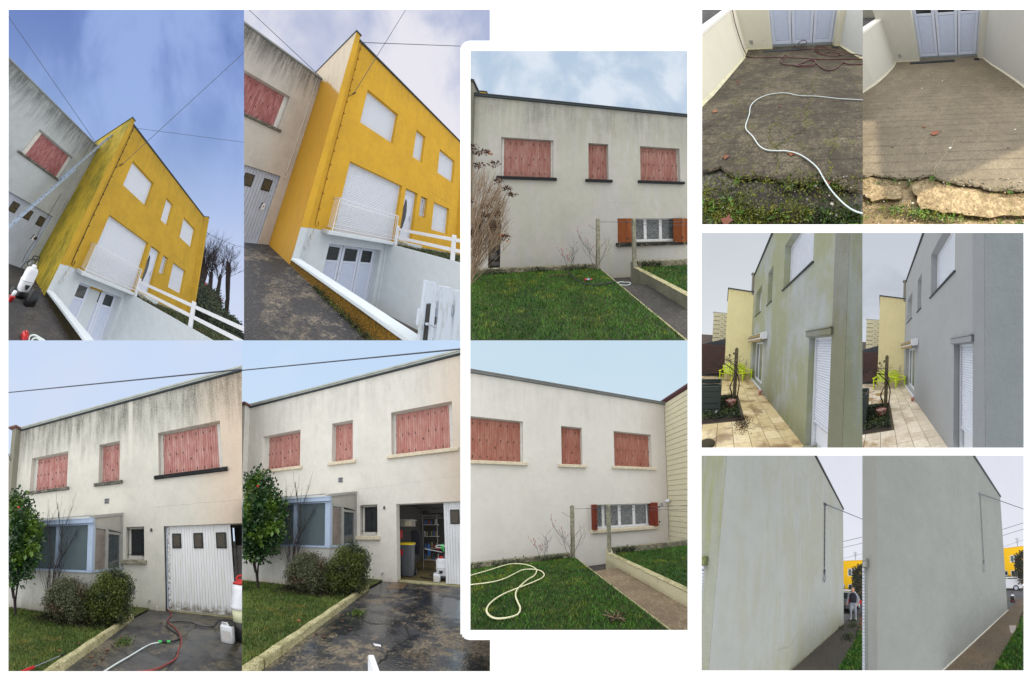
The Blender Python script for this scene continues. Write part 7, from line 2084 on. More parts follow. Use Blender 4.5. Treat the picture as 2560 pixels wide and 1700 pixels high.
# ------------------------------------------------------------------ sites 9 and 10: tiled courtyard behind the grey house
def court_place(k, clean):
    st = S[k]
    wd = 'repainted wall' if clean else 'algae-stained wall'
    wall = M['grey10'] if clean else M['grey9']
    house = st.thing('house', 'repainted plain grey house wall with white roller shutters' if clean else 'grey house wall stained green with algae, white roller shutters', 'house', (-5, 3, 0))
    hs = [(-3.79, -2.121, 3.463, 4.76), (-5.669, -4.98, 3.465, 4.752), (-8.389, -6.845, 3.459, 4.728), (-2.141, -1.46, .02, 2.03), (-8.543, -5.974, .10, 2.06)]
    facade(st, house, 'wall', -9.19, -1.153, -.05, 6.06, 0.0, hs, wall, th=.36)
    m = MB(); m.box(-1.45, -1.150, -.006, .001, -.04, 6.06); st.make('corner_pilaster', m, M['pilaster%d' % k], house)
    m = MB(); m.box(-1.30, -1.148, .0015, 3, -.04, 6.06); st.make('gable_wall', m, M['gable%d' % k], house)
    m = MB(); m.box(-9.1, -1.31, .365, 1.5, -.05, 6.0); st.make('roof_block', m, wall, house)
    m = MB(); m.box(-9.19, -1.1, -.06, .2, 6.062, 6.12); st.make('roof_edge', m, M['darkzinc'], house)
    m = MB(); m.box(-9.42, -9.195, -.12, .3, 4.9, 6.18); m.box(-9.47, -9.16, -.17, .35, 6.182, 6.24); st.make('party_wall_pillar', m, M['pillar45'], house)
    dz = M['darkzinc']
    roller(st, house, -3.79, -2.121, 3.463, 4.76, 0.0, .24, .045, sill=dz)
    for (a, b, c, d) in hs[1:3]:
        fr = MB(); dd = .26
        fr.box(a + .004, a + .07, dd, dd + .06, c + .003, d - .003); fr.box(b - .07, b - .004, dd, dd + .06, c + .003, d - .003); fr.box(a + .071, b - .071, dd, dd + .06, c + .004, c + .07); fr.box(a + .071, b - .071, dd, dd + .06, d - .07, d - .004)
        if b - a > 1:
            fr.box((a + b) / 2 - .05, (a + b) / 2 + .05, dd - .01, dd + .06, c + .071, d - .071)
        w_ = st.make('window', fr, M['white'], house)
        m = MB(); m.box(a + .072, b - .072, dd + .03, dd + .04, c + .071, d - .071); st.make('pane', m, M['palepane'], w_)
        m = MB(); m.box(a - .03, b + .03, -.035, dd - .001, c - .03, c - .002); st.make('window_sill', m, dz, w_)
    # half raised shutter over a white door
    rs = roller(st, house, -2.141, -1.46, .02, 2.03, 0.0, .17, .045, open_to=.47)
    m = MB(); m.box(-2.095, -1.505, .20, .22, .03, .47); m.box(-2.09, -1.51, .19, .199, .10, .42); st.make('door_panel', m, M['white'], rs or house)
    m = MB(); m.bbox(-2.20, -1.42, -.055, -.002, 2.035, 2.135, .008); m.box(-2.20, -1.42, -.065, -.002, 2.137, 2.155); st.make('lintel', m, M['pilaster%d' % k], house)
    m = MB(); m.box(-2.14, -1.46, -.05, .15, -.02, .018); st.make('door_step', m, M['concrete'], house)
    # terrace door under the awning
    fr = MB(); dd = .19; a, b, c, d = hs[4]
    for (p, q) in ((a + .004, a + .10), (a + .80, a + .90), (a + 1.65, a + 1.75), (b - .1, b - .004)):
        fr.box(p, q, dd, dd + .07, c + .1, d - .1)
    fr.box(a + .004, b - .004, dd, dd + .07, c + .003, c + .099); fr.box(a + .004, b - .004, dd, dd + .07, d - .099, d - .003)
    td = st.make('terrace_door', fr, M['white'], house)
    for (p, q) in ((a + .10, a + .80), (a + .90, a + 1.65), (a + 1.75, b - .1)):
        m = MB(); m.box(p + .001, q - .001, dd + .03, dd + .04, c + .101, d - .101); st.make('pane', m, M['greypane'], td)
    m = MB(); m.box(a - .02, b + .02, -.05, dd - .001, .06, .098); st.make('door_sill', m, M['white'], td)
    aw = st.thing('awning', 'rolled-up striped awning in a white cassette over the terrace door, %s' % wd, 'awning', (-7, -.1, 2.2))
    m = MB(); m.prism([(-.28, 2.16), (-.20, 2.10), (-.02, 2.14), (-.003, 2.40), (-.10, 2.41), (-.26, 2.34)], 0, -5.40, -5.30); m.box(-8.9, -5.401, -.25, -.19, 2.13, 2.17); m.prism([(-.26, 2.35), (-.10, 2.41), (-.003, 2.41), (-.003, 2.38), (-.24, 2.33)], 0, -8.9, -5.401); st.make('cassette', m, M['white'], aw)
    m = MB(); m.prism([(-.20 + .06 * cos(t), 2.26 + .06 * sin(t)) for t in np.linspace(0, 2 * pi, 10, endpoint=False)], 0, -8.9, -5.41); st.make('fabric_roll', m, M['awn'], aw)
    m = MB()
    for i in range(22):
        xa = -8.9 + i * .158
        m.prism([(xa, 2.13), (xa + .15, 2.13), (xa + .15, 2.07), (xa + .11, 2.03), (xa + .04, 2.03), (xa, 2.07)], 1, -.235, -.228)
    st.make('valance', m, M['awn'], aw)
    # cream neighbour, slate lean-to, stone house
    nb = st.thing('house', 'tall narrow cream house end closing the courtyard, %s' % wd, 'house', (-10, -1, 0))
    m = MB(); m.box(-12, -9.2, -1.436, 2, -.05, 5.05); st.make('wall', m, M['creamwall%d' % k], nb)
    m = MB(); m.box(-12.05, -9.14, -1.48, 6, 5.052, 5.11); st.make('roof_edge', m, M['darkzinc'], nb)
    m = MB(); m.tube(spline([(-9.17, -.28, .95), (-9.16, -.22, .80), (-9.17, -.27, .72)], 3), .02, 5); m.tube([(-9.17, -.2, 1.1), (-9.17, -.24, .95)], .012, 5); st.make('wall_hook', m, M['zinc'], nb)
    le = st.thing('shed', 'dark slate lean-to roof above the brown fence, %s' % wd, 'shed', (-10, -2, 0))
    m = MB(); m.prism([(-1.45, 2.24), (-3.6, 1.55), (-3.6, 0), (-1.45, 0)], 0, -11.5, -10.0); st.make('roof', m, M['slate'], le)
    sh = st.thing('house', 'far house clad in pale interlocking stone blocks, %s' % wd, 'house', (-14.5, -2, 0))
    m = MB(); m.box(-18, -14.03, -2.47, -.5, 0, 4.5); st.make('wall', m, M['stonejoint'], sh)
    m = MB(); m.box(-18, -13.97, -2.52, -.5, 4.51, 4.56); st.make('roof_edge', m, M['zinc'], sh)
    z = 1.9; row = 0
    while z < 4.4:
        y = -2.46 - (row % 2) * .0
        y_ = -2.465
        while y_ < -1.2:
            wv = (.24, .15)[(row + int((y_ + 3) * 7)) % 2]
            if y_ + wv > -1.2:
                break
            m = MB(); off = .035 * ((int(y_ * 13) + row) % 2)
            m.bbox(-14.028, -13.99, y_ + .006, y_ + wv - .006, z + .006 + off, z + .165 + off, .008)
            st.make('stone_block', m, M['stoneblock'], sh)
            y_ += wv
        z += .175; row += 1
    bl = st.thing('house', 'low dull building at the far left of the courtyard, %s' % wd, 'house', (-17, -4, 0))
    m = MB(); m.box(-22, -16, -5, -2.6, 0, 2.75); st.make('wall', m, M['farbrown'], bl)
    fe = st.thing('fence', 'brown wooden slat fence at the end of the courtyard, %s' % wd, 'fence', (-9.35, -2.4, .2))
    z = .22
    while z < 1.72:
        m = MB(); m.prism([(-9.33, z), (-9.30, z + .01), (-9.32, z + .112), (-9.34, z + .11)], 1, -4.2, -1.50); st.make('slat', m, M['fencewood'], fe); z += .115
    for y_ in (-1.49, -2.9):
        m = MB(); m.box(-9.40, -9.29, y_ - .04, y_ + .04, 0, 1.80); st.make('post', m, M['fencewood'], fe)
    # terrace
    sheet(st, 'terrace', [(-40, 0, -.006), (0, 0, -.006), (2, -4, -.006), (-40, -20, -.006)], M['grout'], label='grey mortar bed of the tiled courtyard')
    pt = .312; cnt = 0
    bed = lambda x, y: (-5.6 < x < -3.6 and -3.2 < y < -1.02 and not (x > -3.9 and y < -1.9)) if clean else (-5.7 < x < -3.62 and -3.4 < y < -1.0)
    tr = st.thing('terrace_paving', 'pale glazed square tiles paving the courtyard, %s' % wd, 'paving', (-5, -1, 0))
    tm = [M['tile%d%s' % (k, c)] for c in 'abc']
    for i in range(27):
        for j in range(11):
            xa = -1.30 - (i + 1) * pt; ya = -(j + 1) * pt
            xm, ym = xa + pt / 2, ya + pt / 2
            if bed(xm, ym) or cnt >= 296:
                continue
            m = MB(); dz_ = rnd.uniform(-.0015, .0015)
            m.bbox(xa + .004, xa + pt - .004, ya + .004, ya + pt - .004, -.012, .003 + dz_, .003)
            if st.make('tile', m, tm[rnd.randrange(3)], tr):
                cnt += 1
    sheet(st, 'soil', [(-5.75, -1.0, .004), (-3.55, -1.0, .004), (-3.55, -3.4, .004), (-5.75, -3.4, .004)], M['soil'], label='earth bed in the tiled courtyard')
    # planting bed
    r = np.random.RandomState(4)
    n_ = 2600
    bx0, bx1 = (-5.5, -3.68)
    px_ = r.uniform(bx0, bx1, n_); py_ = -1.05 - r.rand(n_) ** 1.5 * .95
    pz_ = np.abs(r.normal(0, .06, n_)) * np.clip((px_ + 5.9), .4, 1)
    leaves(st, 'ivy', np.stack([px_, py_, pz_], 1), np.tile([[0, 0, 1.]], (n_, 1)), .055, M['ivy9'], None, 8, kind='stuff', label='dark ivy covering the bed round the post')
    m = MB(); s_ = .055; X, Y = -5.17, -1.10
    m.add([(X - s_, Y - s_, 0), (X + s_, Y - s_, 0), (X + s_, Y + s_, 0), (X - s_, Y + s_, 0), (X - s_, Y - s_, 1.70), (X + s_, Y - s_, 1.70), (X + s_, Y + s_, 1.70), (X - s_, Y + s_, 1.70), (X - .02, Y - .02, 1.76), (X + .02, Y - .02, 1.76), (X + .02, Y + .02, 1.76), (X - .02, Y + .02, 1.76)],
          [(0, 1, 5, 4), (1, 2, 6, 5), (2, 3, 7, 6), (3, 0, 4, 7), (4, 5, 9, 8), (5, 6, 10, 9), (6, 7, 11, 10), (7, 4, 8, 11), (8, 9, 10, 11)])
    tag(st.make('concrete_post', m, M['concpost9']), 'grey-brown concrete post with a climbing vine, %s' % wd, 'post')
    t = st.thing('vine', 'bare climbing vine twisting round the concrete post, %s' % wd, 'vine', (-5.1, -1.2, 0))
    m = MB()
    m.tube(spline([(-5.0, -1.22, 0), (-5.05, -1.20, .25), (-4.98, -1.26, .45), (-5.03, -1.22, .6)], 5), .026, 6, .018)
    m.tube(spline([(-4.95, -1.05, 0), (-5.0, -1.0, .3), (-5.0, -.98, .6), (-5.05, -1.05, .85), (-5.05, -1.18, 1.0), (-5.1, -1.32, 1.12), (-5.1, -1.5, 1.22)], 5), .020, 6, .012)
    m.tube(spline([(-5.03, -1.22, .6), (-5.03, -1.15, .75), (-5.05, -1.02, .9), (-5.05, -1.08, 1.1), (-5.1, -1.3, 1.3), (-5.15, -1.45, 1.35)], 5), .014, 5, .008)
    for i in range(16):
        a = (-5.05, -1.1 - rnd.uniform(-.1, .42), rnd.uniform(.7, 1.35))
        twigs(m, a, (rnd.uniform(-.4, .4), rnd.uniform(-1, .9), rnd.uniform(-.2, .9)), rnd.uniform(.25, .6), .007, 1, 700 + i, .5, (2, 4), seg=3)
    st.make('branches', m, M['twig_dark'], t)
    for (y_, z_) in ((-1.19, 1.56), (-1.32, 1.50)):
        m = MB(); m.loft([(z_ - .05, .015, .015, -5.1, y_), (z_, .03, .03, -5.1, y_), (z_ + .04, .01, .01, -5.1, y_)], 8, 2); st.make('seed_pod', m, M['twig_dark'], t)
    for i in range(22 if not clean else 12):
        pass
    m = MB()
    for i in range(16):
        twigs(m, (-5.6 - rnd.random() * .8, -1.9 - rnd.random() * .5, .7), (rnd.uniform(-.6, .6), rnd.uniform(-.3, 1.0), rnd.uniform(.3, 1)), rnd.uniform(.5, 1.1), .006, 1, 800 + i, .45, (3, 5), seg=3)
    tag(st.make('bare_shrub', m, M['twig_dark']), 'thin bare twigs in front of the brown fence, %s' % wd, 'shrub')
    # rusty pot
    t = st.thing('flower_pot', 'white pot streaked with rust at the foot of the post, %s' % wd, 'pot', (-4.45, -1.22, 0))
    m = MB(); m.loft([(.0, .10, .10, -4.42, -1.24), (.12, .13, .13, -4.42, -1.24), (.19, .145, .145, -4.42, -1.24), (.20, .155, .155, -4.42, -1.24), (.215, .155, .155, -4.42, -1.24)], 18, 2); st.make('body', m, M['rustypot'], t, smooth=True)
    m = MB(); m.tube([(-4.42 + .150 * cos(a), -1.24 + .150 * sin(a), .217) for a in np.linspace(0, 2 * pi, 20)], .010, 6); st.make('rim', m, M['rustred'], t)
    m = MB(); m.cyl((-4.42, -1.24), .135, 2, .205, .212, 16); st.make('soil_fill', m, M['soil'], t)
    # planter box
    t = st.thing('planter_box', 'dark green stacked-board compost box at the left edge, %s' % wd, 'planter', (-4.5, -2, 0))
    X0, X1, Y0, Y1 = -4.95, -3.95, -2.75, -1.60 if clean else -1.53
    for i in range(5):
        z0 = .005 + i * .15
        m = MB(); m.bbox(X1 - .03, X1, Y0, Y1, z0, z0 + .143, .012); st.make('board', m, M['planter'], t)
        m = MB(); m.bbox(X0, X1 - .031, Y1 - .03, Y1, z0, z0 + .143, .012); st.make('board', m, M['planter'], t)
        m = MB(); m.bbox(X0, X0 + .03, Y0, Y1 - .031, z0, z0 + .143, .012); st.make('board', m, M['planter'], t)
    m = MB(); m.bbox(X1 - .05, X1 + .012, Y1 - .05, Y1 + .012, 0, .79, .012); st.make('corner_post', m, M['planter'], t)
    m = MB(); m.box(X0 + .031, X1 - .031, Y0, Y1 - .031, .30, .42); st.make('compost', m, M['soil'], t)
    # chairs
    for (cx_, cy_, yw, lb) in ((-8.45, -1.28 if not clean else -1.22, -.25, 'lime green plastic armchair standing nearer the fence, left of the post, %s' % wd), (-8.55, -.45, .55, 'lime green plastic armchair next to the terrace door, %s' % wd)):
        adirondack(st, cx_, cy_, yw, lb)
    m = MB(); m.loft([(0, .045, .045, -5.62, -.12), (.10, .06, .06, -5.62, -.12), (.12, .065, .065, -5.62, -.12), (.14, .065, .065, -5.62, -.12)], 12, 2)
    tag(st.make('flower_pot', m, M['pinkpot'], smooth=True), 'tiny pink pot at the wall foot beside the terrace door, %s' % wd, 'pot')
    if not clean:
        m = MB(); m.loft([(0, .14, .14, -2.62, -1.72), (.03, .15, .15, -2.62, -1.72), (.06, .12, .12, -2.62, -1.72), (.07, .06, .06, -2.62, -1.72)], 14, 2); tag(st.make('stone_ball', m, M['mossstone'], smooth=True), 'dark mossy dome at the bottom left corner of the courtyard', 'stone')
        m = MB(); m.loft([(.06, .02, .02, -3.95, -1.62), (.08, .03, .035, -3.95, -1.62), (.11, .03, .03, -3.95, -1.60), (.13, .01, .01, -3.95, -1.6)], 8, 2); tag(st.make('crumpled_paper', m, M['white']), 'scrap of white paper on the ivy bed', 'paper')
        r = np.random.RandomState(8)
        n_ = 900; px_ = -3.35 + r.normal(0, .22, n_); py_ = -1.02 + r.normal(0, .10, n_) - (px_ + 3.35) * .05
        k_ = (px_ < -2.5)
        leaves(st, 'dirt_crumbs', np.stack([px_, py_, np.full(n_, .006)], 1)[k_], np.tile([[0, 0, .3]], (int(k_.sum()), 1)), .028, M['soilleaf'], None, 8, kind='stuff', label='crumbs of earth and leaves swept onto the tiles', up=0)
    make_sky(k, [(EXTENT[k][0][0], 582), (EXTENT[k][0][2], 582), (EXTENT[k][0][2], 900), (EXTENT[k][0][0], 900)], M['sky9' if not clean else 'sky10'], 'dull overcast sky over the %s' % wd)


def adirondack(st, cx_, cy_, yw, label):
    """low plastic armchair with fanned slatted back; it faces +x before turning"""
    ca, sa = cos(yw), sin(yw)
    xf = lambda p: (cx_ + p[0] * ca - p[1] * sa, cy_ + p[0] * sa + p[1] * ca, p[2])
    t = st.thing('garden_chair', label, 'chair', (cx_, cy_, 0), None)
    L = M['lime']
    for i in range(5):
        a = (i - 2) * .13
        m = MB(xf)
        y0, y1 = (i - 2) * .085, (i - 2) * .085 + sin(a) * .55
        h = .86 - .045 * abs(i - 2) ** 1.4
        m.add([(-.10, y0 - .032, .33), (-.10, y0 + .032, .33), (-.12, y0 + .032, .33), (-.12, y0 - .032, .33), (-.34, y1 - .045, h), (-.34, y1 + .045, h), (-.36, y1 + .045, h), (-.36, y1 - .045, h), (-.35, y1, h + .03), (-.37, y1, h + .03)],
              [(0, 1, 5, 4), (1, 2, 6, 5), (2, 3, 7, 6), (3, 0, 4, 7), (4, 5, 8), (7, 9, 6), (5, 6, 9, 8), (4, 8, 9, 7), (0, 3, 2, 1)])
        st.make('back_slat', m, L, t)
    m = MB(xf); m.tube([(-.24, -.27, .60), (-.25, 0, .60), (-.24, .27, .60)], .018, 5); st.make('back_brace', m, L, t)
    for i in range(5):
        x_ = -.12 + i * .105
        m = MB(xf); m.add([(x_, -.23, .33 + i * .018), (x_ + .09, -.23, .345 + i * .018), (x_ + .09, .23, .345 + i * .018), (x_, .23, .33 + i * .018), (x_, -.23, .31 + i * .018), (x_ + .09, -.23, .325 + i * .018), (x_ + .09, .23, .325 + i * .018), (x_, .23, .31 + i * .018)],
                          [(0, 1, 2, 3), (7, 6, 5, 4), (0, 4, 5, 1), (1, 5, 6, 2), (2, 6, 7, 3), (3, 7, 4, 0)])
        st.make('seat_slat', m, L, t)
    for s_ in (-1, 1):
        m = MB(xf); ys = s_ * .29
        m.prism([(-.28, ys - .05), (.38, ys - .06), (.42, ys), (.38, ys + .06), (-.28, ys + .04)], 2, .53, .555); st.make('armrest', m, L, t)
        m = MB(xf); m.prism([(.30, 0), (.36, 0), (.38, .53), (.28, .53)], 1, ys - .02, ys + .02); st.make('leg', m, L, t)
        m = MB(xf); m.prism([(-.40, 0), (-.34, 0), (-.10, .36), (-.20, .36)], 1, ys - .02, ys + .02); st.make('leg', m, L, t)
        m = MB(xf); m.prism([(-.2, .30), (.36, .38), (.36, .44), (-.2, .36)], 1, ys - .018, ys + .018); st.make('side_rail', m, L, t)


GA = C(132, 136, 84)
M['grey9'] = stucco('grey_render_algae', C(174, 179, 179), C(120, 120, 92), 6.4, 4.4, .6, low=.12, bs=.35, green=C(154, 158, 122), gamt=.85, gbig=True, damp=(.0, .6, C(116, 118, 78), .6), streak=1.5, grain=.05)
M['gable9'] = stucco('grey_gable_algae', C(136, 142, 138), C(112, 112, 92), 6.4, 3.0, .5, low=.12, bs=.7, green=C(122, 126, 96), gamt=.7, grain=.08)
M['pilaster9'] = stucco('grey_pilaster_algae', C(142, 144, 138), C(104, 100, 84), 6.4, 2.0, .6, low=.2, bs=.6, green=C(126, 126, 96), gamt=.7, grain=.08)
M['grey10'] = stucco('grey_render_painted', C(166, 169, 171), C(182, 186, 192), 6.4, 4.2, .6, low=.08, bs=.4, grain=.05, streak=2)
M['gable10'] = stucco('grey_gable_painted', C(136, 144, 148), C(120, 126, 130), 9, 8, .0, low=.14, bs=1.0, grain=.07)
M['pilaster10'] = stucco('grey_pilaster_painted', C(152, 156, 160), C(120, 126, 130), 9, 8, .0, low=.05, bs=.5, grain=.03)
M['creamwall9'] = stucco('cream_wall_9', C(238, 228, 176), C(152, 132, 70), 5.2, 4.4, .5, low=.08, bs=.15, grain=.04, damp=(.0, .4, C(180, 160, 100), .5))
M['creamwall10'] = stucco('cream_wall_10', C(226, 214, 166), C(152, 136, 84), 5.2, 4.4, .4, low=.05, bs=.15, grain=.04)
M['slate'] = plain('dark_slate', C(62, 66, 74), .6, .15)
M['stonejoint'] = plain('stone_joint', C(120, 116, 96), .9, .2)
M['stoneblock'] = plain('pale_stone_block', C(206, 200, 172), .85, .16, sc=5)
M['farbrown'] = plain('far_brown_building', C(112, 102, 98), .8, .1)
M['fencewood'] = plain('dark_brown_slat', C(74, 50, 44), .7, .25, sc=8)
M['grout'] = plain('tile_joint_mortar', C(92, 82, 66), .9, .2)
for k_, cs_ in ((9, (C(214, 194, 150), C(226, 208, 168), C(206, 184, 140))), (10, (C(214, 202, 182), C(224, 212, 194), C(208, 196, 176)))):
    for c_, col_ in zip('abc', cs_):
        n = N('glazed_tile_%d%s' % (k_, c_))
        f1 = n.noise(14, 4, .6, off=2.0 * ord(c_)); f2 = n.noise(2.0, 4, .6, off=9)
        cc = n.mix(n.step(f1, .4, .6), col_, tuple(min(.9, q * 1.14) for q in col_[:3]) + (1,))
        dirt_ = n.mul(n.step(f2, .50, .64), .75 if k_ == 9 else .35)
        cc = n.mix(dirt_, cc, C(128, 96, 58))
        if k_ == 10:
            cc = n.mix(n.mul(n.step(n.noise(1.6, 4, .65, off=4), .46, .60), n.step(n.y, -.85, -1.25)), cc, C(158, 128, 84))
        M['tile%d%s' % (k_, c_)] = n.out(cc, .30, 0, f1, .1, .003, .5)
M['soil'] = ground_mat('dark_soil', C(40, 34, 28), C(70, 58, 46), 0, 5, cracks=False)
M['ivy9'] = leaf_mat('bed_ivy', C(28, 44, 26), C(60, 76, 44), C(80, 92, 50), .5, 12)
M['soilleaf'] = leaf_mat('soil_crumb', C(60, 44, 34), C(34, 28, 24), C(96, 72, 48), .9, 12)
M['concpost9'] = ground_mat('brown_concrete_post', C(92, 84, 66), C(128, 118, 92), 0, 5, cracks=False)
M['rustypot'] = ground_mat('rust_streaked_white', C(140, 60, 40), C(214, 206, 196), 0, 9, cracks=False, mixr=(.42, .52), rgh=.5)
M['rustred'] = plain('rust_red', C(140, 48, 40), .6, .2)
M['planter'] = plain('dark_green_board', C(50, 60, 58), .55, .15)
M['pinkpot'] = plain('pink_clay', C(196, 136, 128), .7, .1)
M['mossstone'] = plain('mossy_dark_stone', C(62, 56, 34), .9, .4)
M['palepane'] = plain('curtained_pane', C(176, 186, 186), .2, .15, sc=3)
M['greypane'] = plain('grey_pane', C(108, 118, 114), .12, .2, sc=2)
n = N('striped_awning_cloth')
M['awn'] = n.out(n.mix(n.step(n.math('FRACT', n.mul(n.x, 9.0)), .45, .55), C(196, 170, 110), C(120, 106, 84)), .8, 0, None)
M['sky9'] = sky_mat('sky_dull_9', (222, 228, 232), (206, 212, 218), (214, 220, 224), .5, 2.5, off=5)
M['sky10'] = sky_mat('sky_dull_10', (212, 218, 228), (200, 206, 216), (188, 194, 204), .9, 3.0, off=8, tl=(.40, .6))


def build_910():
    court_place(9, False)
    court_place(10, True)


# ------------------------------------------------------------------ sites 11 and 12: gable side of the grey house
def gable_place(k, clean):
    st = S[k]
    wd = 'repainted gable' if clean else 'stained gable'
    g = M['gab12'] if clean else M['gab11']
    house = st.thing('house', 'large smooth grey gable, freshly painted' if clean else 'large pale grey gable with green algae stains and cracks', 'house', (4, 3, 0))
    m = MB(); m.box(0.0, 7.464, 0.0, .003, -.06, 5.96); m.box(.005, 7.464, .0035, .3, -.06, 5.96); st.make('gable_wall', m, g, house)
    m = MB(); m.box(-.05, 7.50, -.045, .35, 5.962, 6.03); st.make('roof_edge', m, M['black'] if not clean else M['darkzinc'], house)
    m = MB(); m.box(.31, 7.46, .31, 1.5, -.05, 5.95); st.make('roof_block', m, g, house)
    # garden front seen edge-on at the left: corner strip, then the shuttered opening
    ys, ye = (.205, .95) if clean else (.235, .95)
    fz0 = .02
    facade(st, house, 'garden_wall', .0035, 3, -.06, 5.96, .0, [(ys, ye, fz0, 2.05)], M['pil%d' % k], th=.30, ax=1, dr=1)
    m = MB(); m.box(-.006, -.002, .0, .20, -.05, 5.95); st.make('corner_pilaster', m, M['pil%d' % k], house)
    roller(st, house, ys, ye, fz0, 2.05, .0, .06, .046, ax=1, dr=1, open_to=.55)
    m = MB(); m.box(-.05, -.0005, ys - .02, ye, 2.052, 2.14); m.box(-.06, -.0005, ys - .02, ye, 2.142, 2.17); st.make('lintel', m, M['lintel%d' % k], house)
    # service cable fixed to the gable
    hx, hz, hb = 4.248, 4.767, 2.279
    m = MB(); m.tube([(hx, -.03, hz), (hx - .005, -.03, hb + .1)], .012, 5); m.tube([(hx - .06, -.03, hz + .02), (hx - .055, -.03, hb + .2)], .006, 4)
    m.tube(spline([(hx, -.03, hb + .1), (hx - .10, -.05, hb - .05), (hx - .16, -.05, hb - .22), (hx - .06, -.05, hb - .32), (hx + .04, -.04, hb - .15), (hx, -.03, hb + .05)], 4), .012, 5)
    m.box(hx - .03, hx + .02, -.06, -.002, hb - .02, hb + .12); m.box(hx - .10, hx + .05, -.08, -.002, hz - .02, hz + .03)
    for i in range(10):
        m.box(hx - .02, hx + .02, -.045, -.002, hb + .25 + i * .23, hb + .27 + i * .23)
    st.make('service_cable', m, M['zinc'] if clean else M['cable'], house)
    wire(st, (hx, -.08, hz), (10.5, -.9 if not clean else -1.0, 6.25 if not clean else 5.95), .018, .0, 'thick wire leaving the bracket on the %s to the right' % wd)
    wire(st, (9, .4, 4.59), (9, -.95, 4.78), .014, .0, 'upper of the thin wires between %s and street' % wd)
    wire(st, (9, .4, 4.21), (9, -.95, 4.42), .012, .0, 'middle thin wire between %s and street' % wd)
    wire(st, (9, .4, 3.5), (9, -.95, 3.82), .007, .0, 'lowest thin wire between %s and street' % wd)
    # ground
    pth = M['path12'] if clean else M['path11']
    sheet(st, 'path', [(-3, 0, 0), (11, 0, 0), (11, .9, 0), (13, .9, 0), (13, -1.2, .0), (7.4, -1.0, 0), (4, -.88, 0), (-3, -.88, 0)], pth, label='wet concrete path along the %s' % wd)
    sheet(st, 'lawn', [(-3, -.88, .012), (5.0, -.85, .012), (6.6, -.72, .012), (9.2, -.62, .012), (9.2, -6, .012), (-3, -6, .012)], M['lawn1112'], label='lawn right of the path, %s' % wd)
    sheet(st, 'road', [(11.6, 4, .004), (26, 9, .004), (26, -4, .004), (11.6, -4, .004)], M['road'], label='wet street at the end of the path')
    sheet(st, 'ground', [(7, -12, -.01), (60, -30, -.01), (60, 30, -.01), (7, 12, -.01)], M['road'], label='tarmac beyond the path and lawn')
    grass(st, 'grass', ((.5, 7.0), (-2.6, -.86)), .012, 14000, .05, M['blade36'], 5, .006, 'grass blades beside the path')
    m = MB()
    for i in range(60):
        x_ = .4 + i * .12
        m.box(x_, x_ + .11, -.03, -.002, -.0, .012 + .006 * rnd.random())
    tag(st.make('mortar_fillet', m, M['copingw'] if clean else M['concrete']), 'thin mortar line at the foot of the %s' % wd, 'edging')
    # yellow house across the street
    yh = st.thing('house', 'bright yellow flat-roofed house across the street from the %s' % wd, 'house', (31, 2, 0))
    holes = [(2.55, 3.86, 3.79, 5.06), (1.6, 3.80, .95, 2.24), (4.35, 4.62, 1.35, 2.24), (.9, 1.6, 3.79, 5.06)] if not clean else [(2.6, 3.95, 3.92, 5.10), (1.9, 3.95, 1.21, 2.35), (4.45, 5.2, 1.5, 2.35), (.9, 1.6, 3.9, 5.1)]
    facade(st, yh, 'wall', -3, 9, 0, 6.45, 30.0, holes, M['yfar'], th=.3, ax=1, dr=1)
    m = MB(); m.box(29.95, 38, -3, 9, 6.452, 6.56); st.make('roof_edge', m, M['yfar_top'], yh)
    m = MB(); m.box(30.31, 38, -3, 9, 0, 6.44); st.make('roof_block', m, M['yfar'], yh)
    for (a, b, c, d) in holes:
        fr = MB(); fr.box(30.10, 30.16, a, a + .09, c, d); fr.box(30.10, 30.16, b - .09, b, c, d); fr.box(30.10, 30.16, a + .091, b - .091, c, c + .09); fr.box(30.10, 30.16, a + .091, b - .091, d - .09, d)
        if b - a > 1:
            fr.box(30.09, 30.16, (a + b) / 2 - .04, (a + b) / 2 + .04, c + .091, d - .091)
        w_ = st.make('window', fr, M['white'], yh)
        m = MB(); m.box(30.13, 30.14, a + .092, b - .092, c + .091, d - .091)
        if w_:
            st.make('pane', m, M['greypane'] if c > 3 else M['darkglass'], w_)
            m = MB(); m.box(29.97, 30.09, a - .05, b + .05, c - .09, c - .002); st.make('window_sill', m, M['white'], w_)
    an = st.thing('aerial', 'thin television aerial on the yellow roof, %s' % wd, 'antenna', (31, 2.65, 6.5))
    m = MB(); m.tube([(31, 2.68, 6.56), (31, 2.68, 8.3)], .035, 5); st.make('mast', m, M['cable_dark'], an)
    m = MB()
    for i in range(5):
        m.tube([(31, 2.3 + .05 * i, 8.2 - .22 * i), (31, 3.05 - .05 * i, 8.25 - .22 * i)], .02, 4)
    st.make('aerial_rod', m, M['cable_dark'], an)
    # hedge and magnolia
    t = st.thing('tree', 'dark dense small tree in front of the yellow house, %s' % wd, 'tree', (16, .2, 0))
    cs = [(16, .15, 3.0, .8, .75, .9), (16.1, .35, 2.2, .8, .55, .7), (16, -.3, 3.5, .8, .7, .6), (16, -.2, 1.5, .9, .9, .8)]
    p, dd = clump(cs, 2600, 41, .6); leaves(st, 'foliage', p, dd, .22, M['darktree'], t, 4)
    m = MB(); m.tube([(16, .1, 0), (16, .1, 1.2), (16.1, -.1, 2.4)], .10, 6, .05); st.make('trunk', m, M['twig_dark'], t)
    hd = st.thing('hedge', 'clipped green-yellow hedge below the yellow house windows, %s' % wd, 'hedge', (24, 2, 0))
    p, dd = clump([(25 + .2 * i, -.5 + i * .8, .75, .7, .7, .75) for i in range(8)], 2600, 43, .4); leaves(st, 'foliage', p, dd, .22, M['hedge1112'], hd, 4)
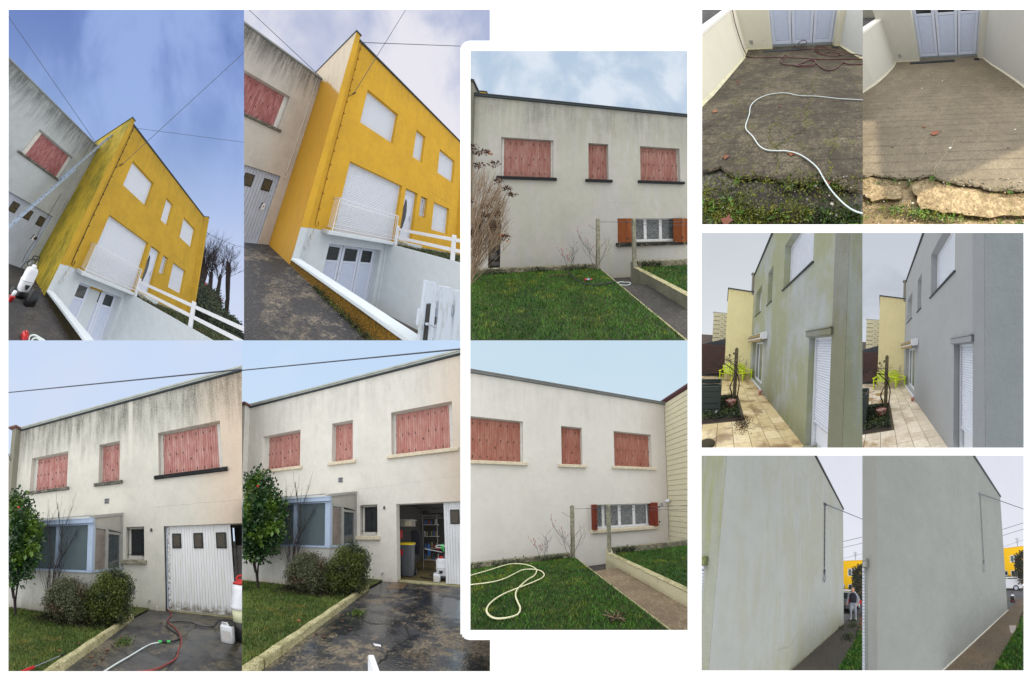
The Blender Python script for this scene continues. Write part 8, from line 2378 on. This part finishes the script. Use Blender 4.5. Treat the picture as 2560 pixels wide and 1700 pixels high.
    m = MB(); m.box(25.2, 26, -1, 5.5, 0, 1.0); st.make('hedge_shade_core', m, M['hedge_in'], hd)  # dark block painted as shade behind the leaves
    # red-flowered shrub beside the path
    t = st.thing('flowering_shrub', 'low shrub with red blooms beside the path, %s' % wd, 'shrub', (6.5, -.95, 0))
    cs = [(6.6, -1.0, .12, .5, .20, .20), (7.2, -.92, .2, .5, .2, .2), (6.1, -1.1, .05, .4, .22, .12)]
    p, dd = clump(cs, 900, 44, .7); leaves(st, 'foliage', p, dd, .05, M['azalea'], t, 4)
    p, dd = clump(cs, 110, 45, .2); leaves(st, 'bloom', p[p[:, 2] > .12], dd[p[:, 2] > .12], .05, M['redbloom'], t, 4)
    if not clean:
        r = np.random.RandomState(6)
        for (x_, y_, s_) in ((5.2, -.62, 200), (7.2, -.45, 200), (8.5, -.3, 160), (6.3, -.15, 60)):
            pts = np.stack([x_ + r.normal(0, .35, s_), y_ + r.normal(0, .09, s_), np.full(s_, .01) + r.rand(s_) * .04], 1)
            leaves(st, 'clippings', pts, np.tile([[0, 0, .5]], (s_, 1)), .06, M['ivy9'], None, 5, kind='stuff', label='wet clippings scattered on the path')
        person(st, 8.75, -.245)
        car(st, 12.6, .95, radians(92), M['cargrey'], 'grey car half hidden by the corner of the stained gable')
        car(st, 19.0, 1.75, radians(90), M['white'], 'white car further back behind the grey car')
        car(st, 12.0, -1.25, radians(88), M['cardark'], 'dark car with a red tail light at the right edge of the street')
    else:
        car(st, 18.2, 2.25, radians(0), M['white'], 'small white hatchback parked across the end of the path', long_=3.6)
        car(st, 18.6, -1.1, radians(0), M['cardark'], 'dark car partly visible right of the white hatchback', long_=4.0)
        backpack_sprayer(st, (10.0, .19, -.02), .68, 'black sprayer with red panels standing at the end of the wet path', radians(-75), 'white', 'black', tint=M['red'])
        m = MB(); m.bbox(9.86, 9.90, .06, .30, .12, .42, .01); tag(st.make('backpack_pad', m, M['black']), 'black back pad of the small sprayer', 'pad')
        m = MB(); m.prism([(5.0, -.56), (5.07, -.80), (4.28, -.87), (4.2, -.76)], 2, .001, .006); tag(st.make('wet_slab', m, M['wetslab']), 'shiny wet slab in the brown path', 'slab')
    k0 = EXTENT[k][0]
    make_sky(k, [(k0[0] + 200, 1139), (k0[2], 1139), (k0[2], 1450), (k0[0] + 200, 1450)], M['sky11'], 'white overcast sky beside the %s' % wd)


def car(st, x, y, yaw, paint, label, long_=4.0):
    """small hatchback, origin at its centre; drives along its own x axis"""
    ca, sa = cos(yaw), sin(yaw)
    xf = lambda p: (x + p[1] * ca * 1.0 - p[0] * sa, y + p[0] * ca + p[1] * sa, p[2]) if False else (x + p[0] * sa + p[1] * ca, y + p[0] * ca - p[1] * sa, p[2])
    t = st.thing('parked_car', label, 'car', (x, y, 0))
    L = long_ / 2; W = .82
    side = [(-L, .35), (-L + .02, .72), (-L + .08, .98), (-L + .35, 1.40), (-L + .6, 1.47), (.15, 1.46), (.75, 1.02), (L - .25, .88), (L, .66), (L, .35), (L - .35, .25), (-L + .35, .25)]
    m = MB(xf); n_ = len(side)
    vs = []
    for (yy, sh) in ((-W, .0), (-W * .93, 1.0), (W * .93, 1.0), (W, .0)):
        for (px, pz) in side:
            inx = 1.0
            if pz > 1.0:
                yv = yy * .86
            else:
                yv = yy
            vs.append((px, yv, pz if sh else max(.3, min(pz, .98))) if sh else (px * .995, yv, .30 + (pz - .25) * .93))
    fs = []
    for s_ in range(3):
        for i in range(n_):
            j = (i + 1) % n_
            fs.append((s_ * n_ + i, s_ * n_ + j, (s_ + 1) * n_ + j, (s_ + 1) * n_ + i))
    fs += [tuple(range(n_ - 1, -1, -1)), tuple(3 * n_ + i for i in range(n_))]
    m.add(vs, fs); st.make('body', m, paint, t)
    for s_ in (-1, 1):
        yy = s_ * (W * .86 + .008)
        for poly in ([(-L + .42, .98), (-L + .55, 1.36), (-.25, 1.38), (-.25, .98)], [(-.17, .98), (-.17, 1.38), (.12, 1.37), (.60, .99)]):
            m = MB(xf); m.prism(poly, 1, yy - .004 * s_, yy + .01 * s_); st.make('window', m, M['darkglass'], t)
        for wx in (-L + .72, L - .72):
            m = MB(xf); m.cyl((wx, .30), .30, 1, s_ * (W - .2), s_ * (W + .01), 18); wh = st.make('wheel', m, M['black'], t)
            m = MB(xf); m.cyl((wx, .30), .19, 1, s_ * (W + .011), s_ * (W + .02), 12)
            if wh:
                st.make('rim', m, M['alu'], wh)
        m = MB(xf); m.box(-L - .015, -L + .10, s_ * W * .97 - .10, s_ * W * .97 + .02, .78, 1.02); st.make('tail_light', m, M['red'], t)
        m = MB(xf); m.box(L - .12, L + .01, s_ * W * .8 - .12, s_ * W * .8 + .12, .66, .80); st.make('headlight', m, M['palepane'], t)
        m = MB(xf); m.box(.55, .68, s_ * (W + .0), s_ * (W + .14), .98, 1.10); st.make('mirror', m, paint, t)
    m = MB(xf); m.add([(-L + .075, -.6, 1.0), (-L + .075, .6, 1.0), (-L + .33, .55, 1.38), (-L + .33, -.55, 1.38)], [(0, 1, 2, 3)]); st.make('rear_window', m, M['darkglass'], t)
    m = MB(xf); m.add([(.78, -.62, 1.03), (.78, .62, 1.03), (.22, .55, 1.44), (.22, -.55, 1.44)], [(3, 2, 1, 0)]); st.make('windscreen', m, M['darkglass'], t)
    m = MB(xf); m.box(-L - .03, -L + .03, -W * .9, W * .9, .36, .55); m.box(L - .03, L + .03, -W * .9, W * .9, .34, .52); st.make('bumper', m, M['cardark'], t)
    m = MB(xf); m.box(-L - .038, -L - .031, -.26, .26, .60, .71); st.make('number_plate', m, M['white'], t)


def skin_mesh(verts, edges, radii, root, sub=2):
    me = bpy.data.meshes.new('tmp_skin'); me.from_pydata(verts, edges, [])
    ob = bpy.data.objects.new('tmp_skin', me); COL.objects.link(ob)
    ob.modifiers.new('s', 'SKIN'); ob.modifiers.new('u', 'SUBSURF').levels = sub
    for i, r_ in enumerate(radii):
        me.skin_vertices[0].data[i].radius = r_ if isinstance(r_, tuple) else (r_, r_)
    me.skin_vertices[0].data[root].use_root = True
    dg = bpy.context.evaluated_depsgraph_get(); ev = ob.evaluated_get(dg); em = ev.to_mesh()
    V = [tuple(v.co) for v in em.vertices]; Fs = [tuple(p.vertices) for p in em.polygons]
    ev.to_mesh_clear(); bpy.data.objects.remove(ob); bpy.data.meshes.remove(me)
    return V, Fs


def person(st, x, y):
    """man walking towards the viewer (facing -x), arms slightly out"""
    t = st.thing('person', 'man in dark gilet over a pale jumper and grey trousers walking up the path', 'person', (x, y, 0))
    def X(p): return (x + p[0], y + p[1], p[2] + .02)
    pts = [(0, 0, .92), (0, 0, 1.10), (0, 0, 1.28), (-.01, 0, 1.42), (-.02, 0, 1.52),           # pelvis..neck
           (.0, .09, .86), (-.12, .10, .48), (-.06, .10, .10), (-.18, .11, .04),              # left leg forward
           (.0, -.09, .86), (.10, -.11, .48), (.16, -.11, .12), (.05, -.12, .04),             # right leg back
           (0, .19, 1.38), (.05, .27, 1.12), (-.06, .31, .90),                               # left arm
           (0, -.19, 1.38), (-.03, -.28, 1.12), (-.14, -.27, .92)]
    ed = [(0, 1), (1, 2), (2, 3), (3, 4), (0, 5), (5, 6), (6, 7), (7, 8), (0, 9), (9, 10), (10, 11), (11, 12), (3, 13), (13, 14), (14, 15), (3, 16), (16, 17), (17, 18)]
    ra = [.13, .135, .15, .13, .055, .095, .062, .045, .045, .095, .062, .045, .045, .07, .05, .04, .07, .05, .04]
    V, Fs = skin_mesh([X(p) for p in pts], ed, ra, 0)
    st.make('body', None, M['greycloth'], t, smooth=True, V=np.array(V), Fc=Fs)
    m = MB(); m.loft([(z + .02, rx, ry, x + ox, y) for z, rx, ry, ox in ((.93, .155, .185, 0), (1.0, .165, .19, 0), (1.2, .17, .195, 0), (1.36, .165, .20, 0), (1.45, .12, .14, 0), (1.47, .07, .08, -.01))], 18, 2.4)
    st.make('gilet', m, M['navy'], t, smooth=True)
    m = MB(); m.loft([(z + .02, rx, ry, x - .03, y) for z, rx, ry in ((1.50, .05, .05), (1.53, .07, .062), (1.58, .088, .07), (1.64, .098, .076), (1.70, .092, .074), (1.745, .06, .05), (1.757, .02, .02))], 16, 2)
    m.loft([(1.615, .015, .012, x - .135, y), (1.64, .02, .012, x - .135, y), (1.66, .01, .01, x - .128, y)], 6, 2)
    st.make('head', m, M['skin'], t, smooth=True)
    m = MB(); m.loft([(z + .02, rx, ry, x - .015, y) for z, rx, ry in ((1.66, .095, .081), (1.71, .095, .08), (1.755, .06, .052), (1.765, .02, .02))], 16, 2)
    st.make('hair', m, M['hairgrey'], t, smooth=True)
    for s_ in (-1, 1):
        m = MB(); m.loft([(1.655, .006, .010, x - .122, y + s_ * .03), (1.668, .006, .010, x - .122, y + s_ * .03)], 6, 2); st.make('eye', m, M['black'], t)
        m = MB(); m.loft([(1.62, .015, .01, x - .02, y + s_ * .078), (1.65, .02, .012, x - .02, y + s_ * .08), (1.67, .01, .01, x - .02, y + s_ * .078)], 6, 2); st.make('ear', m, M['skin'], t)
    m = MB(); m.box(x - .124, x - .112, y - .022, y + .022, 1.588, 1.596); st.make('mouth', m, M['rustred'], t)
    for (hx, hy, hz) in ((-.06, .31, .90), (-.14, -.27, .92)):
        c0 = np.array(X((hx, hy, hz))); V2 = [tuple(c0), tuple(c0 + np.array([-.02, 0, -.07]))]; e2 = [(0, 1)]; r2 = [.030, .036]
        for j in range(4):
            b = c0 + np.array([-.02 + (j - 1.5) * .018, 0, -.07]); i0 = len(V2)
            V2 += [tuple(b + np.array([0, 0, -.04])), tuple(b + np.array([-.008, 0, -.078 + abs(j - 1.5) * .008]))]; e2 += [(1, i0), (i0, i0 + 1)]; r2 += [.009, .007]
        i0 = len(V2); V2 += [tuple(c0 + np.array([-.045, 0, -.06])), tuple(c0 + np.array([-.058, 0, -.095]))]; e2 += [(0, i0), (i0, i0 + 1)]; r2 += [.011, .008]
        V, Fs = skin_mesh(V2, e2, r2, 0, 1); st.make('hand', None, M['skin'], t, smooth=True, V=np.array(V), Fc=Fs)
    for (fx, fy) in ((-.14, .11), (.08, -.115)):
        m = MB(); m.loft([(.0, .13, .05, x + fx, y + fy), (.03, .13, .052, x + fx, y + fy), (.07, .08, .045, x + fx + .04, y + fy), (.10, .05, .045, x + fx + .06, y + fy)], 12, 2.4); st.make('shoe', m, M['white'], t, smooth=True)


M['gab11'] = stucco('gable_pale_algae', C(168, 172, 170), C(136, 138, 112), 6.3, 4.6, .35, low=.12, bs=.7, green=C(158, 158, 134), gamt=.42, streak=1.2, grain=.05,
                    damp=(.0, .9, C(140, 140, 100), .45), lines=((2.4, .72, 2.0, .50, .02), (2.0, .5, 1.45, .56, .02), (.6, 4.9, 7.4, 4.66, .012)))
M['gab12'] = stucco('gable_grey_painted', C(150, 154, 151), C(136, 140, 138), 6.2, 4.2, .55, low=.14, bs=1.0, grain=.07, lines=((.3, 4.74, 7.4, 4.70, .02),))
M['pil11'] = stucco('pilaster_pale_algae', C(166, 170, 158), C(110, 106, 84), 6.3, 0.5, .5, low=.2, bs=.8, green=C(150, 156, 96), gamt=.6, grain=.06)
M['pil12'] = stucco('pilaster_grey_painted', C(168, 170, 166), C(150, 152, 150), 9, 8, 0, low=.05, bs=.5, grain=.03)
M['lintel11'] = plain('algae_lintel', C(130, 136, 92), .8, .2)
M['lintel12'] = plain('painted_lintel', C(172, 174, 172), .8, .05)
M['path11'] = ground_mat('path_dark_wet', C(62, 56, 50), C(88, 80, 70), .5, 1.6, .45, cracks=False, mixr=(.4, .64), rgh=.6)
M['path12'] = ground_mat('path_brown_wet', C(98, 82, 62), C(132, 112, 88), .6, 1.6, .45, cracks=False, mixr=(.4, .64), rgh=.55)
M['wetslab'] = plain('wet_slab', C(176, 166, 160), .12, .1)
M['lawn1112'] = grass_mat('bright_lawn', C(52, 84, 22), C(86, 118, 36), C(36, 56, 18), 1.4)
M['road'] = ground_mat('street_asphalt', C(82, 84, 88), C(108, 108, 110), .4, .4, .4, cracks=False)
M['yfar'] = plain('sunny_yellow_render', C(246, 194, 20), .8, .05)
M['yfar_top'] = plain('yellow_roof_rim', C(222, 176, 50), .8, .1)
M['darktree'] = leaf_mat('dark_leaf', C(24, 34, 24), C(50, 60, 38), C(84, 64, 44), .5, 6)
M['hedge1112'] = leaf_mat('hedge_leaf_gold', C(84, 80, 30), C(128, 116, 44), C(50, 62, 30), .6, 6)
M['redbloom'] = leaf_mat('red_petal', C(176, 40, 60), C(200, 90, 110), None, .6, 9)
M['hairgrey'] = plain('thin_grey_hair', C(150, 130, 120), .8, .1)
M['cargrey'] = plain('grey_car_paint', C(96, 100, 104), .25, .05, .3, coat=.5)
M['cardark'] = plain('dark_car_paint', C(38, 40, 46), .25, .05, .2, coat=.5)
M['sky11'] = sky_mat('sky_white_11', (232, 234, 244), (226, 228, 240), (220, 222, 234), .5, 2.0, off=6)


def build_1112():
    gable_place(11, False)
    gable_place(12, True)


# ------------------------------------------------------------------ build everything
build_12()
build_36()
build_45()
build_78()
build_910()
build_1112()

# drop stand-ins whose parts all fell outside the view
for st in S.values():
    for o in st.things:
        if not o.children:
            bpy.data.objects.remove(o)

# the sun belongs to the cleaned ramp: it lights this site alone, shaded by its walls and the added cut-out
sun_set = bpy.data.collections.new('sunlit_ramp')
for o in S[8].made:
    sun_set.objects.link(o)
sun.light_linking.receiver_collection = sun_set
sun.light_linking.blocker_collection = sun_set
